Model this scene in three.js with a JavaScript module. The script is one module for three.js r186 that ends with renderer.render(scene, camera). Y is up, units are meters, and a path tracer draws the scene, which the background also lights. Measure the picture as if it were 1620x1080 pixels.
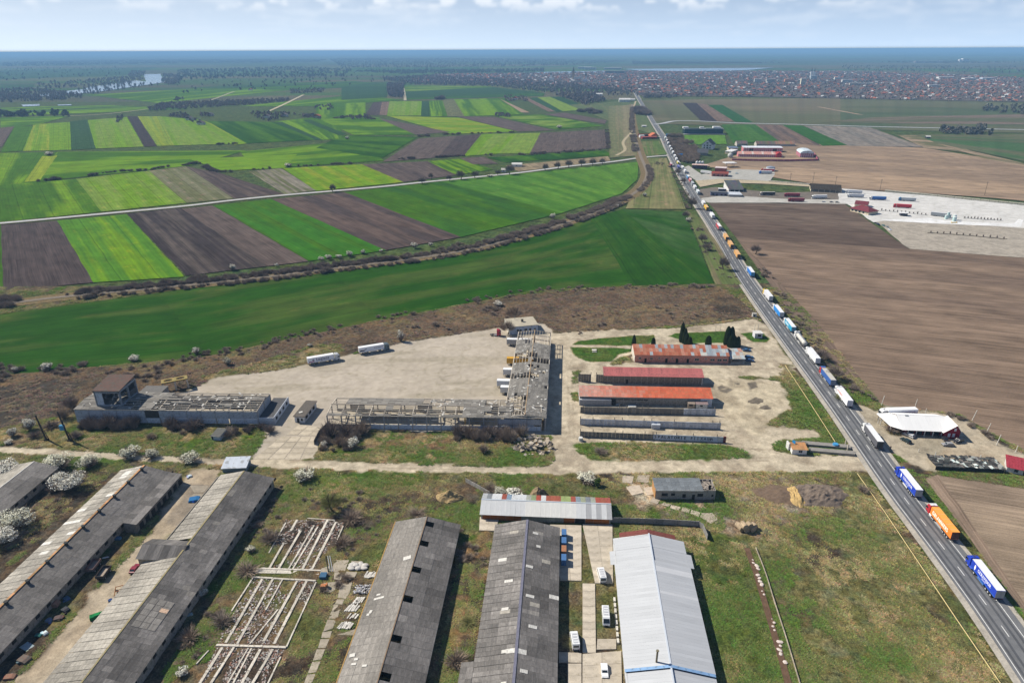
import*as THREE from 'three';
import{mergeGeometries}from 'three/addons/utils/BufferGeometryUtils.js';
import{MarchingCubes}from 'three/addons/objects/MarchingCubes.js';

// ───────── camera, sky, sun, exposure ─────────
const scene=new THREE.Scene();
const CH=150,FP=1080,PITCH=Math.atan((540 - 78.5)/ FP),ROLL=Math.atan(7 / 1620);
const camera=new THREE.PerspectiveCamera(2*Math.atan(540 / FP)*180 / Math.PI,1.5,1,150000);
camera.position.set(0,CH,0);
camera.rotation.order='YXZ';
camera.rotation.set(-PITCH,0,-ROLL);
scene.add(camera);
const SUN_DIR=new THREE.Vector3(-4,4.05,-2).normalize();
const sun=new THREE.DirectionalLight(new THREE.Color(1,0.93,0.81),5);
sun.position.copy(SUN_DIR).multiplyScalar(2500).add(new THREE.Vector3(0,0,-600));
sun.target.position.set(0,0,-600);
sun.castShadow=true;sun.shadow.mapSize.set(4096,4096);
Object.assign(sun.shadow.camera,{left:-900,right:900,top:900,bottom:-900,near:10,far:6000});
scene.add(sun,sun.target);
const renderer=new THREE.WebGLRenderer({antialias:true});
renderer.toneMapping=THREE.LinearToneMapping;
renderer.toneMappingExposure=1.36;
renderer.shadowMap.enabled=true;

// ───────── seeded noise ─────────
let seed=20240;
const rnd=()=>{seed=(seed + 0x6D2B79F5)|0;let t=Math.imul(seed ^(seed>>>15),1|seed);t=(t + Math.imul(t ^(t>>>7),61|t))^ t;return((t ^(t>>>14))>>>0)/ 4294967296;};
const rr=(a,b)=>a +(b - a)*rnd();
const pick=(a)=>a[Math.floor(rnd()*a.length)];
const h2=(x,y,s=0)=>{let n=Math.imul(x,374761393)+ Math.imul(y,668265263)+ Math.imul(s,974634777);n=Math.imul(n ^(n>>>13),1274126177);return((n ^(n>>>16))>>>0)/ 4294967296;};
const sm=(t)=>t*t*(3 - 2*t);
function vn(x,y,per=0,s=0,perY=per){
let xi=Math.floor(x),yi=Math.floor(y);const fx=sm(x - xi),fy=sm(y - yi);let x1=xi + 1,y1=yi + 1;
if(per){xi=((xi % per)+ per)% per;yi=((yi % perY)+ perY)% perY;x1=((x1 % per)+ per)% per;y1=((y1 % perY)+ perY)% perY;}
const a=h2(xi,yi,s),b=h2(x1,yi,s),c=h2(xi,y1,s),d=h2(x1,y1,s);
return a +(b - a)*fx +(c - a)*fy +(a - b - c + d)*fx*fy;
}
function fbm(x,y,oct=4,per=0,s=0,perY=per){let v=0,a=0.5,n=0;for(let i=0;i<oct;i++){v +=a*vn(x,y,per,s + i,perY);n +=a;x*=2;y*=2;per*=2;perY*=2;a*=0.55;}return v / n;}
const clamp=(x,a=0,b=1)=>Math.min(b,Math.max(a,x));
const lerp=(a,b,t)=>a +(b - a)*t;
const mix3=(a,b,t)=>[lerp(a[0],b[0],t),lerp(a[1],b[1],t),lerp(a[2],b[2],t)];
const sstep=(a,b,x)=>sm(clamp((x - a)/(b - a)));

// ───────── sky: air and clouds, computed ─────────
{
const w=2048,h=1024,d=new Float32Array(w*h*4);
for(let j=0;j<h;j++){
const el=((j + 0.5)/ h - 0.5)*Math.PI,ed=el*180 / Math.PI;
for(let i=0;i<w;i++){
const az=((i + 0.5)/ w - 0.5)*2*Math.PI,dx=Math.cos(az)*Math.cos(el),dz=Math.sin(az)*Math.cos(el),dy=Math.sin(el);
const cs=dx*SUN_DIR.x + dy*SUN_DIR.y + dz*SUN_DIR.z;
const k=Math.exp(-Math.max(ed,0)/ 7);
let c=mix3([0.036,0.08,0.19],[0.43,0.57,0.75],k);
const g=Math.pow(clamp(cs*0.5 + 0.5),3);
c=mix3(c,[0.74,0.81,0.87],clamp(g*0.95*(0.08 + 0.92*k)));
if(ed>0){// clouds as layers at 2 km, seen very low
const R=1 /(Math.tan(el)+ 0.02),px=Math.cos(az)*R*1.1,pz=Math.sin(az)*R*1.1;
const n=fbm(px*0.55 + 7,pz*0.55 + 3,5,0,11),n2=fbm(px*2.3,pz*2.3,4,0,17),wisp=fbm(az*26,ed*1.5,4,0,23),puff=fbm(az*46 + 3,ed*2.1,4,0,29);
const band=sstep(2.2,3.5,ed);
let a=sstep(0.48,0.66,n*0.45 + n2*0.2 + wisp*0.35)*0.45*(0.25 + 0.75*sstep(1,3.2,ed));
a=Math.max(a,sstep(0.5,0.62,puff)*band*0.9*(1 - sstep(10,30,ed)));
a*=1 - 0.9*sstep(7,22,ed);
c=mix3(c,mix3([0.62,0.7,0.8],[0.84,0.84,0.84],puff),a*0.75);
}
if(ed<0)c=[0.14,0.16,0.12];
d.set([c[0],c[1],c[2],1],(j*w + i)*4);
}
}
const t=new THREE.DataTexture(d,w,h,THREE.RGBAFormat,THREE.FloatType);
t.mapping=THREE.EquirectangularReflectionMapping;t.magFilter=t.minFilter=THREE.LinearFilter;t.wrapS=THREE.RepeatWrapping;t.needsUpdate=true;
scene.background=t;scene.environment=t;
}
scene.fog=new THREE.FogExp2(new THREE.Color(0.33,0.63,1.0),9.6e-5);

// ───────── survey: a mark measured on the photograph → its place on the ground (or at height h) ─────────
const cp=Math.cos(PITCH),sp=Math.sin(PITCH),cr=Math.cos(ROLL),sr=Math.sin(ROLL);
function G(px,py,h=0){
const u=(px - 810)/ FP,v=(540 - py)/ FP,a=u*cr + v*sr,b=v*cr - u*sr;// along right and up
const dy=-sp + b*cp,t=(CH - h)/ -dy;
return new THREE.Vector3(a*t,h,(-cp - b*sp)*t);
}
const poly=(pts,h=0)=>pts.map(([x,y])=>G(x,y,h));

// ───────── textures (values are multipliers round a mean) ─────────
const TEX={};
function tex(name,w,h,fn,mean=0.7,srgb=true){
const d=new Uint8Array(w*h*4);
for(let j=0;j<h;j++)for(let i=0;i<w;i++){
let c=fn(i / w,j / h);if(typeof c==='number')c=[c,c,c];
for(let k=0;k<3;k++){let v=clamp(c[k]*mean);if(srgb)v=v<=0.0031308?v*12.92:1.055*Math.pow(v,1 / 2.4)- 0.055;d[(j*w + i)*4 + k]=v*255;}
d[(j*w + i)*4 + 3]=255;
}
const t=new THREE.DataTexture(d,w,h,THREE.RGBAFormat);t.magFilter=THREE.LinearFilter;t.minFilter=THREE.LinearMipmapLinearFilter;t.generateMipmaps=true;
t.wrapS=t.wrapT=THREE.RepeatWrapping;if(srgb)t.colorSpace=THREE.SRGBColorSpace;t.needsUpdate=true;TEX[name]=t;t.userData={mean};
return t;
}
tex('grass',1024,1024,(u,v)=>{const a=fbm(u*24,v*24,5,24,1),b=fbm(u*90,v*90,3,90,5),c=vn(u*300,v*300,300,9);const k=0.28 + 0.8*a + 0.45*(b - 0.5)*2 + 0.35*(c - 0.5)+ 0.3*sstep(0.62,0.8,b);const y=(fbm(u*14,v*14,4,14,31)- 0.5)*0.6;return[k*(1.08 + y),k*1.02,k*(0.95 - y*0.7)];});
tex('earth',1024,1024,(u,v)=>{const a=fbm(u*12,v*12,6,12,2),b=fbm(u*80,v*80,3,80,6),c=vn(u*260,v*260,260,4);return 0.55 + 0.62*a + 0.22*(b - 0.5)*2 + 0.2*(c - 0.5);});
tex('crop',512,1024,(u,v)=>{const r=fbm(u*40,v*4,3,40,3,4);const s=0.5 + 0.5*Math.sin(u*2*Math.PI*16);const tram=Math.abs(((u*2)% 1)- 0.5)<0.012?0.66:1;const a=fbm(u*6,v*8,5,6,7,8),b=vn(u*160,v*300,160,2,300),p=sstep(0.64,0.78,fbm(u*9,v*12,4,9,21,12));const k=(0.6 + 0.55*a + 0.1*s + 0.2*(b - 0.5)+ 0.3*(r - 0.5))*tram;return[k*(1 + 0.5*p),k*(1 + 0.12*p),k*(1 + 0.5*p)];});
tex('soil',512,1024,(u,v)=>{const l=vn(u*128,v*4,128,3,4),l2=vn(u*48,v*3,48,5,3);const a=fbm(u*8,v*8,5,8,8),b=vn(u*200,v*400,200,2,400);return 0.56 + 0.42*(l - 0.5)+ 0.34*(l2 - 0.5)+ 0.6*a + 0.25*(b - 0.5);});
tex('asphalt',512,512,(u,v)=>{const a=fbm(u*10,v*10,5,10,3),b=vn(u*200,v*200,200,2);return 0.72 + 0.45*a + 0.2*(b - 0.5);});
tex('concrete',1024,1024,(u,v)=>{const a=fbm(u*8,v*8,6,8,13),b=fbm(u*50,v*50,3,50,6),st=sstep(0.6,0.75,fbm(u*20,v*20,4,20,19));const k=0.72 + 0.42*a + 0.16*(b - 0.5)- 0.16*st;return[k,k*(1 - 0.01*st),k*(1 - 0.06*st)];});
tex('sheet',512,512,(u,v)=>{const a=fbm(u*5,v*22,4,5,3,22),b=fbm(u*16,v*16,4,16,8),s=sstep(0.56,0.75,fbm(u*3,v*60,3,3,12,60)),c=vn(u*200,v*200,200,2);const k=0.62 + 0.45*a + 0.4*(b - 0.5)+ 0.28*s + 0.16*(c - 0.5);return[k*1.01,k,k*0.98];});
tex('plaster',512,512,(u,v)=>{const a=fbm(u*7,v*7,5,7,3),b=fbm(u*40,v*6,3,40,8,6),p=sstep(0.62,0.66,fbm(u*12,v*12,4,12,5));const k=0.78 + 0.35*a + 0.15*(b - 0.5)- 0.3*p;return[k,k*(1 - 0.03*p),k*(1 - 0.08*p)];});
tex('apron',1024,1024,(u,v)=>{const a=fbm(u*5,v*5,6,5,13),b=vn(u*220,v*220,220,6),st=sstep(0.66,0.74,fbm(u*16,v*16,4,16,19)),c=sstep(0.012,0.0,Math.abs(fbm(u*7,v*7,4,7,41)- 0.5));const k=0.86 + 0.2*a + 0.1*(b - 0.5)- 0.12*st - 0.1*c;return[k,k*0.995,k*(1 - 0.04*st)];});
tex('smooth',256,256,(u,v)=>0.9 + 0.14*fbm(u*6,v*6,4,6,3)+ 0.06*(vn(u*40,v*8,40,2,8)- 0.5));
tex('rust',512,512,(u,v)=>{const a=fbm(u*9,v*9,5,9,3),p=sstep(0.5,0.62,fbm(u*6,v*18,5,6,15,18));const k=0.75 + 0.4*a;return[k*(1 - 0.18*p),k*(1 + 0.18*p),k*(1 + 0.22*p)];});
tex('twig',256,256,(u,v)=>0.5 + 0.9*fbm(u*12,v*12,4,12,3));
tex('corr',256,64,(u,v)=>0.5 + 0.5*Math.sin(u*2*Math.PI*8),1,false);

// ───────── materials ─────────
const MATS=new Map();
function M(col,map=null,size=10,o={}){// col: linear base colour; size: metres per repeat
const key=JSON.stringify([col,map,size,o]);if(MATS.has(key))return MATS.get(key);
const{bump,bumpSize=1.4,sx,sy,vc,...rest}=o;
const m=rest.roughness===undefined?new THREE.MeshPhysicalMaterial({roughness:1,specularIntensity:map==='grass'||map==='crop'||map==='soil'||map==='twig'?0.06:0.25,...rest}):new THREE.MeshStandardMaterial({metalness:0,...rest});
let c=col;
if(map){
const t=TEX[map].clone();t.repeat.set(1 /(sx||size),1 /(sy||size));t.needsUpdate=true;t.userData=TEX[map].userData;
m.map=t;c=col.map((v)=>v / TEX[map].userData.mean);
}
if(bump){const t=TEX[bump].clone();t.repeat.set(1 / bumpSize,1 / bumpSize);t.needsUpdate=true;m.bumpMap=t;m.bumpScale=o.bumpScale||0.04;}
if(vc)m.vertexColors=true;
m.color.setRGB(...c);MATS.set(key,m);return m;
}
const glass=M([0.02,0.028,0.035],null,1,{roughness:0.08});
const tyre=M([0.018,0.018,0.019],null,1,{roughness:0.85});
const steel=M([0.42,0.43,0.44],null,1,{roughness:0.4,metalness:0.6});
const darkMetal=M([0.045,0.045,0.05],null,1,{roughness:0.6});
const dark=M([0.03,0.028,0.026]);

// ───────── geometry ─────────
const V=(x,y,z)=>new THREE.Vector3(x,y,z);
function boxUV(g){// uv in metres by the way each face points
const p=g.attributes.position,n=g.attributes.normal,uv=new Float32Array(p.count*2);
for(let i=0;i<p.count;i++){
const ax=Math.abs(n.getX(i)),ay=Math.abs(n.getY(i)),az=Math.abs(n.getZ(i));
if(ay>=ax&&ay>=az){uv[2*i]=p.getX(i);uv[2*i + 1]=p.getZ(i);}else if(ax>az){uv[2*i]=p.getZ(i);uv[2*i + 1]=p.getY(i);}else{uv[2*i]=p.getX(i);uv[2*i + 1]=p.getY(i);}
}
g.setAttribute('uv',new THREE.BufferAttribute(uv,2));return g;
}
const flat=(g)=>{const q=g.index?g.toNonIndexed():g;q.computeVertexNormals();for(const k of Object.keys(q.attributes))if(k!=='position'&&k!=='normal')q.deleteAttribute(k);return q;};
class MB{
constructor(){this.g=[];}
add(g,smooth){const q=smooth?(g.index?g.toNonIndexed():g):flat(g);for(const k of Object.keys(q.attributes))if(k!=='position'&&k!=='normal')q.deleteAttribute(k);this.g.push(q);return this;}
box(w,h,d,x=0,y=0,z=0,ry=0,rz=0,rx=0){const g=new THREE.BoxGeometry(w,h,d);g.applyMatrix4(new THREE.Matrix4().makeRotationFromEuler(new THREE.Euler(rx,ry,rz)).setPosition(x,y,z));return this.add(g);}
cyl(r0,r1,h,x,y,z,n=8,rx=0,rz=0){const g=new THREE.CylinderGeometry(r0,r1,h,n);g.applyMatrix4(new THREE.Matrix4().makeRotationFromEuler(new THREE.Euler(rx,0,rz)).setPosition(x,y,z));return this.add(g,n>9);}
bar(a,b,t,t2=t){const d=b.clone().sub(a),l=d.length();const g=new THREE.BoxGeometry(t,t2,l);const m=new THREE.Matrix4().lookAt(b,a,Math.abs(d.y)>0.99*l?V(1,0,0):V(0,1,0));m.setPosition(a.clone().add(b).multiplyScalar(0.5));g.applyMatrix4(m);return this.add(g);}
quad(a,b,c,d){return this.add(new THREE.BufferGeometry().setAttribute('position',new THREE.Float32BufferAttribute([a,b,c,a,c,d].flatMap((p)=>[p.x,p.y,p.z]),3)));}
// outline in the xy plane, pushed along z from z0 to z1
ext(pts,z0,z1,bevel=0){const s=new THREE.Shape(pts.map((p)=>new THREE.Vector2(...p)));const g=new THREE.ExtrudeGeometry(s,{depth:z1 - z0 - 2*bevel,bevelEnabled:bevel>0,bevelThickness:bevel,bevelSize:bevel,bevelOffset:-bevel,bevelSegments:2,curveSegments:8});g.translate(0,0,z0 + bevel);return this.add(g);}
geo(){const g=boxUV(mergeGeometries(this.g));g.userData.n=1;return g;}
build(name,m,parent){return mesh(name,this.geo(),m,parent);}
}
const NAMES={};
function numbered(n){const k=(NAMES[n]=(NAMES[n]??-1)+ 1);return k?`${n}_${String(k).padStart(3, '0')}`:n;}
function mesh(name,g,m,parent){const o=new THREE.Mesh(g,m);o.name=parent?name:numbered(name);o.castShadow=o.receiveShadow=true;(parent||scene).add(o);return o;}
function tag(o,label,category,group){o.userData.label=label;o.userData.category=category;if(group)o.userData.group=group;return o;}
function thing(name,label,category,pos=V(0,0,0),turn=0,group){const o=new THREE.Group();o.name=numbered(name);scene.add(o);o.position.copy(pos);o.rotation.y=turn;return tag(o,label,category,group);}
function copyOf(root,pos,turn,label,scale){const c=root.clone();c.name=numbered(root.name.replace(/_\d{3}$/,''));c.userData={...root.userData};scene.add(c);c.position.copy(pos);c.rotation.y=turn;if(scale)c.scale.copy(scale);if(label)c.userData.label=label;return c;}
const struct=(o)=>{o.userData.kind='structure';return o;};
const stuff=(o)=>{o.userData.kind='stuff';return o;};
const turnOf=(a,b)=>Math.atan2(-(b.z - a.z),b.x - a.x);// local +x runs from a to b
const SITE=THREE.MathUtils.degToRad(-4.4);

// a flat sheet from an outline of ground points
function sheet(name,pts,m,y,ang=0,parent){
const s=new THREE.Shape(pts.map((p)=>new THREE.Vector2(p.x,-p.z)));const g=new THREE.ShapeGeometry(s);g.rotateX(-Math.PI / 2);g.translate(0,y,0);
const p=g.attributes.position,uv=g.attributes.uv,c=Math.cos(ang),sn=Math.sin(ang);
for(let i=0;i<p.count;i++){const x=p.getX(i),z=p.getZ(i);uv.setXY(i,x*c - z*sn,x*sn + z*c);}
g.computeVertexNormals();const o=mesh(name,g,m,parent);return parent?o:struct(o);
}
// outline made uneven every few metres
function ragged(pts,step,amp){const out=[];for(let i=0;i<pts.length;i++){const a=pts[i],b=pts[(i + 1)% pts.length],n=Math.max(1,Math.round(a.distanceTo(b)/ step));for(let k=0;k<n;k++){const p=a.clone().lerp(b,k / n);p.x +=(fbm(p.x / step,p.z / step,2,0,3)- 0.5)*amp*2;p.z +=(fbm(p.x / step + 40,p.z / step,2,0,5)- 0.5)*amp*2;out.push(p);}}return out;}
// a ribbon of given width along points
function ribbon(pts,w,y,off=0){
const c=new THREE.CatmullRomCurve3(pts,false,'centripetal'),L=c.getLength(),n=Math.max(2,Math.ceil(L / 12)),pos=[],uv=[],idx=[];
for(let i=0;i<=n;i++){const p=c.getPointAt(i / n),t=c.getTangentAt(i / n),sx=-t.z,sz=t.x;for(const s of[-1,1]){const o=off + s*w / 2;pos.push(p.x + sx*o,y,p.z + sz*o);uv.push(o,i / n*L);}if(i<n){const k=2*i;idx.push(k,k + 1,k + 2,k + 1,k + 3,k + 2);}}
const g=new THREE.BufferGeometry();g.setAttribute('position',new THREE.Float32BufferAttribute(pos,3));g.setAttribute('uv',new THREE.Float32BufferAttribute(uv,2));g.setIndex(idx);g.computeVertexNormals();
if(g.attributes.normal.getY(0)<0){g.setIndex(idx.reverse());g.computeVertexNormals();}
return{g,c,L};
}
function inPoly(x,z,P){let r=false;for(let i=0,j=P.length - 1;i<P.length;j=i++){const a=P[i],b=P[j];if((a.z>z)!==(b.z>z)&&x<(b.x - a.x)*(z - a.z)/(b.z - a.z)+ a.x)r=!r;}return r;}
function edgeDist(x,z,P){let m=1e9;for(let i=0,j=P.length - 1;i<P.length;j=i++){const ax=P[j].x,az=P[j].z,dx=P[i].x - ax,dz=P[i].z - az;const t=clamp(((x - ax)*dx +(z - az)*dz)/(dx*dx + dz*dz||1));const ex=x - ax - t*dx,ez=z - az - t*dz;m=Math.min(m,ex*ex + ez*ez);}return Math.sqrt(m);}

// ───────── ground near: one lattice, shared out among grass, yard, tracks and lawns ─────────
const C={lush:[0.066,0.116,0.020],green:[0.092,0.108,0.038],olive:[0.155,0.142,0.07],straw:[0.28,0.23,0.13],brown:[0.112,0.088,0.063],dbrown:[0.058,0.048,0.038],rubble:[0.27,0.225,0.17],yard:[0.40,0.352,0.285],track:[0.45,0.385,0.285],pale:[0.52,0.45,0.335],lane:[0.36,0.29,0.205],soilmix:[0.19,0.145,0.10],lawn:[0.050,0.115,0.016]};
const SURF=['ground','yard','dirt_track','lawn','bramble_ground','dirt_lane'];
const noiseMix=(list,f,s)=>(x,z)=>{const n=fbm(x*f,z*f,5,0,s),k=clamp((n - 0.27)/ 0.46)*(list.length - 1),i=Math.min(list.length - 2,Math.floor(k));return mix3(list[i],list[i + 1],sm(k - i));};
const rings=[[700,585,9,1.2],[735,590,13,1.2],[455,617,7,1.6],[590,583,8,1],[720,600,6,1],[760,560,10,1],[540,605,11,1.4],[660,570,14,0.9],[400,605,9,1]].map(([x,y,r,w])=>({c:G(x,y),r,w}));
const yardCol=(x,z)=>{let k=0.9 + 0.2*fbm(x*0.05,z*0.05,5,0,61);const d=fbm(x*0.02 + z*0.05,z*0.11,4,0,63);k -=0.16*sstep(0.52,0.7,d);for(const q of rings){const e=Math.abs(Math.hypot(x - q.c.x,(z - q.c.z)*1.1)- q.r);if(e<q.w)k -=0.2*(1 - e / q.w)*fbm(x*0.4,z*0.4,2,0,3);}const jx=Math.abs(((x + 400)/ 9)% 1 - 0.5)*9;if(jx<0.5&&z<-272)k -=0.03;return C.yard.map((v,i)=>v*k*(i===2?1 +(k - 1)*0.3:1));};
const trackCol=(a,b)=>(x,z)=>{const n=fbm(x*0.07,z*0.07,5,0,71),m=fbm(x*0.3,z*0.3,4,0,73);let c=mix3(a,b,sstep(0.35,0.65,n));const k=0.86 + 0.28*m;return c.map((v)=>v*k);};
const LAY=[];// [surface, edge softness, jitter, bump, colour, outline]
const lay=(s,soft,jit,bump,col,pts)=>{const P=poly(pts);const xs=P.map((p)=>p.x),zs=P.map((p)=>p.z),m=soft + jit + 1;LAY.push({s:SURF.indexOf(s),soft,jit,bump,col,P,b:[Math.min(...xs)- m,Math.max(...xs)+ m,Math.min(...zs)- m,Math.max(...zs)+ m]});};
const baseCol=noiseMix([C.dbrown,C.brown,C.olive,C.green,C.olive,C.brown,C.lush],0.045,41);
const meadow=noiseMix([C.dbrown,[0.12,0.106,0.06],[0.115,0.122,0.05],[0.15,0.148,0.068],[0.12,0.13,0.052],[0.19,0.178,0.092],[0.115,0.13,0.048],[0.14,0.142,0.062]],0.06,43);
const scrub=noiseMix([C.dbrown,C.dbrown,C.brown,[0.15,0.115,0.07],C.olive,C.green],0.07,45);
const rough=noiseMix([C.brown,C.straw,[0.2,0.17,0.075],C.green,C.lush],0.09,47);
lay('ground',6,6,0.4,meadow,[[1120,770],[1380,745],[1700,1150],[1120,1150],[1090,840]]);
lay('ground',4,4,0.4,noiseMix([C.green,[0.075,0.115,0.026],[0.1,0.12,0.04],C.olive],0.08,49),[[1075,838],[1130,832],[1200,880],[1290,1150],[1130,1150]]);
lay('ground',5,5,0.3,noiseMix([C.lane,C.brown,C.rubble,C.soilmix,C.rubble],0.08,51),[[980,752],[1150,750],[1340,760],[1330,800],[1250,830],[1190,850],[1090,828],[1000,800]]);
lay('ground',2,3,0.2,noiseMix([C.rubble,C.pale,C.rubble,C.soilmix],0.12,51),[[975,752],[1030,752],[1035,790],[1120,800],[1130,825],[1090,815],[1010,795]]);
lay('ground',6,6,0.5,scrub,[[440,790],[640,770],[770,755],[780,835],[640,850],[560,1150],[100,1150],[330,980],[430,850]]);
lay('ground',4,5,0.4,noiseMix([C.brown,C.olive,C.lush,C.lush,[0.11,0.17,0.03]],0.06,53),[[450,745],[700,752],[650,775],[560,800],[520,812],[460,800]]);
lay('ground',4,5,0.45,noiseMix([C.brown,C.dbrown,[0.22,0.15,0.085],[0.17,0.14,0.06],C.olive],0.09,55),[[720,850],[780,830],[760,1150],[660,1150]]);
lay('ground',3,3,0.3,noiseMix([C.brown,C.olive,C.lush,C.green],0.08,57),[[735,790],[760,800],[755,870],[700,835],[650,815],[640,800]]);
lay('ground',4,5,0.4,noiseMix([C.dbrown,C.brown,C.dbrown,C.brown,C.olive],0.07,59),[[80,760],[190,745],[0,930],[0,820]]);
lay('dirt_lane',2.5,3,0.12,trackCol(C.lane,[0.43,0.36,0.265]),[[300,740],[350,742],[330,790],[250,860],[100,1085],[60,1150],[-60,1150],[40,1060],[160,925],[235,845]]);
lay('dirt_lane',1.2,1.5,0.1,(x,z)=>mix3([0.15,0.135,0.12],C.lane,fbm(x*0.1,z*0.1,4,0,7)),[[300,765],[330,768],[290,835],[262,825],[288,790]]);
lay('bramble_ground',4,5,0.55,noiseMix([C.dbrown,C.brown,[0.135,0.10,0.066],[0.17,0.125,0.075],C.olive],0.05,81),[[-60,600],[60,588],[200,578],[320,564],[560,514],[830,466],[960,455],[1140,455],[1165,470],[1200,500],[1120,512],[1000,521],[890,528],[860,527],[700,533],[560,558],[480,575],[345,596],[250,640],[130,640],[110,670],[60,690],[-60,690]]);
lay('bramble_ground',4,4,0.5,noiseMix([[0.10,0.076,0.056],[0.135,0.098,0.072],[0.18,0.135,0.088],[0.13,0.1,0.065],[0.22,0.17,0.1]],0.06,83),[[850,474],[960,462],[1120,460],[1135,500],[1090,512],[900,524],[850,505],[700,528],[560,545],[640,512],[740,492]]);
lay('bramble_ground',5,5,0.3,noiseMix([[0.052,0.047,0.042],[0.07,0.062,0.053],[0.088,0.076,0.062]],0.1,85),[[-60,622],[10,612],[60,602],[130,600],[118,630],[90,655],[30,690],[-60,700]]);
lay('ground',3,4,0.35,noiseMix([C.brown,C.straw,C.olive,C.green],0.1,87),[[300,600],[400,575],[500,545],[540,545],[545,558],[480,573],[400,586],[340,598]]);
lay('ground',4,5,0.35,rough,[[-60,690],[110,655],[130,668],[420,672],[445,690],[410,722],[-60,706]]);
lay('ground',4,4,0.3,noiseMix([C.green,C.lush,C.lush,[0.09,0.16,0.025]],0.1,89),[[250,700],[350,690],[440,690],[415,718],[300,722]]);
lay('ground',4,5,0.45,noiseMix([C.brown,[0.2,0.13,0.08],[0.17,0.12,0.07],C.straw,C.olive],0.1,91),[[498,690],[560,688],[850,685],[880,720],[870,734],[500,722]]);
lay('ground',3,4,0.3,noiseMix([C.straw,C.olive,C.lush,C.lush,C.green],0.09,93),[[498,712],[600,708],[700,710],[800,708],[860,725],[870,736],[700,735],[500,724]]);
lay('yard',1.6,2,0.03,yardCol,[[308,612],[345,597],[420,588],[480,578],[560,560],[640,541],[700,532],[755,524],[790,518],[802,512],[862,512],[880,530],[885,560],[872,690],[520,676],[500,648],[440,660],[410,668],[125,664],[165,622],[270,630]]);
lay('yard',2,2,0.05,(x,z)=>yardCol(x,z).map((v)=>v*0.93),[[425,668],[438,640],[530,630],[520,676],[502,690],[498,727],[396,727],[420,690]]);
lay('dirt_track',1.6,2.2,0.06,noiseMix([[0.32,0.265,0.19],C.track,C.pale,C.track,[0.36,0.3,0.22],C.pale],0.06,75),[[868,527],[960,522],[1080,518],[1195,504],[1214,516],[1262,590],[1330,690],[1387,738],[1387,746],[1100,747],[870,751],[600,745],[400,739],[200,728],[-60,713],[-60,703],[100,711],[200,718],[330,724],[400,726],[500,727],[600,732],[700,737],[800,739],[868,737],[878,725],[872,690]]);
lay('dirt_track',2.5,3,0.25,trackCol([0.36,0.30,0.21],[0.50,0.43,0.31]),[[1130,600],[1225,602],[1245,640],[1200,690],[1150,665]]);
for(const p of[[[1135,612],[1142,609],[1160,616],[1150,622],[1138,618]],[[1180,605],[1196,604],[1200,613],[1188,616]],[[1183,636],[1195,627],[1210,632],[1200,638]],[[1205,643],[1215,640],[1222,647],[1210,648]],[[1162,606],[1172,606],[1170,610]]])lay('dirt_track',0.6,0.7,0,(x,z)=>[0.15,0.128,0.10].map((v)=>v*(0.85 + 0.3*fbm(x*0.6,z*0.6,3,0,5))),p);
for(const[x0,y0,x1,y1,w]of[[960,735,1150,690,1.1],[1150,690,1190,640,1.2],[1000,732,1220,726,0.9],[900,560,905,690,0.8],[600,737,860,743,0.8],[1290,735,1120,690,0.9]]){const a=G(x0,y0),b=G(x1,y1),d=b.clone().sub(a).normalize(),n=V(-d.z,0,d.x);for(const s of[-1,1]){const P=[a.clone().addScaledVector(n,s - 0.25),b.clone().addScaledVector(n,s - 0.25),b.clone().addScaledVector(n,s + 0.3),a.clone().addScaledVector(n,s + 0.3)];const xs=P.map((p)=>p.x),zs=P.map((p)=>p.z);LAY.push({s:2,soft:0.5,jit:0.8,bump:0.02,col:trackCol([0.36,0.30,0.22],C.track),P,b:[Math.min(...xs)- 3,Math.max(...xs)+ 3,Math.min(...zs)- 3,Math.max(...zs)+ 3]});}}
for(const[x,y,r]of[[1165,640,22],[1150,665,16],[1175,655,30],[1120,600,12],[1195,645,13]]){const c=G(x,y),a0=rr(0,6.28),P=[];for(let i=0;i<=16;i++)P.push(V(c.x + Math.cos(a0 + i*0.2)*r,0,c.z + Math.sin(a0 + i*0.2)*r));for(let i=16;i>=0;i--)P.push(V(c.x + Math.cos(a0 + i*0.2)*(r - 0.9),0,c.z + Math.sin(a0 + i*0.2)*(r - 0.9)));const xs=P.map((p)=>p.x),zs=P.map((p)=>p.z);LAY.push({s:2,soft:0.7,jit:0.5,bump:0.02,col:trackCol([0.3,0.25,0.18],[0.42,0.36,0.26]),P,b:[Math.min(...xs)- 3,Math.max(...xs)+ 3,Math.min(...zs)- 3,Math.max(...zs)+ 3]});}
const lawnCol=noiseMix([[0.10,0.125,0.035],C.lawn,[0.06,0.125,0.02],C.lawn,[0.085,0.13,0.03]],0.07,95);
for(const p of[[[905,545],[913,539],[1000,531],[1034,530],[1036,542],[1004,547]],[[904,549],[1002,551],[1002,556],[982,560],[966,572],[932,572],[914,567],[906,558]],[[1056,532],[1068,527],[1150,524],[1146,542],[1095,543],[1075,537]],[[1170,527],[1205,526],[1218,536],[1212,541],[1190,541]]])lay('lawn',0.8,1,0.12,lawnCol,p);
lay('ground',2,3,0.3,noiseMix([C.straw,C.olive,C.green,C.green,C.lush],0.08,97),[[1234,576],[1248,577],[1285,615],[1345,697],[1342,714],[1335,720],[1290,721],[1228,713],[1222,702],[1240,696],[1300,692],[1290,680],[1212,672],[1235,655],[1252,648],[1245,615],[1232,602],[1166,599],[1168,596],[1236,596]]);
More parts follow.
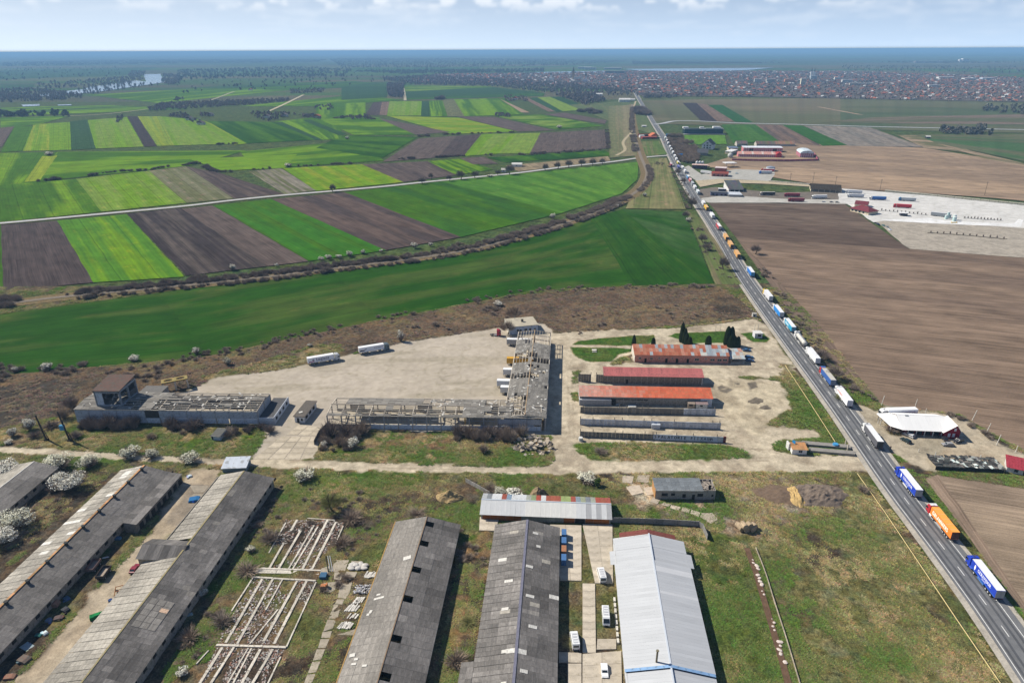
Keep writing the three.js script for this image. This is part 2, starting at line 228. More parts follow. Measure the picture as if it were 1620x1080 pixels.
lay('ground',2,3,0.3,noiseMix([C.olive,C.straw,C.green,C.lush,[0.09,0.15,0.025]],0.08,99),[[906,700],[1000,700],[1145,704],[1180,713],[1190,720],[1176,725],[1000,728],[936,727],[911,713]]);
lay('ground',1,2,0.25,noiseMix([C.olive,C.brown,C.straw],0.2,3),[[965,575],[990,562],[1002,560],[1002,572],[968,578]]);
lay('ground',1,2,0.3,noiseMix([C.olive,C.green,C.straw],0.2,3),[[905,622],[915,620],[915,634],[906,634]]);
lay('ground',1,2,0.3,noiseMix([C.olive,C.rubble,C.straw],0.2,3),[[906,588],[916,586],[916,606],[906,606]]);
// verges of the main road and the lay-by
lay('ground',3,3,0.3,noiseMix([C.olive,C.green,C.lush,C.brown],0.06,101),[[1375,757],[1395,770],[1720,1240],[1680,1240]]);
lay('ground',3,4,0.4,noiseMix([C.dbrown,C.olive,C.green,C.lush],0.07,103),[[1195,415],[1205,420],[1300,545],[1400,635],[1385,645],[1300,585],[1190,430]]);
lay('dirt_lane',1.5,2,0.08,trackCol([0.33,0.285,0.21],[0.42,0.36,0.27]),[[1335,640],[1365,640],[1385,650],[1400,640],[1500,655],[1530,662],[1555,685],[1580,700],[1620,718],[1640,745],[1480,745],[1440,735],[1405,712]]);
lay('ground',1,2,0.3,noiseMix([C.brown,C.olive,C.straw],0.15,3),[[1402,672],[1425,674],[1434,684],[1425,690],[1408,688]]);
lay('dirt_track',1.2,1.5,0.1,trackCol(C.lane,C.track),[[1500,700],[1545,690],[1600,715],[1600,735],[1560,745],[1480,737]]);
const ROAD=[[1680,1130],[1601,1014],[1560.5,957],[1488,861],[1428,784],[1329,645],[1237,522],[1186,451.5],[1168.4,424.4],[1135,367],[1103,318],[1080,278.5],[1062,245.5],[1051,221],[1038,200],[1027,182],[1013,160],[1004.4,145.5]].map(([x,y])=>G(x,y));
const roadC=new THREE.CatmullRomCurve3(ROAD,false,'centripetal'),roadL=roadC.getLength();
{
const X0=-360,X1=400,Z0=-452,Z1=-116,ST=0.78,nx=Math.ceil((X1 - X0)/ ST),nz=Math.ceil((Z1 - Z0)/ ST);
const id=new Int32Array((nx + 1)*(nz + 1)).fill(-1),pos=[],col=[],cls=[];
const FLAT=[[[-60,505],[250,463],[520,422],[790,384],[986,331],[1083,335],[1130,449],[1000,452],[850,459],[600,506],[330,564],[-60,600]],[[1165,376],[1440,392],[1700,412],[1900,600],[1900,860],[1760,780],[1600,702],[1519,656],[1392,640],[1300,519],[1200,411]],[[1463,757],[1485,752],[1740,790],[1800,1060],[1642,990],[1622,975]]].map((q)=>poly(q));
const roadT=[];for(let i=0;i<=400;i++){const p=roadC.getPointAt(i / 400);roadT.push(p);}
const roadX=(z)=>{for(let i=0;i<400;i++){const a=roadT[i],b=roadT[i + 1];if(a.z>=z&&b.z<z)return lerp(a.x,b.x,(z - a.z)/(b.z - a.z));}return 1e4;};
const half=(z)=>0.86*(-z*0.92 + 60)+ 14;
for(let j=0;j<=nz;j++)for(let i=0;i<=nx;i++){
const x=X0 + i*ST,z=Z0 + j*ST;if(Math.abs(x)>half(z))continue;
let c=baseCol(x,z),bump=0.35,s=0,ws=0.5;const jn=fbm(x*0.22,z*0.22,3,0,9)- 0.5;
for(const L of LAY){
if(x<L.b[0]||x>L.b[1]||z<L.b[2]||z>L.b[3])continue;
const ins=inPoly(x,z,L.P);let d=edgeDist(x,z,L.P)*(ins?1:-1);d +=jn*2*L.jit;const w=sstep(-L.soft / 2,L.soft / 2,d);if(w<=0)continue;
c=mix3(c,L.col(x,z),w);bump=lerp(bump,L.bump,w);if(w>0.5)s=L.s;
}
let sink=0;for(const P of FLAT)if(z<-140||P===FLAT[2])if(inPoly(x,z,P))sink=Math.max(sink,sstep(0,2.5,edgeDist(x,z,P)));
const rd=Math.abs(x - roadX(z)- 0.2);if(rd<9){sink=Math.max(sink,0.12*sstep(9,7,rd));bump*=sstep(7,9,rd);}
const k=0.82 + 0.36*fbm(x*0.5,z*0.5,3,0,13);
id[j*(nx + 1)+ i]=cls.length;cls.push(s);
pos.push(x,bump*(fbm(x*0.35,z*0.35,3,0,21)+ 0.4*vn(x*1.1,z*1.1,0,25)- 0.35)- 0.6*sink,z);col.push(c[0]*k / 0.7,c[1]*k / 0.7,c[2]*k / 0.7);
}
const mats={ground:M([0.7,0.7,0.7],'grass',31,{vc:true}),yard:M([0.7,0.7,0.7],'apron',53,{vc:true}),dirt_track:M([0.7,0.7,0.7],'earth',29,{vc:true}),lawn:M([0.7,0.7,0.7],'grass',27,{vc:true}),bramble_ground:M([0.7,0.7,0.7],'grass',23,{vc:true}),dirt_lane:M([0.7,0.7,0.7],'earth',25,{vc:true})};
const idx=SURF.map(()=>[]);
for(let j=0;j<nz;j++)for(let i=0;i<nx;i++){const a=id[j*(nx + 1)+ i],b=id[j*(nx + 1)+ i + 1],c=id[(j + 1)*(nx + 1)+ i],d=id[(j + 1)*(nx + 1)+ i + 1];if(a<0||b<0||c<0||d<0)continue;const s=Math.max(cls[a],cls[d]);idx[s].push(a,c,b,b,c,d);}
const all=new THREE.BufferGeometry();all.setAttribute('position',new THREE.Float32BufferAttribute(pos,3));all.setIndex(idx.flat());all.computeVertexNormals();const nor=all.attributes.normal;
SURF.forEach((n,s)=>{
const map=new Map(),p=[],c=[],nn=[],uv=[],ix=[];
for(const v of idx[s]){let q=map.get(v);if(q===undefined){q=map.size;map.set(v,q);p.push(pos[3*v],pos[3*v + 1],pos[3*v + 2]);c.push(col[3*v],col[3*v + 1],col[3*v + 2]);nn.push(nor.getX(v),nor.getY(v),nor.getZ(v));const t=0.3;uv.push(pos[3*v]*Math.cos(t)- pos[3*v + 2]*Math.sin(t),pos[3*v]*Math.sin(t)+ pos[3*v + 2]*Math.cos(t));}ix.push(q);}
const g=new THREE.BufferGeometry();g.setAttribute('position',new THREE.Float32BufferAttribute(p,3));g.setAttribute('normal',new THREE.Float32BufferAttribute(nn,3));g.setAttribute('color',new THREE.Float32BufferAttribute(c,3));g.setAttribute('uv',new THREE.Float32BufferAttribute(uv,2));g.setIndex(ix);
struct(mesh(n,g,mats[n]));
});
}

// ───────── the plain out to the horizon: a patchwork of fields, each cell its own tone ─────────
{
const pos=[],col=[],uv=[],pal=[[0.06,0.13,0.035],[0.08,0.15,0.035],[0.05,0.105,0.04],[0.13,0.14,0.065],[0.16,0.13,0.095],[0.11,0.1,0.08],[0.07,0.12,0.05]];
const cell=(x0,x1,z0,z1,k,c)=>{const q=[[x0 + k*z0,z0],[x1 + k*z0,z0],[x1 + k*z1,z1],[x0 + k*z1,z1]];for(const i of[0,2,1,0,3,2]){pos.push(q[i][0],-0.45,q[i][1]);col.push(...c.map((v)=>v / 0.7));uv.push(q[i][0],q[i][1]);}};
let z=-430;
while(z>-72000){
const dz=-z*(z>-2500?0.12:z>-9000?0.075:0.11),W=-z*1.05;let x=-W - 300;
while(x<W + 300){const w=z>-2200?1e5:dz*rr(1.2,5.5);let c=pick(pal);if(z>-2200)c=[0.07,0.105,0.036];else{const n=fbm(x*2e-4,z*2e-4,3,0,7);if(n>0.56)c=mix3(c,[0.06,0.075,0.05],0.6);c=mix3(c,[0.05,0.1,0.035],0.35);}const xe=Math.min(x + w,W + 300);cell(x,xe,z,z - dz,z>-2200?0:-0.25,c);x=xe;}
z -=dz;
}
const g=new THREE.BufferGeometry();g.setAttribute('position',new THREE.Float32BufferAttribute(pos,3));g.setAttribute('color',new THREE.Float32BufferAttribute(col,3));g.setAttribute('uv',new THREE.Float32BufferAttribute(uv,2));g.computeVertexNormals();
struct(mesh('plain',g,M([0.7,0.7,0.7],'grass',140,{vc:true})));
struct(mesh('ground_beyond',new THREE.PlaneGeometry(6000,5000).rotateX(-Math.PI / 2).translate(0,-0.75,1500),M([0.1,0.11,0.045],'grass',60)));
}

// ───────── fields, each with its own rows ─────────
const F={dark:[0.018,0.068,0.004],mid:[0.045,0.118,0.004],bright:[0.118,0.225,0.006],light:[0.145,0.225,0.03],yell:[0.19,0.25,0.015],soil:[0.07,0.053,0.05],soil2:[0.105,0.08,0.07],dsoil:[0.046,0.036,0.036],ol:[0.125,0.13,0.058],tan:[0.30,0.215,0.15],brn:[0.165,0.115,0.088],grey:[0.225,0.195,0.165],deep:[0.028,0.07,0.024]};
let fieldY=0;
function field(kind,c,q,o={}){// q: far left, far right, near right, near left as measured on the photograph
const P=poly(q),[a,b,cc,d]=P,n=28,pos=[],col=[],uv=[],idx=[];fieldY=(fieldY + 1)% 7;const dist=-a.z,y=(o.y??0.07)+ fieldY*0.006 + dist*6e-5;
const W=(a.distanceTo(b)+ d.distanceTo(cc))/ 2,Hh=(a.distanceTo(d)+ b.distanceTo(cc))/ 2,s0=o.s??rr(0,500),f=o.f||1;
for(let j=0;j<=n;j++)for(let i=0;i<=n;i++){
const u=i / n,v=j / n,p=a.clone().lerp(b,u).lerp(d.clone().lerp(cc,u),v);{const ox=(fbm(p.x*0.045,p.z*0.045,3,0,7)- 0.5)*1.5,oz=(fbm(p.x*0.045 + 50,p.z*0.045,3,0,8)- 0.5)*1.5;p.x +=ox;p.z +=oz;}pos.push(p.x,y,p.z);
let across=o.across?v:u,along=(o.across?u:v)+(o.u0||0),wx=0,wz=0;if(o.dir!==undefined){wx=p.x*Math.cos(o.dir)+ p.z*Math.sin(o.dir);wz=-p.x*Math.sin(o.dir)+ p.z*Math.cos(o.dir);across=wz / 220;along=wx / 500;}
const S=o.dir!==undefined?5:s0;let k=0.72 + 0.36*fbm(across*14*f + S,along*1.6 + S,4)+ 0.14*(o.dir!==undefined?fbm(wx / 90,wz / 60,4):fbm(u*3 + s0,v*3 + s0 + 9,4));
let t=c;if(o.c2)t=mix3(c,o.c2,sstep(0.42,0.62,fbm(across*(o.n2||9)+ S,along*1.2 + S,4)));
col.push(...t.map((w)=>w*k / 0.7));if(o.dir!==undefined)uv.push(wz,wx);else uv.push((o.across?v*Hh:u*W)+ s0,(o.across?u*W:v*Hh)+ s0);
if(i<n&&j<n){const m=j*(n + 1)+ i;idx.push(m,m + n + 1,m + 1,m + 1,m + n + 1,m + n + 2);}
}
const g=new THREE.BufferGeometry();g.setAttribute('position',new THREE.Float32BufferAttribute(pos,3));g.setAttribute('color',new THREE.Float32BufferAttribute(col,3));g.setAttribute('uv',new THREE.Float32BufferAttribute(uv,2));g.setIndex(idx);g.computeVertexNormals();
if(g.attributes.normal.getY(0)<0){g.setIndex(idx.reverse());g.computeVertexNormals();}
const soil=kind==='ploughed_field';
return struct(mesh(kind,g,M([0.7,0.7,0.7],soil?'soil':'crop',1,{vc:true,sx:soil?46:52,sy:soil?110:120})));
}
const DIR1=(()=>{const a=G(1290,384),b=G(1620,409);return Math.atan2(b.z - a.z,b.x - a.x);})(),DIR2=(()=>{const a=G(1320,298),b=G(1580,314);return Math.atan2(b.z - a.z,b.x - a.x);})(),DIR3=(()=>{const a=G(1484,752),b=G(1640,777);return Math.atan2(b.z - a.z,b.x - a.x);})(),DIR0=(()=>{const a=G(250,520),b=G(850,440);return Math.atan2(b.z - a.z,b.x - a.x);})();
const crop=(c,q,o)=>field('crop_field',c,q,o),plough=(c,q,o)=>field('ploughed_field',c,q,o);
// wide green field behind the site, in strips along the bend of the railway
crop(F.dark,[[-60,505],[250,463],[330,564],[-60,600]],{across:true,c2:[0.05,0.088,0.014],n2:8,s:37,u0:0});
crop(F.dark,[[250,463],[520,422],[600,506],[330,564]],{across:true,c2:[0.05,0.088,0.014],n2:8,s:37,u0:1});
crop(F.dark,[[520,422],[790,384],[850,459],[600,506]],{across:true,c2:[0.05,0.088,0.014],n2:8,s:37,u0:2});
crop(F.dark,[[790,384],[935,345],[1000,452],[850,459]],{across:true,c2:[0.05,0.088,0.014],n2:8,s:37,u0:3});
crop(F.dark,[[935,345],[986,331],[1083,335],[1130,449]],{c2:[0.040,0.09,0.02],n2:6});
crop(F.dark,[[935,345],[986,332],[1130,449],[1000,452]],{c2:[0.028,0.08,0.006],n2:6,y:0.13});
// between the railway hedge and the country road
crop(F.mid,[[-60,356],[0,352],[6,458],[-60,466]]);
plough(F.soil,[[0,356],[90,349],[147,447],[5,459]]);
crop(F.bright,[[90,349],[200,339],[291,438],[147,447]],{c2:[0.066,0.175,0.012]});
plough(F.dsoil,[[200,338],[287,329],[422,421],[293,436]],{c2:[0.082,0.066,0.058],n2:16});
plough(F.soil2,[[287,330],[336,325],[488,413],[422,421]]);
crop(F.mid,[[336,325],[429,315],[610,396],[488,413]],{c2:[0.034,0.13,0.008]});
plough(F.soil,[[429,315],[545,304],[729,375],[610,396]],{c2:[0.105,0.074,0.062]});
crop(F.mid,[[545,304],[700,287],[889,337],[729,375]],{c2:[0.030,0.095,0.010]});
crop([0.082,0.19,0.02],[[700,287],[868,270],[984,306],[889,337]],{c2:[0.056,0.15,0.016]});
crop([0.080,0.185,0.02],[[868,270],[1011,256],[1008,284],[984,306]],{c2:[0.062,0.155,0.016]});
// north of the country road
crop(F.mid,[[-60,298],[120,283],[160,335],[-60,357]],{c2:F.bright});
crop(F.light,[[120,283],[235,270],[294,321],[160,335]],{c2:F.bright});
crop(F.ol,[[235,270],[293,263],[369,314],[295,321]],{c2:[0.15,0.15,0.085]});
plough(F.soil,[[293,263],[346,273],[450,307],[370,314]],{c2:[0.105,0.08,0.068]});
plough(F.ol,[[393,271],[444,266],[500,301],[450,307]],{c2:[0.2,0.18,0.14]});
crop(F.bright,[[447,266],[572,260],[638,288],[500,302]],{c2:F.yell});
plough(F.soil2,[[573,260],[676,255],[722,277],[638,288]],{c2:F.soil});
crop(F.mid,[[676,255],[728,251],[780,268],[722,277]],{c2:F.bright});
plough(F.soil2,[[727,250],[766,248],[788,259],[748,260]]);
crop(F.mid,[[770,249],[957,238],[970,246],[800,257]],{c2:F.dark});
plough([0.24,0.19,0.12],[[800,262],[962,247],[966,254],[820,271]]);
crop(F.mid,[[-60,243],[36,242],[-60,298],[-120,305]],{});
crop(F.mid,[[-60,243],[112,240],[60,288],[-60,298]],{c2:F.bright});
crop(F.yell,[[66,247],[90,246],[62,286],[38,288]],{y:0.14});
crop(F.mid,[[92,240],[390,238],[300,262],[62,287]],{across:true,c2:F.bright});
crop(F.mid,[[380,240],[560,222],[608,254],[400,268]],{across:true,c2:F.bright});
crop(F.bright,[[300,252],[470,244],[450,266],[350,270]],{across:true,y:0.2});
plough(F.soil2,[[662,219],[722,215],[693,249],[605,256]],{});
plough(F.soil,[[722,215],[762,212],[734,246],[693,250]]);
crop(F.bright,[[762,212],[817,211],[788,243],[733,247]],{c2:F.light});
crop(F.light,[[817,211],[855,210],[838,243],[788,243]]);
plough(F.soil2,[[855,210],[957,205],[961,235],[838,243]]);
crop(F.mid,[[540,214],[660,217],[605,250],[500,234]],{across:true,c2:F.dark});
// long strips north and west
plough(F.soil2,[[0,202],[22,200],[2,232],[-40,240]]);
crop(F.mid,[[22,200],[52,199],[34,239],[0,241]]);
crop(F.yell,[[52,197],[78,195],[77,238],[35,239]],{c2:F.bright});
crop(F.bright,[[78,195],[110,193],[112,237],[77,238]]);
crop(F.deep,[[110,192],[138,189],[151,235],[112,237]]);
crop(F.bright,[[138,190],[200,185],[227,232],[151,235]],{c2:F.light});
plough(F.dsoil,[[201,184],[217,184],[248,231],[228,232]]);
crop(F.light,[[217,184],[253,184],[276,230],[248,231]],{c2:F.yell});
crop(F.bright,[[253,184],[320,190],[388,227],[276,230]],{c2:F.light});
crop(F.yell,[[320,190],[333,195],[390,227],[371,229]],{c2:F.bright});
crop(F.mid,[[326,191],[433,193],[507,221],[390,227]],{c2:F.dark});
crop(F.bright,[[433,192],[540,182],[540,219],[507,222]],{c2:F.mid});
crop(F.deep,[[436,194],[446,193],[510,221],[500,222]],{y:0.2});
crop(F.deep,[[478,190],[490,189],[548,212],[535,214]],{y:0.2});
crop(F.mid,[[500,186],[600,186],[657,213],[560,214]],{across:true,c2:F.bright});
plough(F.soil2,[[598,187],[637,194],[713,209],[657,213]]);
crop(F.bright,[[612,183],[726,186],[818,208],[715,212]],{across:true,c2:F.yell});
plough(F.soil2,[[722,184],[782,185],[877,206],[820,208]]);
crop(F.mid,[[782,183],[860,181],[957,199],[880,205]],{across:true,c2:F.light});
plough(F.soil2,[[860,181],[893,178],[960,190],[957,196]]);
crop(F.mid,[[500,165],[578,162],[578,184],[500,186]],{c2:F.bright});
plough(F.soil,[[590,162],[604,161],[600,182],[578,182]]);
plough(F.brn,[[604,161],[616,161],[612,182],[600,182]]);
crop(F.bright,[[616,160],[667,160],[666,183],[612,183]],{c2:F.light});
crop(F.deep,[[667,160],[679,160],[680,184],[666,184]]);
crop(F.mid,[[679,159],[700,159],[708,184],[680,184]],{c2:F.bright});
plough(F.ol,[[700,158],[718,157],[735,184],[708,184]]);
crop(F.bright,[[718,157],[800,155],[830,181],[735,184]],{c2:F.mid});
crop(F.deep,[[836,155],[850,154],[890,176],[880,177]]);
crop(F.light,[[850,154],[870,153],[920,174],[890,176]]);
crop(F.deep,[[870,153],[890,153],[932,172],[920,174]]);
plough(F.tan,[[790,156],[812,166],[838,178],[825,178]],{y:0.2});
plough(F.brn,[[826,155],[836,155],[878,176],[868,177]],{y:0.2});
crop(F.light,[[637,135],[770,136],[782,138],[638,145]],{across:true,c2:F.mid});
crop(F.deep,[[638,145],[782,138],[862,147],[640,154]],{across:true});
crop(F.deep,[[640,154],[862,147],[860,152],[640,158]],{across:true,c2:F.mid});
crop(F.deep,[[540,137],[612,136],[612,154],[540,158]],{across:true});
crop(F.mid,[[135,150],[330,139],[470,141],[250,163]],{across:true,c2:F.bright});
crop(F.deep,[[0,170],[170,166],[300,172],[0,184]],{across:true,c2:F.bright});
crop(F.bright,[[0,186],[110,183],[60,197],[0,202]],{across:true,c2:F.mid});
crop(F.mid,[[300,139],[560,128],[620,134],[470,143]],{across:true,c2:F.deep});
crop(F.mid,[[380,168],[560,150],[640,158],[500,168]],{across:true,c2:F.bright});
crop(F.deep,[[0,133],[55,133],[50,138],[0,140]],{across:true});
crop(F.deep,[[-40,112],[250,106],[200,118],[-40,127]],{across:true});
crop(F.deep,[[560,107],[760,106],[760,111],[540,112]],{across:true,c2:F.mid});
// east of the main road
const MEAD=[0.105,0.112,0.058];
crop(MEAD,[[1010,158],[1330,155],[1330,203],[1040,196]],{across:true,c2:[0.135,0.12,0.072],n2:5});
crop(MEAD,[[1330,155],[1700,158],[1700,212],[1330,204]],{across:true,c2:[0.07,0.095,0.045],n2:5});
plough([0.32,0.24,0.165],[[1292,169],[1297,169],[1368,182],[1355,181]],{y:0.35});
plough([0.17,0.13,0.10],[[1380,186],[1700,178],[1700,198],[1300,194]],{across:true,c2:MEAD,n2:4,y:0.3});
plough(F.dsoil,[[1080,163],[1103,163],[1135,192],[1110,192]],{y:0.4});
plough(F.brn,[[1103,164],[1118,165],[1163,193],[1135,192]],{y:0.4});
crop([0.026,0.085,0.022],[[1118,166],[1143,166],[1192,194],[1163,193]],{y:0.4});
crop([0.048,0.12,0.018],[[1142,197],[1195,197],[1234,224],[1160,227]],{y:0.4,c2:[0.034,0.1,0.014]});
crop([0.085,0.19,0.02],[[1080,214],[1147,214],[1150,228],[1088,229]],{y:0.4});
plough(F.brn,[[1195,197],[1238,198],[1300,231],[1234,225]],{y:0.35,c2:F.soil2});
crop([0.030,0.095,0.014],[[1238,198],[1270,199],[1341,230],[1302,231]],{y:0.42});
plough(F.grey,[[1272,199],[1378,202],[1462,233],[1341,231]],{y:0.38,c2:[0.17,0.155,0.135]});
crop([0.052,0.105,0.036],[[1450,213],[1700,212],[1700,272],[1480,226]],{y:0.35,across:true,c2:MEAD});
plough([0.30,0.225,0.155],[[1420,214],[1450,214],[1560,245],[1462,234]],{y:0.37,across:true,c2:[0.13,0.125,0.06]});
plough([0.30,0.225,0.155],[[1480,226],[1552,242],[1700,279],[1560,252]],{y:0.39,across:true,c2:[0.13,0.125,0.06]});
const TAN=[0.34,0.245,0.165];
plough(TAN,[[1150,250],[1233,226],[1340,300],[1110,262]],{y:0.25,dir:DIR2,c2:[0.25,0.182,0.128],n2:6});
plough(TAN,[[1233,226],[1462,234],[1470,306],[1320,298]],{y:0.26,dir:DIR2,c2:[0.25,0.182,0.128],n2:6});
plough(TAN,[[1462,234],[1560,250],[1580,314],[1468,306]],{y:0.27,dir:DIR2,c2:[0.25,0.182,0.128],n2:6});
plough(TAN,[[1560,250],[1720,285],[1720,328],[1578,314]],{y:0.28,dir:DIR2,c2:[0.25,0.182,0.128],n2:6});
plough([0.112,0.08,0.062],[[1122,321],[1235,322],[1290,384],[1165,376]],{y:0.1,dir:DIR1,c2:[0.15,0.11,0.085]});
plough([0.112,0.08,0.062],[[1235,322],[1335,322],[1440,395],[1290,384]],{y:0.11,dir:DIR1,c2:[0.15,0.11,0.085]});
const ST2=[0.21,0.15,0.108];
plough(ST2,[[1165,376],[1290,384],[1400,525],[1300,520]],{y:0.08,dir:DIR1,c2:[0.165,0.118,0.088],n2:7});
plough(ST2,[[1290,384],[1440,394],[1540,505],[1395,525]],{y:0.08,dir:DIR1,c2:[0.165,0.118,0.088],n2:7});
plough(ST2,[[1440,394],[1700,414],[1720,560],[1540,508]],{y:0.08,dir:DIR1,c2:[0.165,0.118,0.088],n2:7});
plough(ST2,[[1300,518],[1402,524],[1520,656],[1392,640]],{y:0.1,dir:DIR1,c2:[0.165,0.118,0.088],n2:7});
plough(ST2,[[1400,524],[1541,505],[1640,622],[1520,657]],{y:0.1,dir:DIR1,c2:[0.165,0.118,0.088],n2:7});
plough(ST2,[[1540,506],[1720,556],[1740,700],[1638,622]],{y:0.1,dir:DIR1,c2:[0.165,0.118,0.088],n2:7});
plough(ST2,[[1519,656],[1640,621],[1760,780],[1600,702]],{y:0.12,dir:DIR1,c2:[0.165,0.118,0.088],n2:7});
plough([0.165,0.118,0.09],[[1165,377],[1200,411],[1300,519],[1262,510]],{y:0.14,c2:[0.185,0.135,0.1],n2:9});
plough([0.15,0.107,0.083],[[1262,508],[1302,520],[1386,630],[1345,606]],{y:0.15,c2:[0.18,0.13,0.1],n2:9});
plough([0.27,0.205,0.15],[[1484,752],[1640,777],[1740,890],[1548,842]],{y:0.1,dir:DIR3,c2:[0.30,0.23,0.165],n2:8});
plough([0.27,0.205,0.15],[[1548,842],[1740,890],[1800,1060],[1640,985]],{y:0.1,dir:DIR3,c2:[0.30,0.23,0.165],n2:8});
plough([0.225,0.165,0.122],[[1463,757],[1485,752],[1549,843],[1526,838]],{y:0.12,c2:[0.27,0.2,0.148],n2:5});
plough([0.225,0.165,0.122],[[1526,838],[1549,843],[1642,987],[1622,975]],{y:0.12,c2:[0.27,0.2,0.148],n2:5});
// dry strips beside the railway and the road
crop([0.20,0.185,0.085],[[1026,250],[1055,250],[1085,331],[990,330]],{y:0.2,c2:[0.12,0.14,0.05],n2:4});
crop([0.085,0.135,0.034],[[1016,224],[1044,223],[1056,244],[1016,248]],{y:0.2,c2:[0.14,0.145,0.06]});
crop([0.13,0.14,0.065],[[962,168],[1000,166],[1008,246],[964,250]],{y:0.2,c2:[0.19,0.17,0.095],n2:4});
crop([0.12,0.135,0.06],[[900,166],[1008,158],[1040,215],[960,190]],{y:0.15,c2:[0.09,0.12,0.05],n2:4});
crop([0.105,0.135,0.045],[[1086,333],[1108,345],[1178,450],[1132,450]],{y:0.12,c2:[0.16,0.14,0.075],n2:3});

// ───────── roads, railway, water ─────────
const asphalt=M([0.135,0.138,0.142],'asphalt',22),pave=M([0.34,0.345,0.35],'asphalt',30),gravel=M([0.42,0.385,0.33],'earth',18),white=M([0.72,0.72,0.7],'asphalt',6);
const RY=0.22;
{
struct(mesh('road_shoulder',ribbon(ROAD,14.4,RY - 0.06,0.3).g,gravel));
struct(mesh('road',ribbon(ROAD,10.9,RY,0.55).g,M([0.155,0.158,0.165],'asphalt',26)));
const lanes=new MB(),tmp=[];for(const o of[-2.2,2.2])for(const k of[-0.85,0.85])tmp.push(ribbon(ROAD,0.75,RY + 0.012,o + k).g);
const w=mergeGeometries(tmp);struct(mesh('wheel_track',w,M([0.088,0.091,0.10],'asphalt',26)));
const mk=[ribbon(ROAD,0.2,RY + 0.03,-3.95).g,ribbon(ROAD,0.2,RY + 0.03,4.0).g];
const n=Math.floor(1100 / 12);for(let i=0;i<n;i++){const a=roadC.getPointAt((i*12)/ roadL),b=roadC.getPointAt((i*12 + 4)/ roadL),t=b.clone().sub(a).normalize(),s=V(-t.z,0,t.x).multiplyScalar(0.1);const g=new THREE.BufferGeometry();const q=[a.clone().sub(s),a.clone().add(s),b.clone().add(s),b.clone().sub(s)];g.setAttribute('position',new THREE.Float32BufferAttribute(q.flatMap((p)=>[p.x,RY + 0.03,p.z]),3));g.setAttribute('normal',new THREE.Float32BufferAttribute([0,1,0,0,1,0,0,1,0,0,1,0],3));g.setAttribute('uv',new THREE.Float32BufferAttribute([0,0,1,0,1,1,0,1],2));g.setIndex([0,1,2,0,2,3]);mk.push(g);}
struct(mesh('road_marking',mergeGeometries(mk),white));
}
const CROAD=[[-120,362],[0,353],[180,336.5],[293,325.7],[366.7,316.8],[450,308.5],[540,301],[610,294.6],[666.7,288.5],[753,280],[820,273.3],[900,263],[966.7,256],[1013,249.5],[1040,247],[1056,246]].map(([x,y])=>G(x,y));
struct(mesh('country_road_verge',ribbon(CROAD,12,0.16).g,M([0.19,0.19,0.11],'grass',20)));
struct(mesh('country_road',ribbon(CROAD,6.4,0.24).g,M([0.40,0.41,0.42],'asphalt',20)));
struct(mesh('side_road',ribbon([[1036,197],[1048,195.5],[1070,191.5],[1100,191.5],[1160,194.5],[1260,197],[1380,200.5],[1500,203],[1700,207]].map(([x,y])=>G(x,y)),11,0.6).g,M([0.36,0.375,0.4],'asphalt',30)));
struct(mesh('dirt_track',ribbon([[1013,160],[1010,180],[1016,205],[1004,225],[1010,238],[1000,246]].map(([x,y])=>G(x,y)).map((p,i)=>p.add(V(-14 + i*-2,0,0))),5,0.5).g,M([0.4,0.34,0.22],'earth',18)));
struct(mesh('field_path',ribbon([[100,184],[160,181],[232,173],[300,166],[370,145]].map(([x,y])=>G(x,y)),9,0.6).g,M([0.33,0.31,0.2],'earth',18)));
struct(mesh('field_path',ribbon([[425,176],[445,167],[480,150]].map(([x,y])=>G(x,y)),9,0.65).g,M([0.45,0.40,0.27],'earth',18)));
struct(mesh('field_path',ribbon([[641,159],[640,150],[637,135]].map(([x,y])=>G(x,y)),9,0.65).g,M([0.4,0.36,0.25],'earth',18)));
const RAIL=[[-120,496],[0,482],[100,470],[250,456],[400,441],[520,426],[650,410],[740,396],[800,381],[870,361],[940,337],[985,317],[1006,304],[1019,290],[1024,275],[1020,262],[1014,248],[1006,220],[1001,190],[1000,165]].map(([x,y])=>G(x,y));
struct(mesh('railway_verge',ribbon(RAIL,17,0.3).g,M([0.20,0.16,0.09],'grass',16)));
struct(mesh('railway_ballast',ribbon(RAIL,4.4,0.5).g,M([0.24,0.2,0.155],'earth',8)));
for(const o of[-0.75,0.75])struct(mesh('rail',(()=>{const r=ribbon(RAIL,0.22,0.62,o).g;return r;})(),M([0.10,0.075,0.06],null,1,{metalness:0.5,roughness:0.5})));
const water=M([0.10,0.13,0.15],null,1,{roughness:0.12,metalness:0.0});
const wp=(n,q,y)=>sheet(n,poly(q),water,y);
wp('river',[[226,117.5],[253,117],[257.5,126],[262,130],[235,134],[200,139],[150,146],[80,152],[-60,160],[-60,155],[60,149],[135,141],[138,138],[190,131],[188,128.5],[212,127],[231,129.5]],1.2);
wp('lake',[[826,115],[957,112.2],[1010,112.8],[960,116.4],[880,116.8]],2.4);
wp('lake',[[985,109.4],[1080,108.6],[1224,107.3],[1182,111.3],[1080,113.4],[1010,111.5]],2.2);
wp('pond',[[33,166],[62,165],[62,168],[36,169]],1.2);
wp('pond',[[90,166],[112,165.5],[113,167],[92,167.5]],1.2);

// ───────── buildings ─────────
const shiftUV=(g)=>{const u=rr(0,40),v=rr(0,40),a=g.attributes.uv;for(let i=0;i<a.count;i++)a.setXY(i,a.getX(i)+ u,a.getY(i)+ v);return g;};
const GEO=new Map();
function boxes(w,h,d,n=4){const k=[w,h,d].map((v)=>v.toFixed(3)).join();if(!GEO.has(k))GEO.set(k,[...Array(n)].map(()=>shiftUV(new MB().box(w,h,d).geo())));return pick(GEO.get(k));}
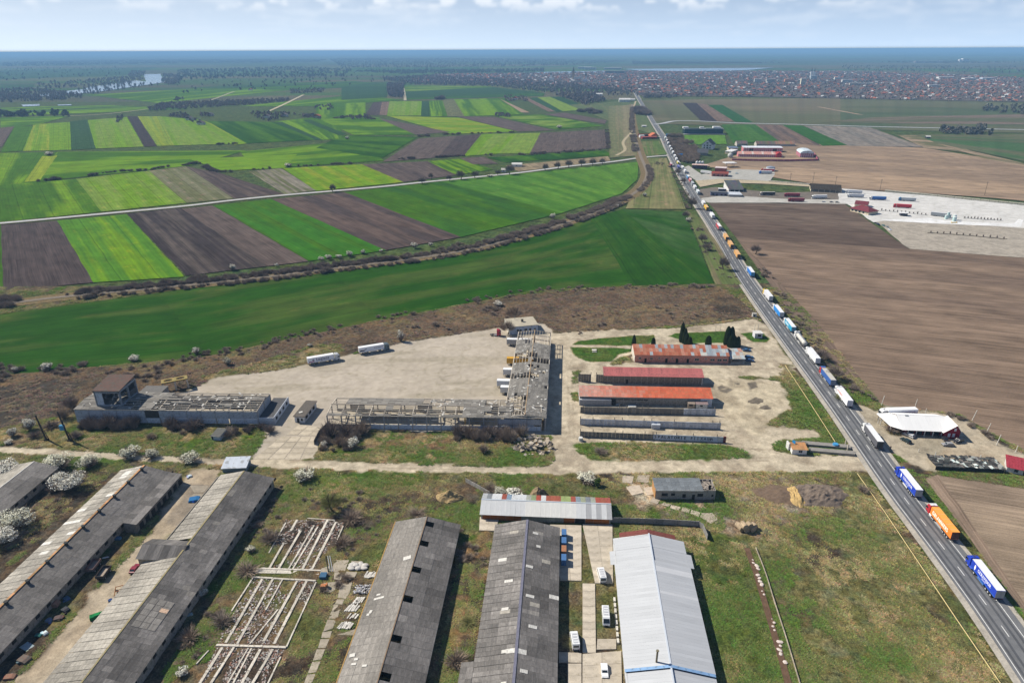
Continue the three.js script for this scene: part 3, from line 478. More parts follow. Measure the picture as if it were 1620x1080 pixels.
// one roof slope laid with single sheets; ridge along x, sloping to +z (side 1) or -z (side -1)
function laySheets(root,o){
const{name='roof_sheet',x0,x1,zR=0,run,yR,yE,side,cols,rows,mat,skip,max=300,lap=0.03,th=0.05,jit=0.012,sag=0}=o;
const dy=yR - yE,len=Math.hypot(run,dy),an=Math.atan2(dy,run),w=(x1 - x0)/ cols,l=len / rows,rest=[];
let k=o.count||0;
for(let i=0;i<cols;i++)for(let j=0;j<rows;j++){
if(skip&&skip(i,j))continue;
const t=(j + 0.5)/ rows,lift=lap*((rows - j)% 2)+ rr(-jit,jit)+ 0.02 +(o.gap?0.05*(i % 2):0);
const g=boxes(w*(o.gap||0.985),th,l*1.03),x=x0 +(i + 0.5)*w,y=yR - dy*t + lift*Math.cos(an)- sag*fbm(x*0.12,j*0.7,2,0,77),z=zR + side*(run*t + lift*Math.sin(an)),m=mat(i,j,cols,rows);
if(k++<max){const p=mesh(name,g,m,root);p.position.set(x,y,z);p.rotation.set(side*an + rr(-1,1)*jit*0.35,0,rr(-1,1)*jit*0.25);}else{const q=g.clone();q.applyMatrix4(new THREE.Matrix4().makeRotationX(side*an).setPosition(x,y,z));rest.push([q,m]);}
}
if(rest.length){const by=new Map();for(const[q,m]of rest)by.set(m,[...(by.get(m)||[]),q]);for(const[m,q]of by)stuff(mesh(name + '_field',mergeGeometries(q),m,root));}
return k;
}
// walls of a gabled block, ridge along x between x0 and x1, half widths zL (towards -z) and zR2
function gableWalls(mb,x0,x1,z0,z1,h,hr,zr){
const t=0.25;mb.box(x1 - x0,h,t,(x0 + x1)/ 2,h / 2,z0 + t / 2).box(x1 - x0,h,t,(x0 + x1)/ 2,h / 2,z1 - t / 2);
for(const x of[x0 + t / 2,x1 - t / 2]){const m=new MB();m.ext([[z0 + t,0],[z1 - t,0],[z1 - t,h],[zr,hr - 0.1],[z0 + t,h]],-t / 2,t / 2);const g=m.g[0];g.applyMatrix4(new THREE.Matrix4().makeRotationY(-Math.PI / 2).setPosition(x,0,0));mb.add(g);}
}
const tones=(base,n,sp,map,size,o)=>[...Array(n)].map((_,i)=>M(base.map((v)=>+(v*(1 - sp + 2*sp*i /(n - 1))).toFixed(4)),map,size + i*0.37,o));
const CORR={bump:'corr',bumpSize:1.2,bumpScale:0.05};
const asbDark=tones([0.15,0.142,0.138],7,0.34,'sheet',7),asbGrey=tones([0.225,0.212,0.196],7,0.26,'sheet',7),asbLight=tones([0.335,0.315,0.28],6,0.26,'sheet',6),asbMid=tones([0.185,0.175,0.168],7,0.3,'sheet',6);  // right shed slopes take darker lists: weathering, plus some shade put into the colour
const whitish=M([0.62,0.61,0.58],'sheet',5),rustM=M([0.30,0.13,0.06],'rust',4),oldWall=M([0.30,0.275,0.24],'plaster',6),shadeWall=M([0.20,0.185,0.165],'plaster',6);  // shadeWall is oldWall darkened: the shade is put into its colour
const toneAt=(list,f,s)=>(i,j)=>list[Math.floor(clamp(fbm(i*f + s,j*f*1.6 + s,3,0,5)*1.6 - 0.3 + rr(-0.13,0.13),0,0.999)*list.length)];

// long livestock sheds of the foreground: local x runs from the near end to the far end
function shed(name,label,M0,W,he,hr,L,o){
const dir=V(Math.sin(SITE),0,Math.cos(SITE)),P=V(M0[0],0,M0[1]).addScaledVector(dir,L);
const t=thing(name,label,'shed',P,Math.PI / 2 + SITE,o.group);
const hw=W / 2,wl=o.left||hw,ww=hw - 0.5,w=new MB();gableWalls(w,0.4,L - 0.3,-wl + 0.5,ww,he - 0.08,hr,0);w.build('wall',o.wall||oldWall,t);
for(let i=0;i<L / 4.5;i++){const m=new MB();m.box(1.5,1,0.1,2 + i*4.5,he - 1.25,ww + 0.05);m.build('window',dark,t);}
const door=new MB();door.box(0.1,2.6,3.2,L - 0.28,1.3,0);door.build('door',M([0.13,0.10,0.08],'plaster',3),t);
if(o.ridge){const r=new MB();r.box(L,0.12,o.ridgeW||0.7,L / 2,hr + 0.06,0);r.build('ridge_cap',o.ridge,t);}
laySheets(t,{x0:0,x1:L,run:hw,yR:hr,yE:he,side:1,cols:o.cols,rows:o.rows,mat:o.right,skip:o.skipR,sag:o.sag});
for(const[a,b,run]of o.segs||[[0,L,wl]])laySheets(t,{x0:a,x1:b,run,yR:hr,yE:hr -(hr - he)*run / hw,side:-1,cols:Math.round(o.cols*(b - a)/ L),rows:o.rowsL||o.rows,mat:o.leftM,skip:o.skipL,count:0,sag:o.sag,gap:o.gap});
return t;
}
const withPatches=(base,list,p)=>(i,j,c,r)=>(h2(i,j,91)<p?pick(list):base(i,j,c,r));
{// the grey ridged shed beside the concrete yard
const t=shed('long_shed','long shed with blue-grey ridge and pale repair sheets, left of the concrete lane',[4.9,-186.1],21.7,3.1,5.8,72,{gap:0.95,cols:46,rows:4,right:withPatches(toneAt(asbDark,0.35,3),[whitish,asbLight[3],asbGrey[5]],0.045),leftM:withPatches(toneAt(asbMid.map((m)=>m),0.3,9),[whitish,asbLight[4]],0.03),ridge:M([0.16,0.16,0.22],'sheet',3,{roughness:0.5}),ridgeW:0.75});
const a=new MB();a.box(0.2,0.04,21,71.6,5.3,0);laySheets(t,{name:'eave_sheet',x0:0,x1:16,run:3.4,yR:3.25,yE:2.5,zR:-10.85,side:-1,cols:9,rows:2,mat:toneAt(asbMid,0.4,2)});
for(const[x,s,w]of[[18,-1,1.6],[33,-1,2],[60,1,1.4],[50,1,2.2],[27,1,2.4],[12,1,2],[44,-1,2.6],[66,1,1.8],[8,-1,1.4],[38,1,2.5]]){const z=s*rr(1.5,4.5),y=5.8 - Math.abs(z)*2.7 / 10.85 + 0.17;const g=new MB();g.box(1.1,0.03,w);const p=g.build('repair_sheet',whitish,t);p.position.set(x,y,z);p.rotation.x=s*0.244;}
}
{// the shed with a smooth light-grey slope
const smooth=(i,j)=>asbGrey[Math.floor(clamp(fbm(i*0.16,j*0.5,4,0,61)*1.5 - 0.25,0,0.99)*7)];
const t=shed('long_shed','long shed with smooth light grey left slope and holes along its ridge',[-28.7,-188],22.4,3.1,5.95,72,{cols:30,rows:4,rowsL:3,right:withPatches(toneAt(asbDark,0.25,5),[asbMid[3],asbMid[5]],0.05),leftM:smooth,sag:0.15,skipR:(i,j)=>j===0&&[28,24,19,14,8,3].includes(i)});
const e=new MB();e.box(72,0.07,0.3,36,6.03,-0.05);e.build('ridge_cap',M([0.22,0.15,0.10],'rust',3),t);
const tw=new MB();tw.box(72,0.06,0.28,36,3.16,-11.2);tw.build('eave_board',M([0.42,0.27,0.10],'plaster',3),t);
for(const[x,z,w,d]of[[52,-2.6,1.6,2.4],[36,-7.5,0.8,3],[37.5,-8,0.7,1.2],[16,-9.5,1.2,1.6],[14.5,-8,0.8,1.1],[13,-8.2,0.7,1.5],[12,-5,0.7,1.4],[31,-8.6,1.2,0.8],[30,-9.1,0.8,0.8]]){const g=new MB();g.box(w,0.03,d);const p=g.build('repair_sheet',whitish,t);p.position.set(x,5.95 + z*0.2545 + 0.1,z);p.rotation.x=-0.249;p.rotation.y=rr(-0.2,0.2);}
}
{// the great double-pitch shed with patched dark slope
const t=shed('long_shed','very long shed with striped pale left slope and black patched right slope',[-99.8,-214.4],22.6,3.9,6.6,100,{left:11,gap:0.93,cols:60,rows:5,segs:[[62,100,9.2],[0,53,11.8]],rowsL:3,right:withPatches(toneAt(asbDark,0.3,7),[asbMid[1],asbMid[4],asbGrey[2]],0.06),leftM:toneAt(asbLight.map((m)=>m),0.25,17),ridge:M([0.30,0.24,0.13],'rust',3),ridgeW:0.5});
const c=new MB();// cross block rising through the left slope
c.ext([[53,0],[62,0],[62,5.2],[57.5,7.0],[53,5.2]],-13.2,-0.4);c.build('cross_block',M([0.34,0.29,0.21],'plaster',4),t);
for(const s of[-1,1])for(let j=0;j<6;j++){const g=boxes(2.55,0.06,2.45);const p=mesh('cross_roof_sheet',g,pick(asbDark),t);p.position.set(57.5 + s*2.4,6.2,-12.6 + j*2.4);p.rotation.z=-s*0.38;p.scale.x=2.0;}
for(let i=0;i<5;i++)for(let j=0;j<3;j++){const g=boxes(2.0,0.04,2.1);const p=mesh('repair_sheet',g,asbGrey[(i + j)% 4 + 2],t);p.position.set(27 + i*2.1,6.6 -(2.4 + j*2.2)*0.239 + 0.14,2.4 + j*2.2);p.rotation.x=0.235;}
const b=new MB();b.box(1.4,0.05,2.2);const p=b.build('repair_sheet',M([0.6,0.42,0.3],'plaster',3),t);p.position.set(33,5.16,6.6);p.rotation.x=0.235;
}
const ridgeT=tones([0.46,0.24,0.12],5,0.25,"rust",3),slateT=tones([0.17,0.19,0.21],5,0.1,"sheet",4),booT=tones([0.42,0.2,0.09],4,0.15,"rust",3);
const ventG=new MB().cyl(0.5,0.5,1.1,0,0.55,0,8).cyl(0.62,0.62,0.14,0,1.15,0,8).geo();
{// the shed with an orange ridge
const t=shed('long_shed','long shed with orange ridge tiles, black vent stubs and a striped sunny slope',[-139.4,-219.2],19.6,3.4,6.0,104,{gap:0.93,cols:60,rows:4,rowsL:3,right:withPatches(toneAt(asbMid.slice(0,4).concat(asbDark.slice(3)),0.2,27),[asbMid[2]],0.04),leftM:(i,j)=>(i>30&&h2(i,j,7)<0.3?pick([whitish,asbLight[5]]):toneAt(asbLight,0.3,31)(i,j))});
for(let i=0;i<52;i++){const m=new MB();m.box(1.95,0.16,0.75);const r=mesh('ridge_tile',boxes(1.96,0.16,0.72),pick(ridgeT),t);r.position.set(1 + i*2,6.13 + rr(-0.02,0.02),0);}
for(let i=0;i<11;i++){const v=mesh('roof_vent',ventG,M([0.07,0.06,0.055],'rust',2),t);v.position.set(101 - i*8.4,5.75,0.9);}
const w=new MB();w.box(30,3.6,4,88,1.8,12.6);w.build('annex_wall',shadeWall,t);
for(let i=0;i<12;i++)for(let j=0;j<2;j++){const r=mesh('annex_roof_sheet',boxes(2.48,0.06,2.5),pick(asbMid),t);r.position.set(74.3 + i*2.5,3.95 - j*0.25,11.4 + j*2.4);r.rotation.x=0.1;}
for(let i=0;i<8;i++){const d=new MB();d.box(2.2,2.2,0.12,76 + i*3.6,1.2,14.66);d.build('doorway',dark,t);}
}
shed('long_shed','shed at the left edge of the view, cut off by the frame, behind blossoming trees',[-183.6,-223],19,3.4,5.6,60,{cols:22,rows:4,rowsL:3,right:toneAt(asbMid,0.25,41),leftM:toneAt(asbLight,0.25,43),ridge:whitish,ridgeW:0.35});
{// white hall
const wh=tones([0.45,0.465,0.485],5,0.02,'smooth',40,{roughness:0.5}),wg=tones([0.44,0.452,0.47],4,0.03,'smooth',40,{roughness:0.5});
const dir=V(Math.sin(SITE),0,Math.cos(SITE)),L=66,P=V(44,0,-178.6).addScaledVector(dir,L);
const t=thing('white_hall','large hall with a smooth white metal roof, right of the parked minibuses','hall',P,Math.PI / 2 + SITE);
const w=new MB();gableWalls(w,0.3,L - 0.2,-11.2,10.8,3.4,6,0);w.build('wall',M([0.55,0.56,0.56],'plaster',5),t);
const light=(i)=>(i===31||i===30||i===22?M([0.53,0.54,0.56],'smooth',40):wg[Math.floor(rnd()*4)]);
for(const[a,b,run,dh]of[[14.5,53.5,11.4,0],[7.5,13.6,11.3,-0.3],[0,7.5,12.6,-0.15],[53.8,60,12.6,-0.3],[60,66,11.2,-0.25]])for(const s of[-1,1])laySheets(t,{x0:a,x1:b,run,yR:6 + dh,yE:6 + dh - 2.45*run / 11.2,side:s,cols:Math.round((b - a)/ 1.15),rows:1,th:0.06,jit:0.002,lap:0,mat:s>0?light:()=>pick(wh)});
const blue=M([0.20,0.34,0.55],'plaster',6,{roughness:0.45});for(const s of[-1,1]){const m=new MB();m.box(0.9,0.12,11.75);const q=m.build('blue_trim',blue,t);q.position.set(14.05,4.85,s*5.7);q.rotation.x=s*0.2155;}
const r=new MB();r.box(66,0.1,0.45,33,6.07,0);r.build('ridge_cap',M([0.5,0.54,0.6],null,1,{roughness:0.4}),t);
const ch=new MB();ch.cyl(0.26,0.26,4.2,15.8,7,-3.4,12).cyl(0.4,0.4,0.2,15.8,9.2,-3.4,12);ch.build('chimney',M([0.20,0.15,0.10],'rust',2),t);
const g=new MB();for(let i=0;i<9;i++)g.box(2.2,1.4,0.1,6 + i*6.4,1.9,-11.26);g.build('window',glass,t);
const b=new MB();gableWalls(b,66.3,69.5,-8.5,9,2.6,4.6,0);b.build('back_room',oldWall,t);
for(const s of[-1,1])for(let i=0;i<3;i++){const m=new MB();m.box(1.2,0.07,9.4);const q=m.build('brown_roof_sheet',M([0.16 + i*0.012,0.06,0.05],'plaster',4),t);q.position.set(66.7 + i*1.2,3.7,s*4.5);q.rotation.x=s*0.21;}
const pl=new MB();for(let i=0;i<8;i++)pl.box(1.5,0.6,0.6,42 - i*2.2,0.3,-12.2);pl.build('plinth_blocks',M([0.6,0.58,0.53],'plaster',3),t);
}
// generic block: a → b is the foot of the wall that faces the viewer; local x along it, depth to -z
function block(name,label,cat,pa,pb,o){
const a=G(...pa),b=G(...pb),L=o.L||a.distanceTo(b),t=thing(name,label,cat,a,o.turn??turnOf(a,b),o.group);
const D=o.D,h=o.h,w=new MB(),th=0.22;
if(o.roof==='gable'){const zr=-(o.ridge??D / 2);gableWalls(w,0,L,-D,0,h,h + o.rise,zr);}else{const hb=o.hb??h;w.box(L,h,th,L / 2,h / 2,-th / 2).box(L,hb,th,L / 2,hb / 2,-D + th / 2);for(const x of[th / 2,L - th / 2]){const m=new MB();m.ext([[-D + th,0],[-th,0],[-th,h],[-D + th,hb]],-th / 2,th / 2);const g=m.g[0];g.applyMatrix4(new THREE.Matrix4().makeRotationY(-Math.PI / 2).setPosition(x,0,0));w.add(g);}}
w.build('wall',o.wall,t);
if(o.end){const e=new MB();e.box(0.08,h - 0.1,D - 0.1,-0.04,h / 2,-D / 2);e.build('end_wall',o.end,t);}
for(const[x,y,ww,wh,kind='window']of o.openings||[]){
const f=new MB();f.box(ww,wh,0.06,x,y + wh / 2,0.03);const q=f.build(kind,kind==='door'?(o.doorM||dark):(o.winM||dark),t);
if(kind==='window'&&o.frame){const k=new MB();k.box(ww + 0.2,0.1,0.1,x,y + wh + 0.05,0.06).box(ww + 0.3,0.1,0.16,x,y - 0.05,0.08).box(0.08,wh,0.09,x,y + wh / 2,0.06).box(0.1,wh,0.1,x - ww / 2 - 0.05,y + wh / 2,0.06).box(0.1,wh,0.1,x + ww / 2 + 0.05,y + wh / 2,0.06);k.build('window_frame',o.frame,q);}
}
const ov=o.over??0.4;
if(o.roof==='gable'){const r=o.ridge??D / 2,rb=D - r,mats=o.mat||(()=>o.roofM);const cols=o.cols||Math.max(1,Math.round(L / 3));const k=laySheets(t,{x0:-ov,x1:L + ov,zR:-r,run:r + ov,yR:h + o.rise,yE:h - o.rise*ov / r,side:1,cols,rows:o.rows||1,mat:mats,skip:o.skip,jit:o.jit??0.008});laySheets(t,{x0:-ov,x1:L + ov,zR:-r,run:rb + ov,yR:h + o.rise,yE:h - o.rise*ov / rb,side:-1,cols,rows:o.rowsB||1,mat:o.matB||mats,jit:o.jit??0.008});if(o.cap){const c=new MB();c.box(L + 2*ov,0.1,0.5,L / 2,h + o.rise + 0.08,-r);c.build('ridge_cap',o.cap,t);}}else if(o.roof==='mono'){const hb=o.hb,run=D + 2*ov;laySheets(t,{x0:-ov,x1:L + ov,zR:hb>h?-D - ov:ov,run,yR:Math.max(h,hb)+ 0.12,yE:Math.min(h,hb)- 0.1,side:hb>h?1:-1,cols:o.cols||Math.max(1,Math.round(L / 3)),rows:o.rows||1,mat:o.mat||(()=>o.roofM),skip:o.skip});}else{const r=new MB();r.box(L + 2*ov,0.25,D + 2*ov,L / 2,h + 0.125,-D / 2);if(o.parapet)r.box(L + 2*ov,o.parapet,0.2,L / 2,h + 0.25 + o.parapet / 2,ov - 0.1).box(0.2,o.parapet,D + 2*ov - 0.4,-ov + 0.1,h + 0.25 + o.parapet / 2,-D / 2).box(0.2,o.parapet,D + 2*ov - 0.4,L + ov - 0.1,h + 0.25 + o.parapet / 2,-D / 2);r.build('roof',o.roofM,t);}
t.userData.L=undefined;delete t.userData.L;t.L=L;return t;
}
const cream=M([0.56,0.50,0.40],'plaster',5),palewall=M([0.60,0.60,0.58],'plaster',5),blueWhite=M([0.46,0.55,0.68],'plaster',5),concWall=M([0.36,0.345,0.32],'plaster',6),darkConc=M([0.17,0.158,0.142],'plaster',5);
{// shed of many colours
const col=[[0.42,0.44,0.46],[0.22,0.24,0.26],[0.62,0.64,0.66],[0.62,0.64,0.66],[0.30,0.06,0.03],[0.20,0.28,0.38],[0.6,0.62,0.64],[0.6,0.62,0.64],[0.6,0.62,0.64],[0.36,0.38,0.33],[0.24,0.30,0.15],[0.38,0.06,0.03],[0.6,0.61,0.62],[0.33,0.08,0.04],[0.38,0.1,0.05],[0.33,0.08,0.04],[0.29,0.36,0.13],[0.29,0.36,0.13],[0.34,0.07,0.04],[0.22,0.28,0.33],[0.30,0.33,0.22],[0.20,0.22,0.25],[0.33,0.36,0.30],[0.36,0.07,0.04],[0.33,0.09,0.05],[0.36,0.08,0.05]];
const fr=(i)=>M(i>20&&i % 2?[0.33,0.34,0.36]:i<9||i>18?[0.55,0.565,0.58]:[0.62,0.62,0.60],'smooth',12,{roughness:0.5,...CORR});
const t=block('storage_shed','low shed roofed in white with a rear slope of many coloured sheets','shed',[761,822],[966,830],{D:11.4,h:2.6,rise:1.6,ridge:6,roof:'gable',wall:M([0.28,0.28,0.28],'plaster',4),cols:26,mat:(i)=>fr(i),matB:(i)=>M(col[i % 26],'plaster',5,{roughness:0.6,...CORR}),cap:M([0.4,0.45,0.5],null,1)});
for(const[x0,x1,c]of[[0.5,14,[0.34,0.12,0.03]],[14.2,28.5,[0.27,0.30,0.29]],[28.6,32.4,[0.36,0.13,0.035]],[36,44.2,[0.36,0.13,0.035]]])for(let x=x0,k=0;x<x1 - 0.2;x +=(x1 - x0)/ Math.round((x1 - x0)/ 2.7),k++){const wd=(x1 - x0)/ Math.round((x1 - x0)/ 2.7);const m=new MB();m.box(wd - 0.07,2.2,0.08,x + wd / 2,1.2,0.06);m.build('wall_panel',M(c.map((v)=>+(v*(0.85 + 0.1*(k % 4))).toFixed(4)),'plaster',3,CORR),t);}
const o=new MB();o.box(3.3,2.3,0.1,34.2,1.15,0.04);o.build('doorway',dark,t);
}
{// roofless-ended grey building
const t=block('derelict_building','small derelict house with slate-grey roof, its right end roofless','building',[1037,789.7],[1131,790.4],{D:6.6,h:4.0,hb:4.4,roof:'mono',wall:M([0.33,0.30,0.27],'plaster',4),roofM:dark,mat:()=>pick(slateT),cols:14,rows:3,skip:(i)=>i>10,over:0.3,openings:[[3.2,1.5,2.2,1.2],[6.2,1.7,1.4,1],[10.2,0.9,1.2,1.5],[16,1.4,2,1.2],[13.6,0,1,2.2,'door'],[20.4,1.4,0.7,0.9]]});
const e=new MB();e.box(0.16,4.1,6.4,-0.1,2.05,-3.3);e.build('brick_end_wall',M([0.42,0.21,0.09],'rust',3),t);
const d=new MB();for(let i=0;i<26;i++)d.box(rr(0.4,1.6),rr(0.1,0.4),rr(0.3,1.2),rr(17.4,21),4.0 + rr(0,0.3),rr(-6,-0.6),rr(0,3),rr(-0.4,0.4));stuff(d.build('fallen_roof_debris',M([0.3,0.26,0.22],'plaster',2),t));
}
{// pink building with a patchwork roof
const rc=[[0.46,0.13,0.075],[0.52,0.19,0.12],[0.56,0.24,0.17],[0.44,0.12,0.07],[0.5,0.17,0.1]],pal=[[0.44,0.43,0.45],[0.36,0.35,0.38],[0.62,0.55,0.5]];
const front=(i,j)=>{const n=h2(i,j,3);const c=(j===0&&[2,7,10,12,15,19].includes(i))||(j===2&&[21,22,24].includes(i))||(i>22&&n<0.75)||n<0.06?pal[Math.floor(n*97)% 3]:rc[Math.floor(n*53)% 5];return M(c,'rust',6,CORR);};
const t=block('pink_building','long pink building under a patchwork roof of red and grey sheets','building',[1004,573],[1152,575],{D:13.4,h:4.3,rise:2.6,ridge:8,roof:'gable',wall:M([0.56,0.27,0.22],'plaster',7),end:M([0.6,0.56,0.5],'plaster',4),cols:30,rows:3,mat:front,openings:[[2.6,1.9,1.2,1],[8.6,1.9,1.2,1],[5.6,0.1,1.1,2.3,'door'],[16.4,0.1,1.2,2.3,'door'],[21.8,0.1,1.2,2.3,'door'],[27.4,0.1,1.2,2.3,'door'],[12.6,2.2,0.8,0.8],[19.4,2.2,0.7,0.8],[32,1.5,2,1.2],[36.6,2.4,0.9,0.6],[43.6,1.3,2.2,1.3]].map((q)=>q),frame:M([0.6,0.55,0.5]),winM:glass});
for(const[x,w]of[[40,2.2],[46.4,2]]){const m=new MB();m.box(w,1.2,0.06,x,2,0.03);const q=m.build('window',glass,t);const f=new MB();f.box(w + 0.2,0.1,0.12,x,1.36,0.07).box(w + 0.2,0.1,0.12,x,2.64,0.07).box(0.08,1.2,0.1,x,2,0.07);f.build('window_frame',M([0.6,0.55,0.5]),q);}
const g=new MB();g.cyl(0.09,0.09,48.5,24.2,4.35,0.42,8,0,Math.PI / 2);g.build('gutter',M([0.3,0.14,0.1]),t);
const cp2=new MB();for(const[x,z]of[[50,-0.6],[56.4,-0.6],[50,-9.5],[56.4,-9.5]])cp2.box(0.22,3.2,0.22,x,1.6,z);cp2.build('canopy_post',concWall,t);
for(let i=0;i<4;i++)for(let j=0;j<3;j++){const m=mesh('canopy_sheet',boxes(1.95,0.06,3.4),M(pick([[0.5,0.42,0.38],[0.55,0.28,0.22],[0.5,0.5,0.52],[0.62,0.55,0.52]]),'rust',5,CORR),t);m.position.set(49.8 + i*1.95,3.3 + j*0.55,-1 - j*3.3);m.rotation.x=0.16;}
const low=new MB();low.box(7,0.9,0.2,53,0.45,0.2);low.build('canopy_kerb',concWall,t);
}
const tin=[[0.45,0.095,0.09],[0.47,0.105,0.1],[0.43,0.09,0.088]].map((c)=>M(c,'plaster',9,{roughness:0.6,...CORR}));
{
const t=block('red_roof_shed','long open shed under a plain dark red tin roof, behind the grey wall','shed',[956,606],[1111,609],{D:9.4,h:4.4,rise:1.6,ridge:5.6,roof:'gable',wall:M([0.21,0.20,0.18],'plaster',6),cols:40,mat:()=>pick(tin),over:0.5,jit:0.003,openings:[[11,0,1,2.2,'door']]});
const f=new MB();for(let i=0;i<17;i++)f.box(0.2,4.2,0.14,1.5 + i*2.75,2.1,0.07);f.build('wall_post',concWall,t);
const e=new MB();e.box(0.3,3.6,0.3,t.L - 0.2,1.8,0.1);e.build('corner_post',palewall,t);
}
{
const rc=(i,j)=>M(mix3([0.68,0.34,0.27],[0.68,0.155,0.08],clamp(i / 24 +(h2(i,j,4)- 0.5)*0.5)).map((v)=>+(v*(0.92 + 0.16*h2(i,j,8))).toFixed(3)),'rust',6,CORR);
const t=block('red_roof_shed','shed with a faded orange-red sheet roof, pale trailer box parked against it','shed',[917,639],[1126,643],{D:9.6,h:4.2,rise:2.1,ridge:6.6,roof:'gable',wall:M([0.25,0.24,0.225],'plaster',6),end:M([0.5,0.5,0.52],'plaster',4),cols:44,rows:3,mat:rc,over:0.3,openings:[[15.5,2.6,31,0.5]]});
const e=new MB();e.box(5.2,4.1,0.12,t.L - 2.7,2.05,0.1);e.build('painted_wall_end',M([0.5,0.53,0.6],'plaster',4),t);
const f=new MB();for(let i=0;i<19;i++)f.box(0.12,4,0.1,2 + i*3,2,0.05);f.build('wall_rib',concWall,t);
}
{// pale box body resting beside the wall, its front end torn
const t=block('box_container','grey scrapped trailer box lying along the red-roofed shed','container',[916.5,641],[967,641.5],{D:2.6,h:2.7,roof:'flat',over:0,wall:M([0.34,0.36,0.40],'sheet',4),roofM:M([0.52,0.54,0.57],'sheet',4)});
const r=new MB();for(let i=0;i<12;i++)r.box(0.09,2.5,0.06,0.7 + i*1.25,1.35,0.03);r.build('side_rib',M([0.4,0.42,0.46]),t);
const c=new MB();c.box(1.6,2.3,2.3,t.L + 1.1,1.3,-1.3,0.15,0.1);c.build('torn_end',dark,t);
const f=new MB();f.box(3.4,0.08,1.6,t.L + 3.4,0.7,-0.9,0.3,0.35).box(2,0.08,1.5,t.L + 3,0.5,-1.4,-0.3,-0.2);f.build('fallen_flap',M([0.55,0.54,0.5],'sheet',3),t);
}
tag(mesh('white_board',new MB().box(3.6,0.25,2.2).geo(),M([0.66,0.66,0.63],'plaster',3)),'white board lying in front of the red-roofed shed','board').position.copy(G(1000,642,0.4));
{
const t=block('lean_to','white lean-to room with purplish roof at the right end of the red-roofed shed','outbuilding',[1101,646.5],[1119,647],{D:3.2,h:2.5,hb:3,roof:'mono',wall:palewall,roofM:M([0.27,0.2,0.2],'sheet',4),cols:3,over:0.25,openings:[[2.4,1.2,1.2,0.7]]});
const u=block('tractor_shelter','small brown cabin with rounded front beside the white lean-to','outbuilding',[1088,646],[1099,646.5],{D:2.6,h:2.5,hb:2.8,roof:'mono',wall:M([0.35,0.29,0.23],'plaster',3),roofM:M([0.3,0.24,0.2],'sheet',3),cols:2,over:0.1,openings:[[1.4,1.3,1.6,0.7]]});
}
// trough walls: precast panels between posts
function troughWall(label,pa,pb,h,n,matFn,postM,o={}){
const a=G(...pa),b=G(...pb),L=a.distanceTo(b),t=thing('concrete_wall',label,'wall',a,turnOf(a,b)),w=L / n;
for(let i=0;i<n;i++){const p=mesh('wall_panel',boxes(w - 0.05,h,0.16),matFn(i,n),t);p.position.set((i + 0.5)*w,h / 2,rr(-0.012,0.012));}
for(const f of o.posts||[]){const m=new MB();m.box(0.26,h + 1.1,0.3,f*L,(h + 1.1)/ 2,-0.16);m.build('post',postM,t);}
const c=new MB();c.box(L,0.12,0.34,L / 2,0.06,0.1);c.build('footing',darkConc,t);t.L=L;return t;
}
const wallLight=tones([0.44,0.47,0.52],5,0.14,'plaster',5),wallDark=tones([0.185,0.175,0.16],5,0.16,'plaster',5);
troughWall('grey wall of panels along the rear red-roofed shed, with a gap near its left end',[915,603.5],[935,604],4.2,5,()=>pick(wallDark),darkConc,{posts:[0.02,0.98]});
troughWall('grey wall just left of the plain red-roofed shed',[943,604.5],[957,605],4.2,4,()=>pick(wallDark),darkConc,{posts:[0.02]});
{
const t=troughWall('weathered panel wall, brown at left and whitewashed at right, nearest the trailer box',[918,653],[1132,657],3.1,34,(i)=>(i>25?pick(wallLight):pick(wallDark)),darkConc,{posts:[0.02,0.29,0.34,0.46,0.5,0.99]});
}
{
const t=troughWall('whitewashed middle wall of the wash bays with a small box on its front',[918,672],[1140,679],3.1,36,()=>pick(wallLight),darkConc,{posts:[0,0.09,0.245,0.3,0.455,0.51,0.67,0.94,0.99]});
const m=new MB();m.box(3.6,2.2,1.6,32.3,1.1,0.9);m.build('service_box',M([0.5,0.54,0.6],'plaster',3),t);
}
{
const t=troughWall('front wash-bay wall lettered in black on its whitewashed half',[918,691],[1144,700],2.7,36,(i,n)=>(i>18?wallLight[4 -(i % 2)]:pick(wallDark)),darkConc,{posts:[0,0.09,0.245,0.3,0.455,0.51,0.535,0.675,0.79,0.955]});
const cv=document.createElement('canvas');cv.width=2048;cv.height=160;const x=cv.getContext('2d');x.fillStyle='#b9c0cf';x.fillRect(0,0,2048,160);x.font='bold 140px sans-serif';x.textBaseline='middle';
const s='SPALATORIE FIIXAMA';for(let i=0;i<s.length;i++){x.fillStyle=i<10?'#120c18':i<12?'#35303f':'#504a5c';x.fillText(s[i],30 + i*106,80 + i*0.5);}
const tx=new THREE.CanvasTexture(cv);tx.colorSpace=THREE.SRGBColorSpace;const g=new THREE.PlaneGeometry(26,2.1);const p=mesh('painted_lettering',g,new THREE.MeshStandardMaterial({map:tx,roughness:0.95}),t);p.position.set(t.L - 15.6,1.6,0.115);
const e=new MB();e.box(1.1,2.9,0.5,t.L + 0.5,1.45,0);e.build('end_pillar',M([0.16,0.045,0.045],'plaster',2),t);
}
{// left end posts of the wash bays and a white barrel
const t=thing('barrel','white drum standing at the left end of the lettered wall','barrel',G(918.5,697));new MB().cyl(0.9,0.9,1.6,0,0.8,0,14).build('drum',M([0.6,0.6,0.58],'plaster',2),t);new MB().cyl(0.95,0.95,0.15,0,0.8,0,14).build('hoop',concWall,t);
}
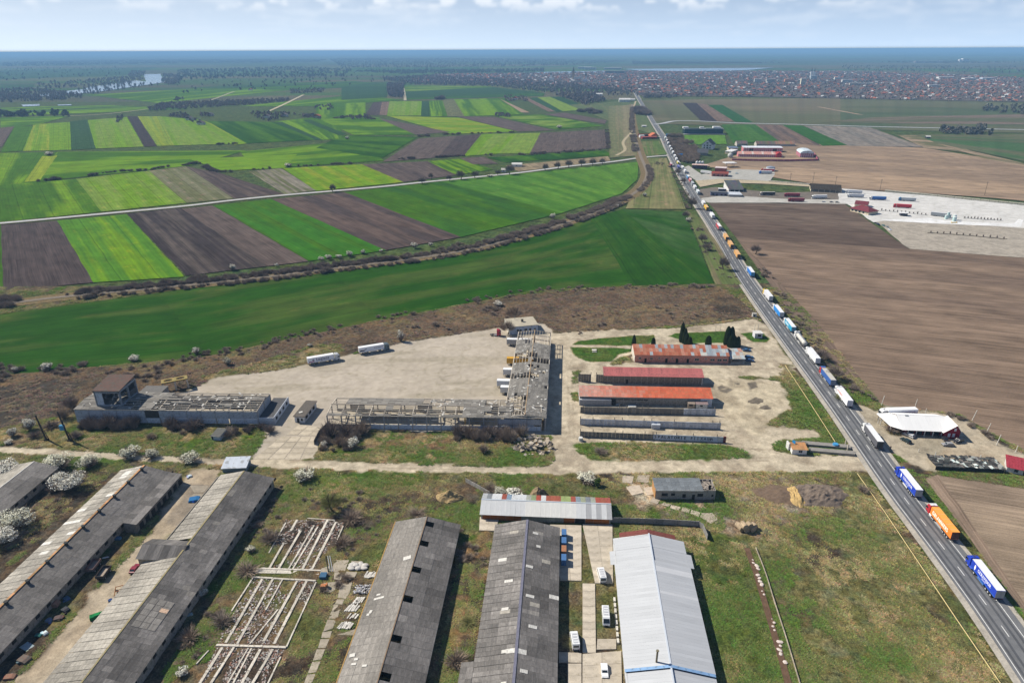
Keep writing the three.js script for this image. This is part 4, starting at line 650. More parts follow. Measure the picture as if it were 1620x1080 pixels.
// ───── ruins: open concrete frames with what is left of their roofs ─────
const beamM=M([0.60,0.54,0.45],'plaster',3),beamD=M([0.34,0.30,0.255],'plaster',3),ruinSheet=tones([0.205,0.195,0.18],6,0.24,'sheet',5),floorM=M([0.42,0.37,0.29],'concrete',20),bricky=M([0.30,0.16,0.10],'rust',3);
function ruin(name,label,pos,turn,L,D,h,rise,bays,per,cover,o={}){// local x along the ridge, z = 0 front eave, z = -D rear eave
const t=thing(name,label,'building',pos,turn),hw=D / 2,an=Math.atan2(rise,hw),bw=L / bays,sl=Math.hypot(hw,rise);
const yAt=(z)=>h + rise*(1 - Math.abs(z + hw)/ hw);
for(let i=0;i<=bays;i++){// frames across
const x=i*bw,m=new MB();m.bar(V(x,h,0),V(x,h + rise,-hw),0.3,0.42).bar(V(x,h + rise,-hw),V(x,h,-D),0.3,0.42);m.build('truss',i % 3?beamD:beamM,t);
for(const z of[-0.25,-hw,-D + 0.25]){const c=new MB();c.box(0.45,h - 0.2 +(z===-hw?rise:0),0.45,x,(h - 0.2 +(z===-hw?rise:0))/ 2,z);c.build('column',z===-0.25?M([0.33,0.33,0.34],'plaster',3):beamD,t);}
}
for(let i=0;i<bays;i++)for(let s=0;s<2;s++)for(let j=0;j<=per;j++){// purlins
if(j===per&&s===1)continue;if(h2(i,j + 10*s,71)<(o.lost||0.06))continue;
const f=j / per,z=s?-hw - hw*(1 - f):-hw*f,y=yAt(z)+ 0.24;const p=mesh('purlin',boxes(bw - 0.04,0.17,0.16),h2(i,j,9 + s)<(o.pale??0.6)?beamM:beamD,t);p.position.set((i + 0.5)*bw,y,z);p.rotation.set(0,0,rr(-0.008,0.008));
}
for(let i=0;i<bays*2;i++)for(let s=0;s<2;s++)for(let j=0;j<per;j++){// what is left of the roofing
if(!cover(i /(bays*2),s,(j + 0.5)/ per,i,j))continue;
const z=s?-hw - hw*(1 -(j + 0.5)/ per):-hw*(j + 0.5)/ per,p=mesh('roof_sheet',boxes(bw / 2 - 0.03,0.07,sl / per*1.02),pick(ruinSheet),t);p.position.set((i + 0.5)*bw / 2,yAt(z)+ 0.38 + rr(0,0.04),z);p.rotation.set((s?-1:1)*an + rr(-0.015,0.015),rr(-0.01,0.01),rr(-0.012,0.012));
}
if(o.debris){const m=new MB();for(let k=0;k<o.debris;k++){const x=rr(o.d0??0,o.d1??L),z=rr(-D + 0.6,-0.6);m.box(rr(0.6,2.2),0.05,rr(0.2,0.9),x,yAt(z)+ rr(0.42,0.62),z,rr(0,3),rr(-0.25,0.25));}stuff(m.build('broken_sheets',M([0.56,0.55,0.52],'sheet',3),t));const q=new MB();for(let k=0;k<o.debris;k++){const x=rr(0,L),z=rr(-D + 0.6,-0.6);q.box(rr(0.5,2.8),0.15,rr(0.2,1.2),x,rr(0.1,0.4),z,rr(0,3),rr(-0.2,0.2));}stuff(q.build('fallen_rubble',M([0.36,0.31,0.25],'plaster',3),t));}
const r=new MB();r.bar(V(-0.2,h + rise + 0.42,-hw),V(L + 0.2,h + rise + 0.42,-hw),0.34,0.2);r.build('ridge_beam',o.ridgeM||beamD,t);
for(const z of[0.08,-D - 0.08]){const e=new MB();e.bar(V(-0.2,h + 0.12,z),V(L + 0.2,h + 0.12,z),0.24,0.34);e.build('eave_beam',o.eaveM||beamM,t);}
const f=new MB();f.box(L,0.1,D,L / 2,0.05,-D / 2);f.build('floor',floorM,t);
t.L=L;return t;
}
{// middle ruin
const A=G(519,677),L=92,D=15.6,h=6.2,bays=15,bw=L / bays;
const t=ruin('ruined_hall','long ruined hall with bare roof purlins and a whitish dado, right of the gatehouse',A,turnOf(A,G(870,682)),L,D,h,0.9,bays,6,(u,s,f)=>{
if(s===1)return u>0.05&&u<0.72&&!(u>0.42&&u<0.56&&h2(Math.floor(u*60),Math.floor(f*6),5)<0.6);
if(f>0.5)return(u>0.25&&u<0.3)||(u>0.6&&u<0.74)||(u>0.78&&u<0.86);
return f<0.17&&(h2(Math.floor(u*30),3,6)<0.5||u>0.75)||(u>0.62&&u<0.72);
},{debris:60,d0:40,lost:0.05,pale:0.65});
for(let i=0;i<bays;i++){
const x=(i + 0.5)*bw,p=mesh('dado_panel',boxes(bw - 0.5,2.1,0.18),i<3?M([0.22,0.21,0.2],'plaster',4):M([0.50,0.55,0.63],'plaster',5),t);p.position.set(x,1.15,0.1);
if(i % 5!==3){const m=new MB();m.box(bw - 0.5,0.16,0.14,x,4.6,0.05).box(0.14,3.1,0.14,x - 1.2,3.9,0.05);if(i % 2)m.box(0.14,3.1,0.14,x + 1.5,3.9,0.05);m.build('window_frame',M([0.30,0.31,0.33],'plaster',2),t);}
if(i>11){const m=mesh('wall_panel',boxes(bw - 0.5,2.7,0.16),M([0.36,0.375,0.41],'plaster',4),t);m.position.set(x,4.3,0.08);}
const b=mesh('rear_wall_panel',boxes(bw - 0.5,i % 5===1?4.5:1.1,0.18),M([0.4,0.37,0.32],'plaster',4),t);b.position.set(x,i % 5===1?2.25:0.55,-D + 0.1);
}
const y=new MB();y.box(0.5,3,0.5,59.5,4.6,0.2);y.build('rusted_post',M([0.5,0.25,0.04],'rust',2),t);
}
{// left ruin
const A=G(122.7,668),B=G(409.4,671),L=A.distanceTo(B),D=16,h=6.4,bays=13,bw=L / bays;
const t=ruin('ruined_hall','ruined hall with pale blue front and a brown-topped tower at its left end',A,turnOf(A,B),L,D,h,0.8,bays,6,(u,s,f)=>{if(u<0.14)return true;if(s===1)return u<0.45||(u>0.45&&f>0.5&&h2(Math.floor(u*40),Math.floor(f*6),15)<0.62);if(u<0.3)return!(u>0.2&&f<0.9&&f>0.3);return(u>0.34&&u<0.41)||h2(Math.floor(u*26),Math.floor(f*6),25)<0.1;},{debris:60,lost:0.05,pale:0.85});
for(let i=0;i<bays;i++){
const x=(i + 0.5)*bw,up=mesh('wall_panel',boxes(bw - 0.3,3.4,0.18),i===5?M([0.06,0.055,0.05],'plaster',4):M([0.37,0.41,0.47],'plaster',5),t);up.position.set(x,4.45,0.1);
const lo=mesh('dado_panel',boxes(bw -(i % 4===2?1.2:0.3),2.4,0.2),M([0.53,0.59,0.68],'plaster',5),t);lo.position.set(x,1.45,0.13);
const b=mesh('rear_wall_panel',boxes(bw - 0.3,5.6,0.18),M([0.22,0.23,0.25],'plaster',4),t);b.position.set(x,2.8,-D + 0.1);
}
for(const[x,nm]of[[0.05,'end_wall'],[L - 0.05,'end_wall']]){const e=new MB();e.ext([[-D + 0.1,0],[-0.1,0],[-0.1,h],[-D / 2,h + 0.7],[-D + 0.1,h]],-0.1,0.1);const g=e.g[0];g.applyMatrix4(new THREE.Matrix4().makeRotationY(-Math.PI / 2).setPosition(x,0,0));e.build(nm,M([0.36,0.385,0.42],'plaster',4),t);}
// tower
const tx=9.2,tw=10.8,td=12.5,z0=-2.6,y0=h + 0.5,H1=7.2;
for(const x of[tx,tx + tw])for(const z of[z0,z0 - td*0.5,z0 - td]){const c=new MB();c.box(0.7,H1,0.7,x,y0 + H1 / 2,z);c.build('tower_column',M([0.22,0.24,0.275],'plaster',4),t);}
const b1=new MB();b1.box(tw + 0.6,0.8,0.5,tx + tw / 2,y0 + 0.4,z0 + 0.1).box(tw + 0.6,0.9,0.5,tx + tw / 2,y0 + H1 - 0.3,z0 + 0.1).box(0.5,0.9,td,tx + tw,y0 + H1 - 0.3,z0 - td / 2).box(0.5,0.7,td,tx + tw,y0 + 0.4,z0 - td / 2);b1.build('tower_beam',M([0.27,0.3,0.34],'plaster',4),t);
const wp2=new MB();wp2.box(3,H1 - 1,0.25,tx + 1.6,y0 + H1 / 2,z0 + 0.12);wp2.build('tower_wall_panel',M([0.46,0.53,0.62],'plaster',4),t);
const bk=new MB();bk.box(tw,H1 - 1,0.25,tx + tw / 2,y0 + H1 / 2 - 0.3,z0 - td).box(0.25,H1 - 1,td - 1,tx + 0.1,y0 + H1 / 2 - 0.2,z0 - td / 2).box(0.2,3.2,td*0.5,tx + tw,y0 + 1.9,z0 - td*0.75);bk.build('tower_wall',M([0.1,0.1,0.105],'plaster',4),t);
const rf=new MB();rf.ext([[0,0],[td + 1.4,1.4],[td + 1.4,1.75],[0,0.35]],0,tw + 1.4);const rg=rf.g[0];rg.applyMatrix4(new THREE.Matrix4().makeRotationY(Math.PI / 2).setPosition(tx - 0.7,y0 + H1 + 0.15,z0 + 0.7));rf.build('tower_roof',M([0.13,0.08,0.066],'rust',6),t);
const dn=new MB();for(let k=0;k<26;k++)dn.box(rr(0.8,2.8),0.08,rr(0.2,0.5),tx + rr(1,tw - 1),y0 + rr(1,5.4),z0 - rr(2,10),rr(0,3),rr(-0.8,0.8));stuff(dn.build('hanging_debris',M([0.5,0.5,0.5],'plaster',2),t));
// lower block behind the tower
const lb=new MB();lb.box(10,6.2,7,25,3.1,-D - 3.6);lb.build('rear_block',M([0.2,0.2,0.21],'plaster',4),t);
const lr=new MB();lr.box(10.4,0.3,7.4,25,6.4,-D - 3.6);lr.build('rear_block_roof',M([0.16,0.155,0.15],'sheet',4),t);
// annex with windowed parapet wall at the right end
const an=new MB();an.box(0.25,3.6,19,L + 7.0,1.8,-9.6).box(6.6,3.2,0.25,L + 3.4,1.6,-0.3);an.build('annex_wall',M([0.5,0.54,0.6],'plaster',4),t);
const ar=new MB();ar.box(6.5,0.25,18.6,L + 3.5,2.9,-9.7);ar.build('annex_roof',M([0.10,0.1,0.105],'sheet',4),t);
for(let i=0;i<4;i++){const w=new MB();w.box(0.1,1.3,2,L + 7.13,1.9,-2.6 - i*4.4);w.build('window',dark,t);}
}
{// crosswise ruin: the wing that runs away from the viewer
const turn=Math.PI / 2 + SITE,L=95,D=17.8,P=V(19.6,0,-253.6).add(V(-2.9,0,0));// local x runs away from the viewer, z = 0 is the right-hand eave
const bays=16;const open=[13,14,15];const half=[9,10,4];
const t=ruin('ruined_wing','long ruined wing running back from the middle hall, its far bays bare rafters',V(14.2,0,-253.4),turn,L,D,6.2,1.2,bays,6,(u,s,f,i,j)=>{const b=Math.floor(u*bays);if(b>=13)return b===13&&s===1&&f<0.5;if(b===9||b===10)return s===1?b===9&&f>0.85:b===10&&f<0.6;if(b===6)return f<0.55&&s===0;if(b<=1)return s===0||f<0.3;if(b===2)return s===0;return h2(i,j + 8*s,45)>0.05;},{debris:60,d0:0,d1:80,ridgeM:M([0.42,0.27,0.17],'rust',4),pale:0.8});
for(let i=0;i<bays;i++){const b=mesh('wall_panel',boxes(L / bays - 0.4,5.2,0.18),i>12?M([0.25,0.23,0.2],'plaster',4):M([0.28,0.27,0.25],'plaster',4),t);b.position.set((i + 0.5)*L / bays,i>11?1.2:2.6,0.04);if(i>11)b.scale.y=0.45;}
const e=new MB();e.box(0.2,5.6,D - 5,-0.1,2.8,-D / 2 - 2.4);e.build('end_wall',M([0.42,0.46,0.53],'plaster',4),t);
}
{// office
const t=block('office_building','flat-roofed pale blue office at the far end of the ruined wing','building',[806,529.5],[851,525.5],{D:13,h:4.6,roof:'flat',wall:M([0.44,0.5,0.6],'plaster',5),end:M([0.62,0.6,0.54],'plaster',4),roofM:M([0.42,0.38,0.3],'concrete',9),over:0.25,openings:[[6.5,0,1.2,2.6,'door'],[5,1.6,1.2,1.3],[9.6,1.5,1.6,1.5],[12.2,1.5,1.2,1.5],[15,1.6,1.1,1.3]],frame:M([0.6,0.6,0.58])});
const c=new MB();c.box(1.2,1.4,0.9,9,5.5,-6.5).box(1.5,0.15,1.2,9,6.25,-6.5);c.build('chimney',M([0.12,0.09,0.07],'rust',2),t);const p=new MB();p.cyl(0.12,0.12,2.4,5.6,6,-10.5,8);p.build('vent_pipe',steel,t);
}
{// gatehouse
const t=block('gatehouse','narrow gatehouse with dark flat roof and white windowed side between the two ruined halls','building',[466.5,668],[479.5,670],{D:14,L:4.4,h:3.0,roof:'flat',turn:-0.12,wall:M([0.58,0.6,0.63],'plaster',4),roofM:M([0.125,0.112,0.1],'sheet',4),over:0.45,openings:[[1.6,0,1,2.3,'door'],[3.3,1,0.8,1.1]]});
for(let i=0;i<3;i++){const w=new MB();w.box(0.1,1.3,2.2,4.45,1.7,-2.6 - i*4);w.build('window',dark,t);}
const b=new MB();b.box(1.6,0.1,1,1.6,3.35,-3.4,0.5,0.1);b.build('loose_sheet',whitish,t);
}
{
const t=block('lattice_pump_house','small pale blue block with tarred roof on the grass before the left ruin','outbuilding',[334.5,696],[348,697.5],{D:5.2,h:2.1,hb:2.7,roof:'mono',wall:M([0.42,0.5,0.6],'plaster',3),roofM:M([0.13,0.13,0.12],'sheet',3),cols:2,over:0.2,openings:[[0.6,0.4,0.7,1.5,'door']]});
const y=block('booth','little white booth with orange-brown roof by the south-east entrance','booth',[1253,718.5],[1276,719.5],{D:4.2,h:2.5,hb:2.9,roof:'mono',wall:M([0.7,0.7,0.7],'plaster',3),roofM:M([0.42,0.2,0.09],'rust',3),mat:()=>pick(booT),cols:5,rows:2,over:0.35,openings:[[3.2,1,1.3,1]],frame:palewall});
const q=block('kiosk','white kiosk with a small sloping roof on the grass island by the north gate','booth',[1194,535],[1206,535],{D:4,h:2.8,roof:'flat',wall:M([0.6,0.6,0.66],'plaster',3),roofM:palewall,over:0.3,openings:[[2.6,1,1.8,1.2]]});
const z=block('transformer_box','small white cabinet at the foot of a pole by the road, north-east corner','cabinet',[1190.5,502],[1197,502.3],{D:2,h:2.2,roof:'flat',wall:palewall,roofM:concWall,over:0.1,openings:[[1.2,0.6,1,1.2]]});
}
{// weighbridge frame: two grey beams between the booth and the road
const t=thing('weighbridge','two long grey concrete ramps of the old weighbridge beside the white booth','weighbridge',G(1270,704),turnOf(G(1270,704),G(1310,706)));
for(const[x,z,l]of[[0,0,18.5],[1.5,4.8,17]]){const m=new MB();m.box(l,1.0,2.6,x + l / 2,0.5,z,-0.07);m.build('ramp',M([0.26,0.245,0.225],'concrete',8),t);}
const p=new MB();p.box(0.35,3,0.35,16.8,1.5,2.6).box(0.3,3,0.3,17.1,1.5,-1);p.build('post',beamM,t);const d=new MB();d.box(4.5,1.6,2,-1,0.8,0.6);d.build('pit_wall',darkConc,t);
const w=thing('wall_stub','white wall stub with a blue sign board leaning on it beside the booth','wall',G(1246,710),0);new MB().box(0.5,3.2,2.6,0,1.6,0).build('stub',palewall,w);new MB().box(0.12,3.6,1.3,2,2.4,0.4,0.6).build('blue_board',M([0.03,0.27,0.6],'plaster',2),w);new MB().box(0.14,2,0.14,2,0.9,0.4).build('post',steel,w);
}

// ───────── vehicles ─────────
const aim=(d)=>Math.atan2(-d.x,-d.z);// local -z looks along d
const G4={};
const once=(k,f)=>(G4[k]??=f());
const toZ=(g)=>g.applyMatrix4(new THREE.Matrix4().makeRotationY(Math.PI / 2));// outline x → -z, extrusion → x
const paint=(c)=>M(c,'smooth',7,{roughness:0.45});
function wheelAt(root,x,z,r=0.5,w=0.32){const g=once('wh' + r,()=>new MB().cyl(r,r,w,0,0,0,16,0,Math.PI / 2).geo()),h=once('rim' + r,()=>new MB().cyl(r*0.55,r*0.5,w + 0.04,0,0,0,12,0,Math.PI / 2).geo());const o=mesh('wheel',g,tyre,root);o.position.set(x,r,z);mesh('rim',h,M([0.45,0.45,0.46],null,1,{roughness:0.4}),o);}
function canvasMat(w,h,draw){const c=document.createElement('canvas');c.width=w;c.height=h;const x=c.getContext('2d');draw(x,w,h);const t=new THREE.CanvasTexture(c);t.colorSpace=THREE.SRGBColorSpace;return new THREE.MeshStandardMaterial({map:t,roughness:0.5});}
const css=(c)=>'#' + new THREE.Color().setRGB(...c).getHexString();
function trailer(t,o,z0=-5.35){// 13.6 m body whose front is at z0
const L=13.6,zc=z0 + L / 2,sideM=o.sideMat||paint(o.side||[0.6,0.61,0.62]);
if(o.kind==='tank'){
const b=mesh('tank_body',once('tank',()=>new MB().cyl(1.22,1.22,12.4,0,0,0,20,Math.PI / 2).cyl(1.22,0.7,0.5,0,0,6.45,20,-Math.PI / 2).cyl(1.22,0.7,0.5,0,0,-6.45,20,Math.PI / 2).geo()),sideM,t);b.position.set(0,2.45,zc);
for(let i=0;i<6;i++){const r=mesh('tank_band',once('band',()=>new MB().cyl(1.26,1.26,0.14,0,0,0,20,Math.PI / 2).geo()),M([0.3,0.29,0.27]),t);r.position.set(0,2.45,z0 + 1.2 + i*2.3);}
const w=mesh('walkway',once('wk',()=>new MB().box(0.7,0.1,11.5).geo()),steel,t);w.position.set(0.1,3.72,zc);
}else{
const b=mesh('trailer_body',once('tb',()=>toZ(new MB().ext([[0,1.22],[L,1.22],[L,3.98],[0,3.98]],-1.275,1.275,0.03).geo())),sideM,t);b.position.z=z0 + L;b.scale.z=1;
const r=mesh('trailer_roof',once('tr',()=>new MB().box(2.5,0.05,13.5).geo()),o.roofMat||paint(o.roof||[0.72,0.73,0.74]),t);r.position.set(0,4.0,zc);
const d=mesh('rear_door',once('rd',()=>new MB().box(1.2,2.55,0.05,-0.62,0,0).box(1.2,2.55,0.05,0.62,0,0).box(0.05,2.5,0.06,-0.2,0,0.02).box(0.05,2.5,0.06,0.2,0,0.02).geo()),paint(o.rear||[0.42,0.43,0.44]),t);d.position.set(0,2.6,z0 + L + 0.025);
if(o.print)for(const s of[-1,1]){const p=mesh('side_print',once('pg',()=>new THREE.PlaneGeometry(13.3,2.55)),o.print,t);p.position.set(s*1.284,2.66,zc);p.rotation.y=s*Math.PI / 2;}
if(o.ribs)for(let i=0;i<5;i++){const q=mesh('roof_bow',once('bow',()=>new MB().box(2.52,0.05,0.12).geo()),paint([0.7,0.5,0.3]),t);q.position.set(0,4.04,z0 + 1.4 + i*2.7);}
}
const c=mesh('chassis',once('ch',()=>new MB().box(1.1,0.28,12.6,0,1.02,0).box(2.4,0.12,0.2,0,0.55,6.5).box(0.12,0.5,0.12,-0.8,0.8,6.5).box(0.12,0.5,0.12,0.8,0.8,6.5).box(0.14,0.9,0.2,-0.8,0.6,-4).box(0.14,0.9,0.2,0.8,0.6,-4).geo()),darkMetal,t);c.position.z=zc;
const k=mesh('side_guard',once('sg',()=>new MB().box(0.06,0.55,3.4,-1.2,0.75,0).box(0.06,0.55,3.4,1.2,0.75,0).geo()),o.guard?paint(o.guard):M([0.35,0.36,0.37]),t);k.position.z=zc - 0.8;
const l=mesh('tail_light',once('tl',()=>new MB().box(0.4,0.14,0.05,-1,1.06,0).box(0.4,0.14,0.05,1,1.06,0).geo()),M([0.3,0.02,0.015]),t);l.position.z=z0 + L + 0.03;
for(const i of[0,1,2])for(const s of[-1,1])wheelAt(t,s*1.1,z0 + L - 4.6 + i*1.31,0.5,0.36);
}
function tractor(t,o,zf=-8.25){// cab front at zf
const m=paint(o.cab);
const g=once('cab',()=>toZ(new MB().ext([[0,0.6],[0.5,0.5],[2.3,0.45],[2.38,1.7],[2.2,2.85],[1.85,3.45],[1.3,3.85],[0,3.98]],-1.23,1.23,0.06).geo()));
const c=mesh('cab',g,m,t);c.position.z=zf + 2.38;
const part=(n,k,f,mm)=>{const p=mesh(n,once(k,f),mm,c);return p;};
part('windscreen','ws',()=>new MB().quad(V(-1.1,1.75,-2.41),V(1.1,1.75,-2.41),V(1.1,2.8,-2.25),V(-1.1,2.8,-2.25)).geo(),glass);
for(const s of[-1,1]){part('side_window','sw' + s,()=>new MB().box(0.03,0.75,0.95,s*1.235,2.3,-1.65).geo(),glass);part('mirror','mi' + s,()=>new MB().box(0.2,0.55,0.18,s*1.42,2.4,-2.2).geo(),darkMetal);part('headlight','hl' + s,()=>new MB().box(0.45,0.2,0.05,s*0.92,0.85,-2.38).geo(),M([0.7,0.7,0.7],null,1,{roughness:0.15}));part('door_step','ds' + s,()=>new MB().box(0.05,0.5,0.8,s*1.25,0.85,-1.6).geo(),darkMetal);}
part('grille','gr',()=>new MB().box(1.7,0.55,0.05,0,1.25,-2.37).geo(),darkMetal);
part('sun_visor','sv',()=>new MB().box(2.3,0.08,0.3,0,2.98,-2.3).geo(),o.visor?paint(o.visor):darkMetal);
if(o.cabRoof)part('cab_roof','cr',()=>new MB().box(2.3,0.06,1.5,0,3.97,-0.75,0,0,0.07).geo(),paint(o.cabRoof));
part('roof_hatch','rh',()=>new MB().box(0.7,0.06,0.5,0,3.96,-0.7).geo(),darkMetal);
const f=mesh('frame',once('fr',()=>new MB().box(0.9,0.25,5.9,0,0.85,2.95).box(1.6,0.5,0.3,0,0.9,5.9).cyl(0.55,0.55,0.16,0,1.15,4.4,12).geo()),darkMetal,t);f.position.z=zf + 0.2;
for(const s of[-1,1]){const k=mesh('fuel_tank',once('ft',()=>new MB().cyl(0.33,0.33,1.3,0,0,0,12,Math.PI / 2).geo()),o.skirt?paint(o.skirt):M([0.45,0.46,0.47],null,1,{roughness:0.35}),t);k.position.set(s*0.95,0.72,zf + 3.1);wheelAt(t,s*1.05,zf + 1.4);wheelAt(t,s*1.0,zf + 5.1,0.5,0.5);}
}
function semi(name,label,cat,pos,turn,o,group){const t=thing(name,label,cat,pos,turn,group);tractor(t,o);trailer(t,o);return t;}
const txt=(bg,draw)=>canvasMat(1024,196,(x,w,h)=>{x.fillStyle=bg;x.fillRect(0,0,w,h);x.textBaseline='middle';draw(x,w,h);});
const BLUE=[0.012,0.045,0.42],ORG=[0.78,0.22,0.025];
const geraPrint=txt(css(BLUE),(x)=>{x.fillStyle='#f2f4fa';x.font='bold 112px serif';x.setTransform(0.78,0,0,1,0,0);x.fillText('GERAVIDOR',360,84);x.setTransform(1,0,0,1,0,0);x.font='bold 30px sans-serif';x.fillText('TRANSPORT',470,158);x.beginPath();x.moveTo(160,22);x.quadraticCurveTo(215,80,165,178);x.quadraticCurveTo(110,110,160,22);x.fill();x.fillStyle=css([0.02,0.14,0.5]);x.fillRect(0,184,1024,12);});
const orgPrint=txt(css(ORG),(x)=>{x.fillStyle='#fff6ee';x.font='bold 150px sans-serif';x.fillText('GBLAMMERS',80,96,780);});
const redPrint=txt('#e4e6ea',(x)=>{x.fillStyle='#b8321f';x.font='bold italic 116px sans-serif';x.fillText('WATERMANS',40,66,500);x.fillRect(620,130,44,22);});
const logPrint=txt('#dfe3ec',(x)=>{x.fillStyle='#1d2552';x.font='bold 150px sans-serif';x.fillText('Logista',320,90,520);x.lineWidth=26;x.strokeStyle='#231a3a';x.beginPath();x.arc(222,98,30,0.4,5.6);x.stroke();x.beginPath();x.moveTo(240,122);x.quadraticCurveTo(190,176,40,146);x.stroke();x.strokeStyle='#c879a8';x.beginPath();x.moveTo(250,150);x.lineTo(40,182);x.stroke();});
const wavePrint=txt('#dfe4ee',(x)=>{x.strokeStyle='#2b3350';x.lineWidth=22;for(const k of[0,1,2]){x.beginPath();x.moveTo(20,120 + k*26);x.bezierCurveTo(110,80 + k*26,150,190 - k*10,300 - k*50,60 + k*40);x.stroke();}x.fillStyle='#565f78';x.font='bold italic 84px sans-serif';x.fillText('transport',590,74);});
const wtPrint=txt('#d9dee8',(x)=>{x.fillStyle='#2d3a6a';x.font='bold 76px sans-serif';x.fillText('TTOURCLAM',620,96,330);x.beginPath();x.moveTo(560,118);x.lineTo(620,70);x.lineTo(590,118);x.fill();});
const tealPrint=txt(css([0.02,0.28,0.46]),(x)=>{x.fillStyle='#e8f3f8';x.font='bold italic 150px sans-serif';x.fillText('Akona',90,100,480);});
function roadFrame(px,py){// place and heading on the road for a vehicle whose rear left corner stands at the mark
const p=G(px,py);let bi=0,bd=1e9;for(let i=0;i<=600;i++){const q=roadC.getPointAt(i / 600),d=(q.x - p.x)**2 +(q.z - p.z)**2;if(d<bd){bd=d;bi=i;}}
const dir=roadC.getTangentAt(bi / 600).setY(0).normalize(),right=V(-dir.z,0,dir.x);return{p,dir,right};
}
function queue(px,py,label,o,cat='truck',name='semi_truck'){const f=roadFrame(px,py),pos=f.p.clone().addScaledVector(f.right,1.3).addScaledVector(f.dir,8.25);pos.y=RY;const off=pos.clone();return semi(name,label,cat,pos,aim(f.dir),o,'trucks queueing along the main road');}
const wC=[0.68,0.69,0.70];
queue(1571.5,951.7,'blue truck with lettered blue trailer, nearest the bottom right corner',{cab:BLUE,side:BLUE,print:geraPrint,rear:[0.33,0.34,0.36],skirt:BLUE,guard:[0.05,0.16,0.45]});
queue(1502.2,858.1,'orange trailer with white lettering behind a red and white cab',{cab:[0.42,0.02,0.03],cabRoof:wC,visor:wC,side:ORG,roof:[0.82,0.36,0.06],rear:[0.075,0.02,0.025],print:orgPrint,ribs:true,skirt:wC});
queue(1445.7,790.3,'second lettered blue truck, just ahead of the orange one',{cab:BLUE,side:BLUE,print:geraPrint,rear:[0.33,0.34,0.36],skirt:BLUE,guard:wC});
queue(1385.5,712.5,'truck with white cab, dark grey curtain sides and white roof, beside the gas house',{cab:wC,side:[0.10,0.10,0.115],rear:[0.03,0.03,0.035],skirt:[0.5,0.5,0.5]});
queue(1338.8,646.5,'white truck with red slanted lettering on the trailer side',{cab:wC,side:[0.70,0.71,0.73],print:redPrint,rear:[0.50,0.50,0.56]});
queue(1312.7,613.5,'blue curtain trailer with dusty pale roof and a red chassis',{cab:[0.45,0.03,0.03],visor:[0.05,0.2,0.5],cabRoof:[0.04,0.14,0.42],side:[0.03,0.10,0.34],roof:[0.5,0.48,0.43],rear:[0.22,0.25,0.32]});
queue(1289,578.4,'all-white box truck behind the tanker in the queue',{cab:wC,side:[0.70,0.71,0.73],rear:[0.55,0.57,0.62]});
queue(1269.7,551,'white tanker truck with banded cylindrical tank',{cab:wC,side:[0.56,0.55,0.51],kind:'tank'},'tanker','tanker_truck');
queue(1251.4,528,'teal-blue trailer with pale script, ahead of the tanker',{cab:wC,side:[0.02,0.28,0.46],print:tealPrint,rear:[0.14,0.30,0.42]});
queue(1232.8,504.5,'bright blue curtain trailer with white cab by the site corner',{cab:wC,side:[0.02,0.22,0.62],rear:[0.42,0.44,0.46]});
queue(1216,478.4,'white trailer drawn by a yellow cab',{cab:[0.75,0.5,0.03],side:[0.62,0.62,0.66],rear:[0.40,0.43,0.47]});
queue(1187.7,439.5,'blue truck with bluish rear, standing alone ahead of the yellow cab',{cab:wC,side:[0.015,0.16,0.55],rear:[0.06,0.28,0.48]});
const TIM=[0.62,0.33,0.10];
queue(1165.9,410.5,'hindmost of three amber-coloured trailers',{cab:[0.5,0.3,0.1],side:TIM,roof:[0.66,0.38,0.15],rear:[0.05,0.035,0.03],ribs:true});
queue(1155.3,394.7,'middle one of three amber-coloured trailers',{cab:[0.5,0.3,0.1],side:TIM,roof:[0.66,0.38,0.15],rear:[0.07,0.04,0.03],ribs:true});
queue(1147.7,382.4,'foremost of three amber-coloured trailers',{cab:wC,side:TIM,roof:[0.66,0.38,0.15],rear:[0.07,0.04,0.03],ribs:true});
queue(1136.5,365.3,'red trailer with white roof, ahead of the amber trailers',{cab:[0.45,0.02,0.03],side:[0.45,0.035,0.045],rear:[0.5,0.46,0.42]});
queue(1126.3,347.1,'white truck between the red trailer and the yellow one',{cab:wC,side:[0.68,0.7,0.72],rear:[0.5,0.54,0.56]});
queue(1117,334.3,'yellow trailer with tan roof beside the ploughed field corner',{cab:[0.7,0.45,0.02],side:[0.75,0.45,0.01],roof:[0.68,0.44,0.2],rear:[0.1,0.08,0.06]});
queue(1112.5,327,'white truck just ahead of the yellow trailer',{cab:wC,side:[0.62,0.63,0.66],rear:[0.2,0.2,0.22]});
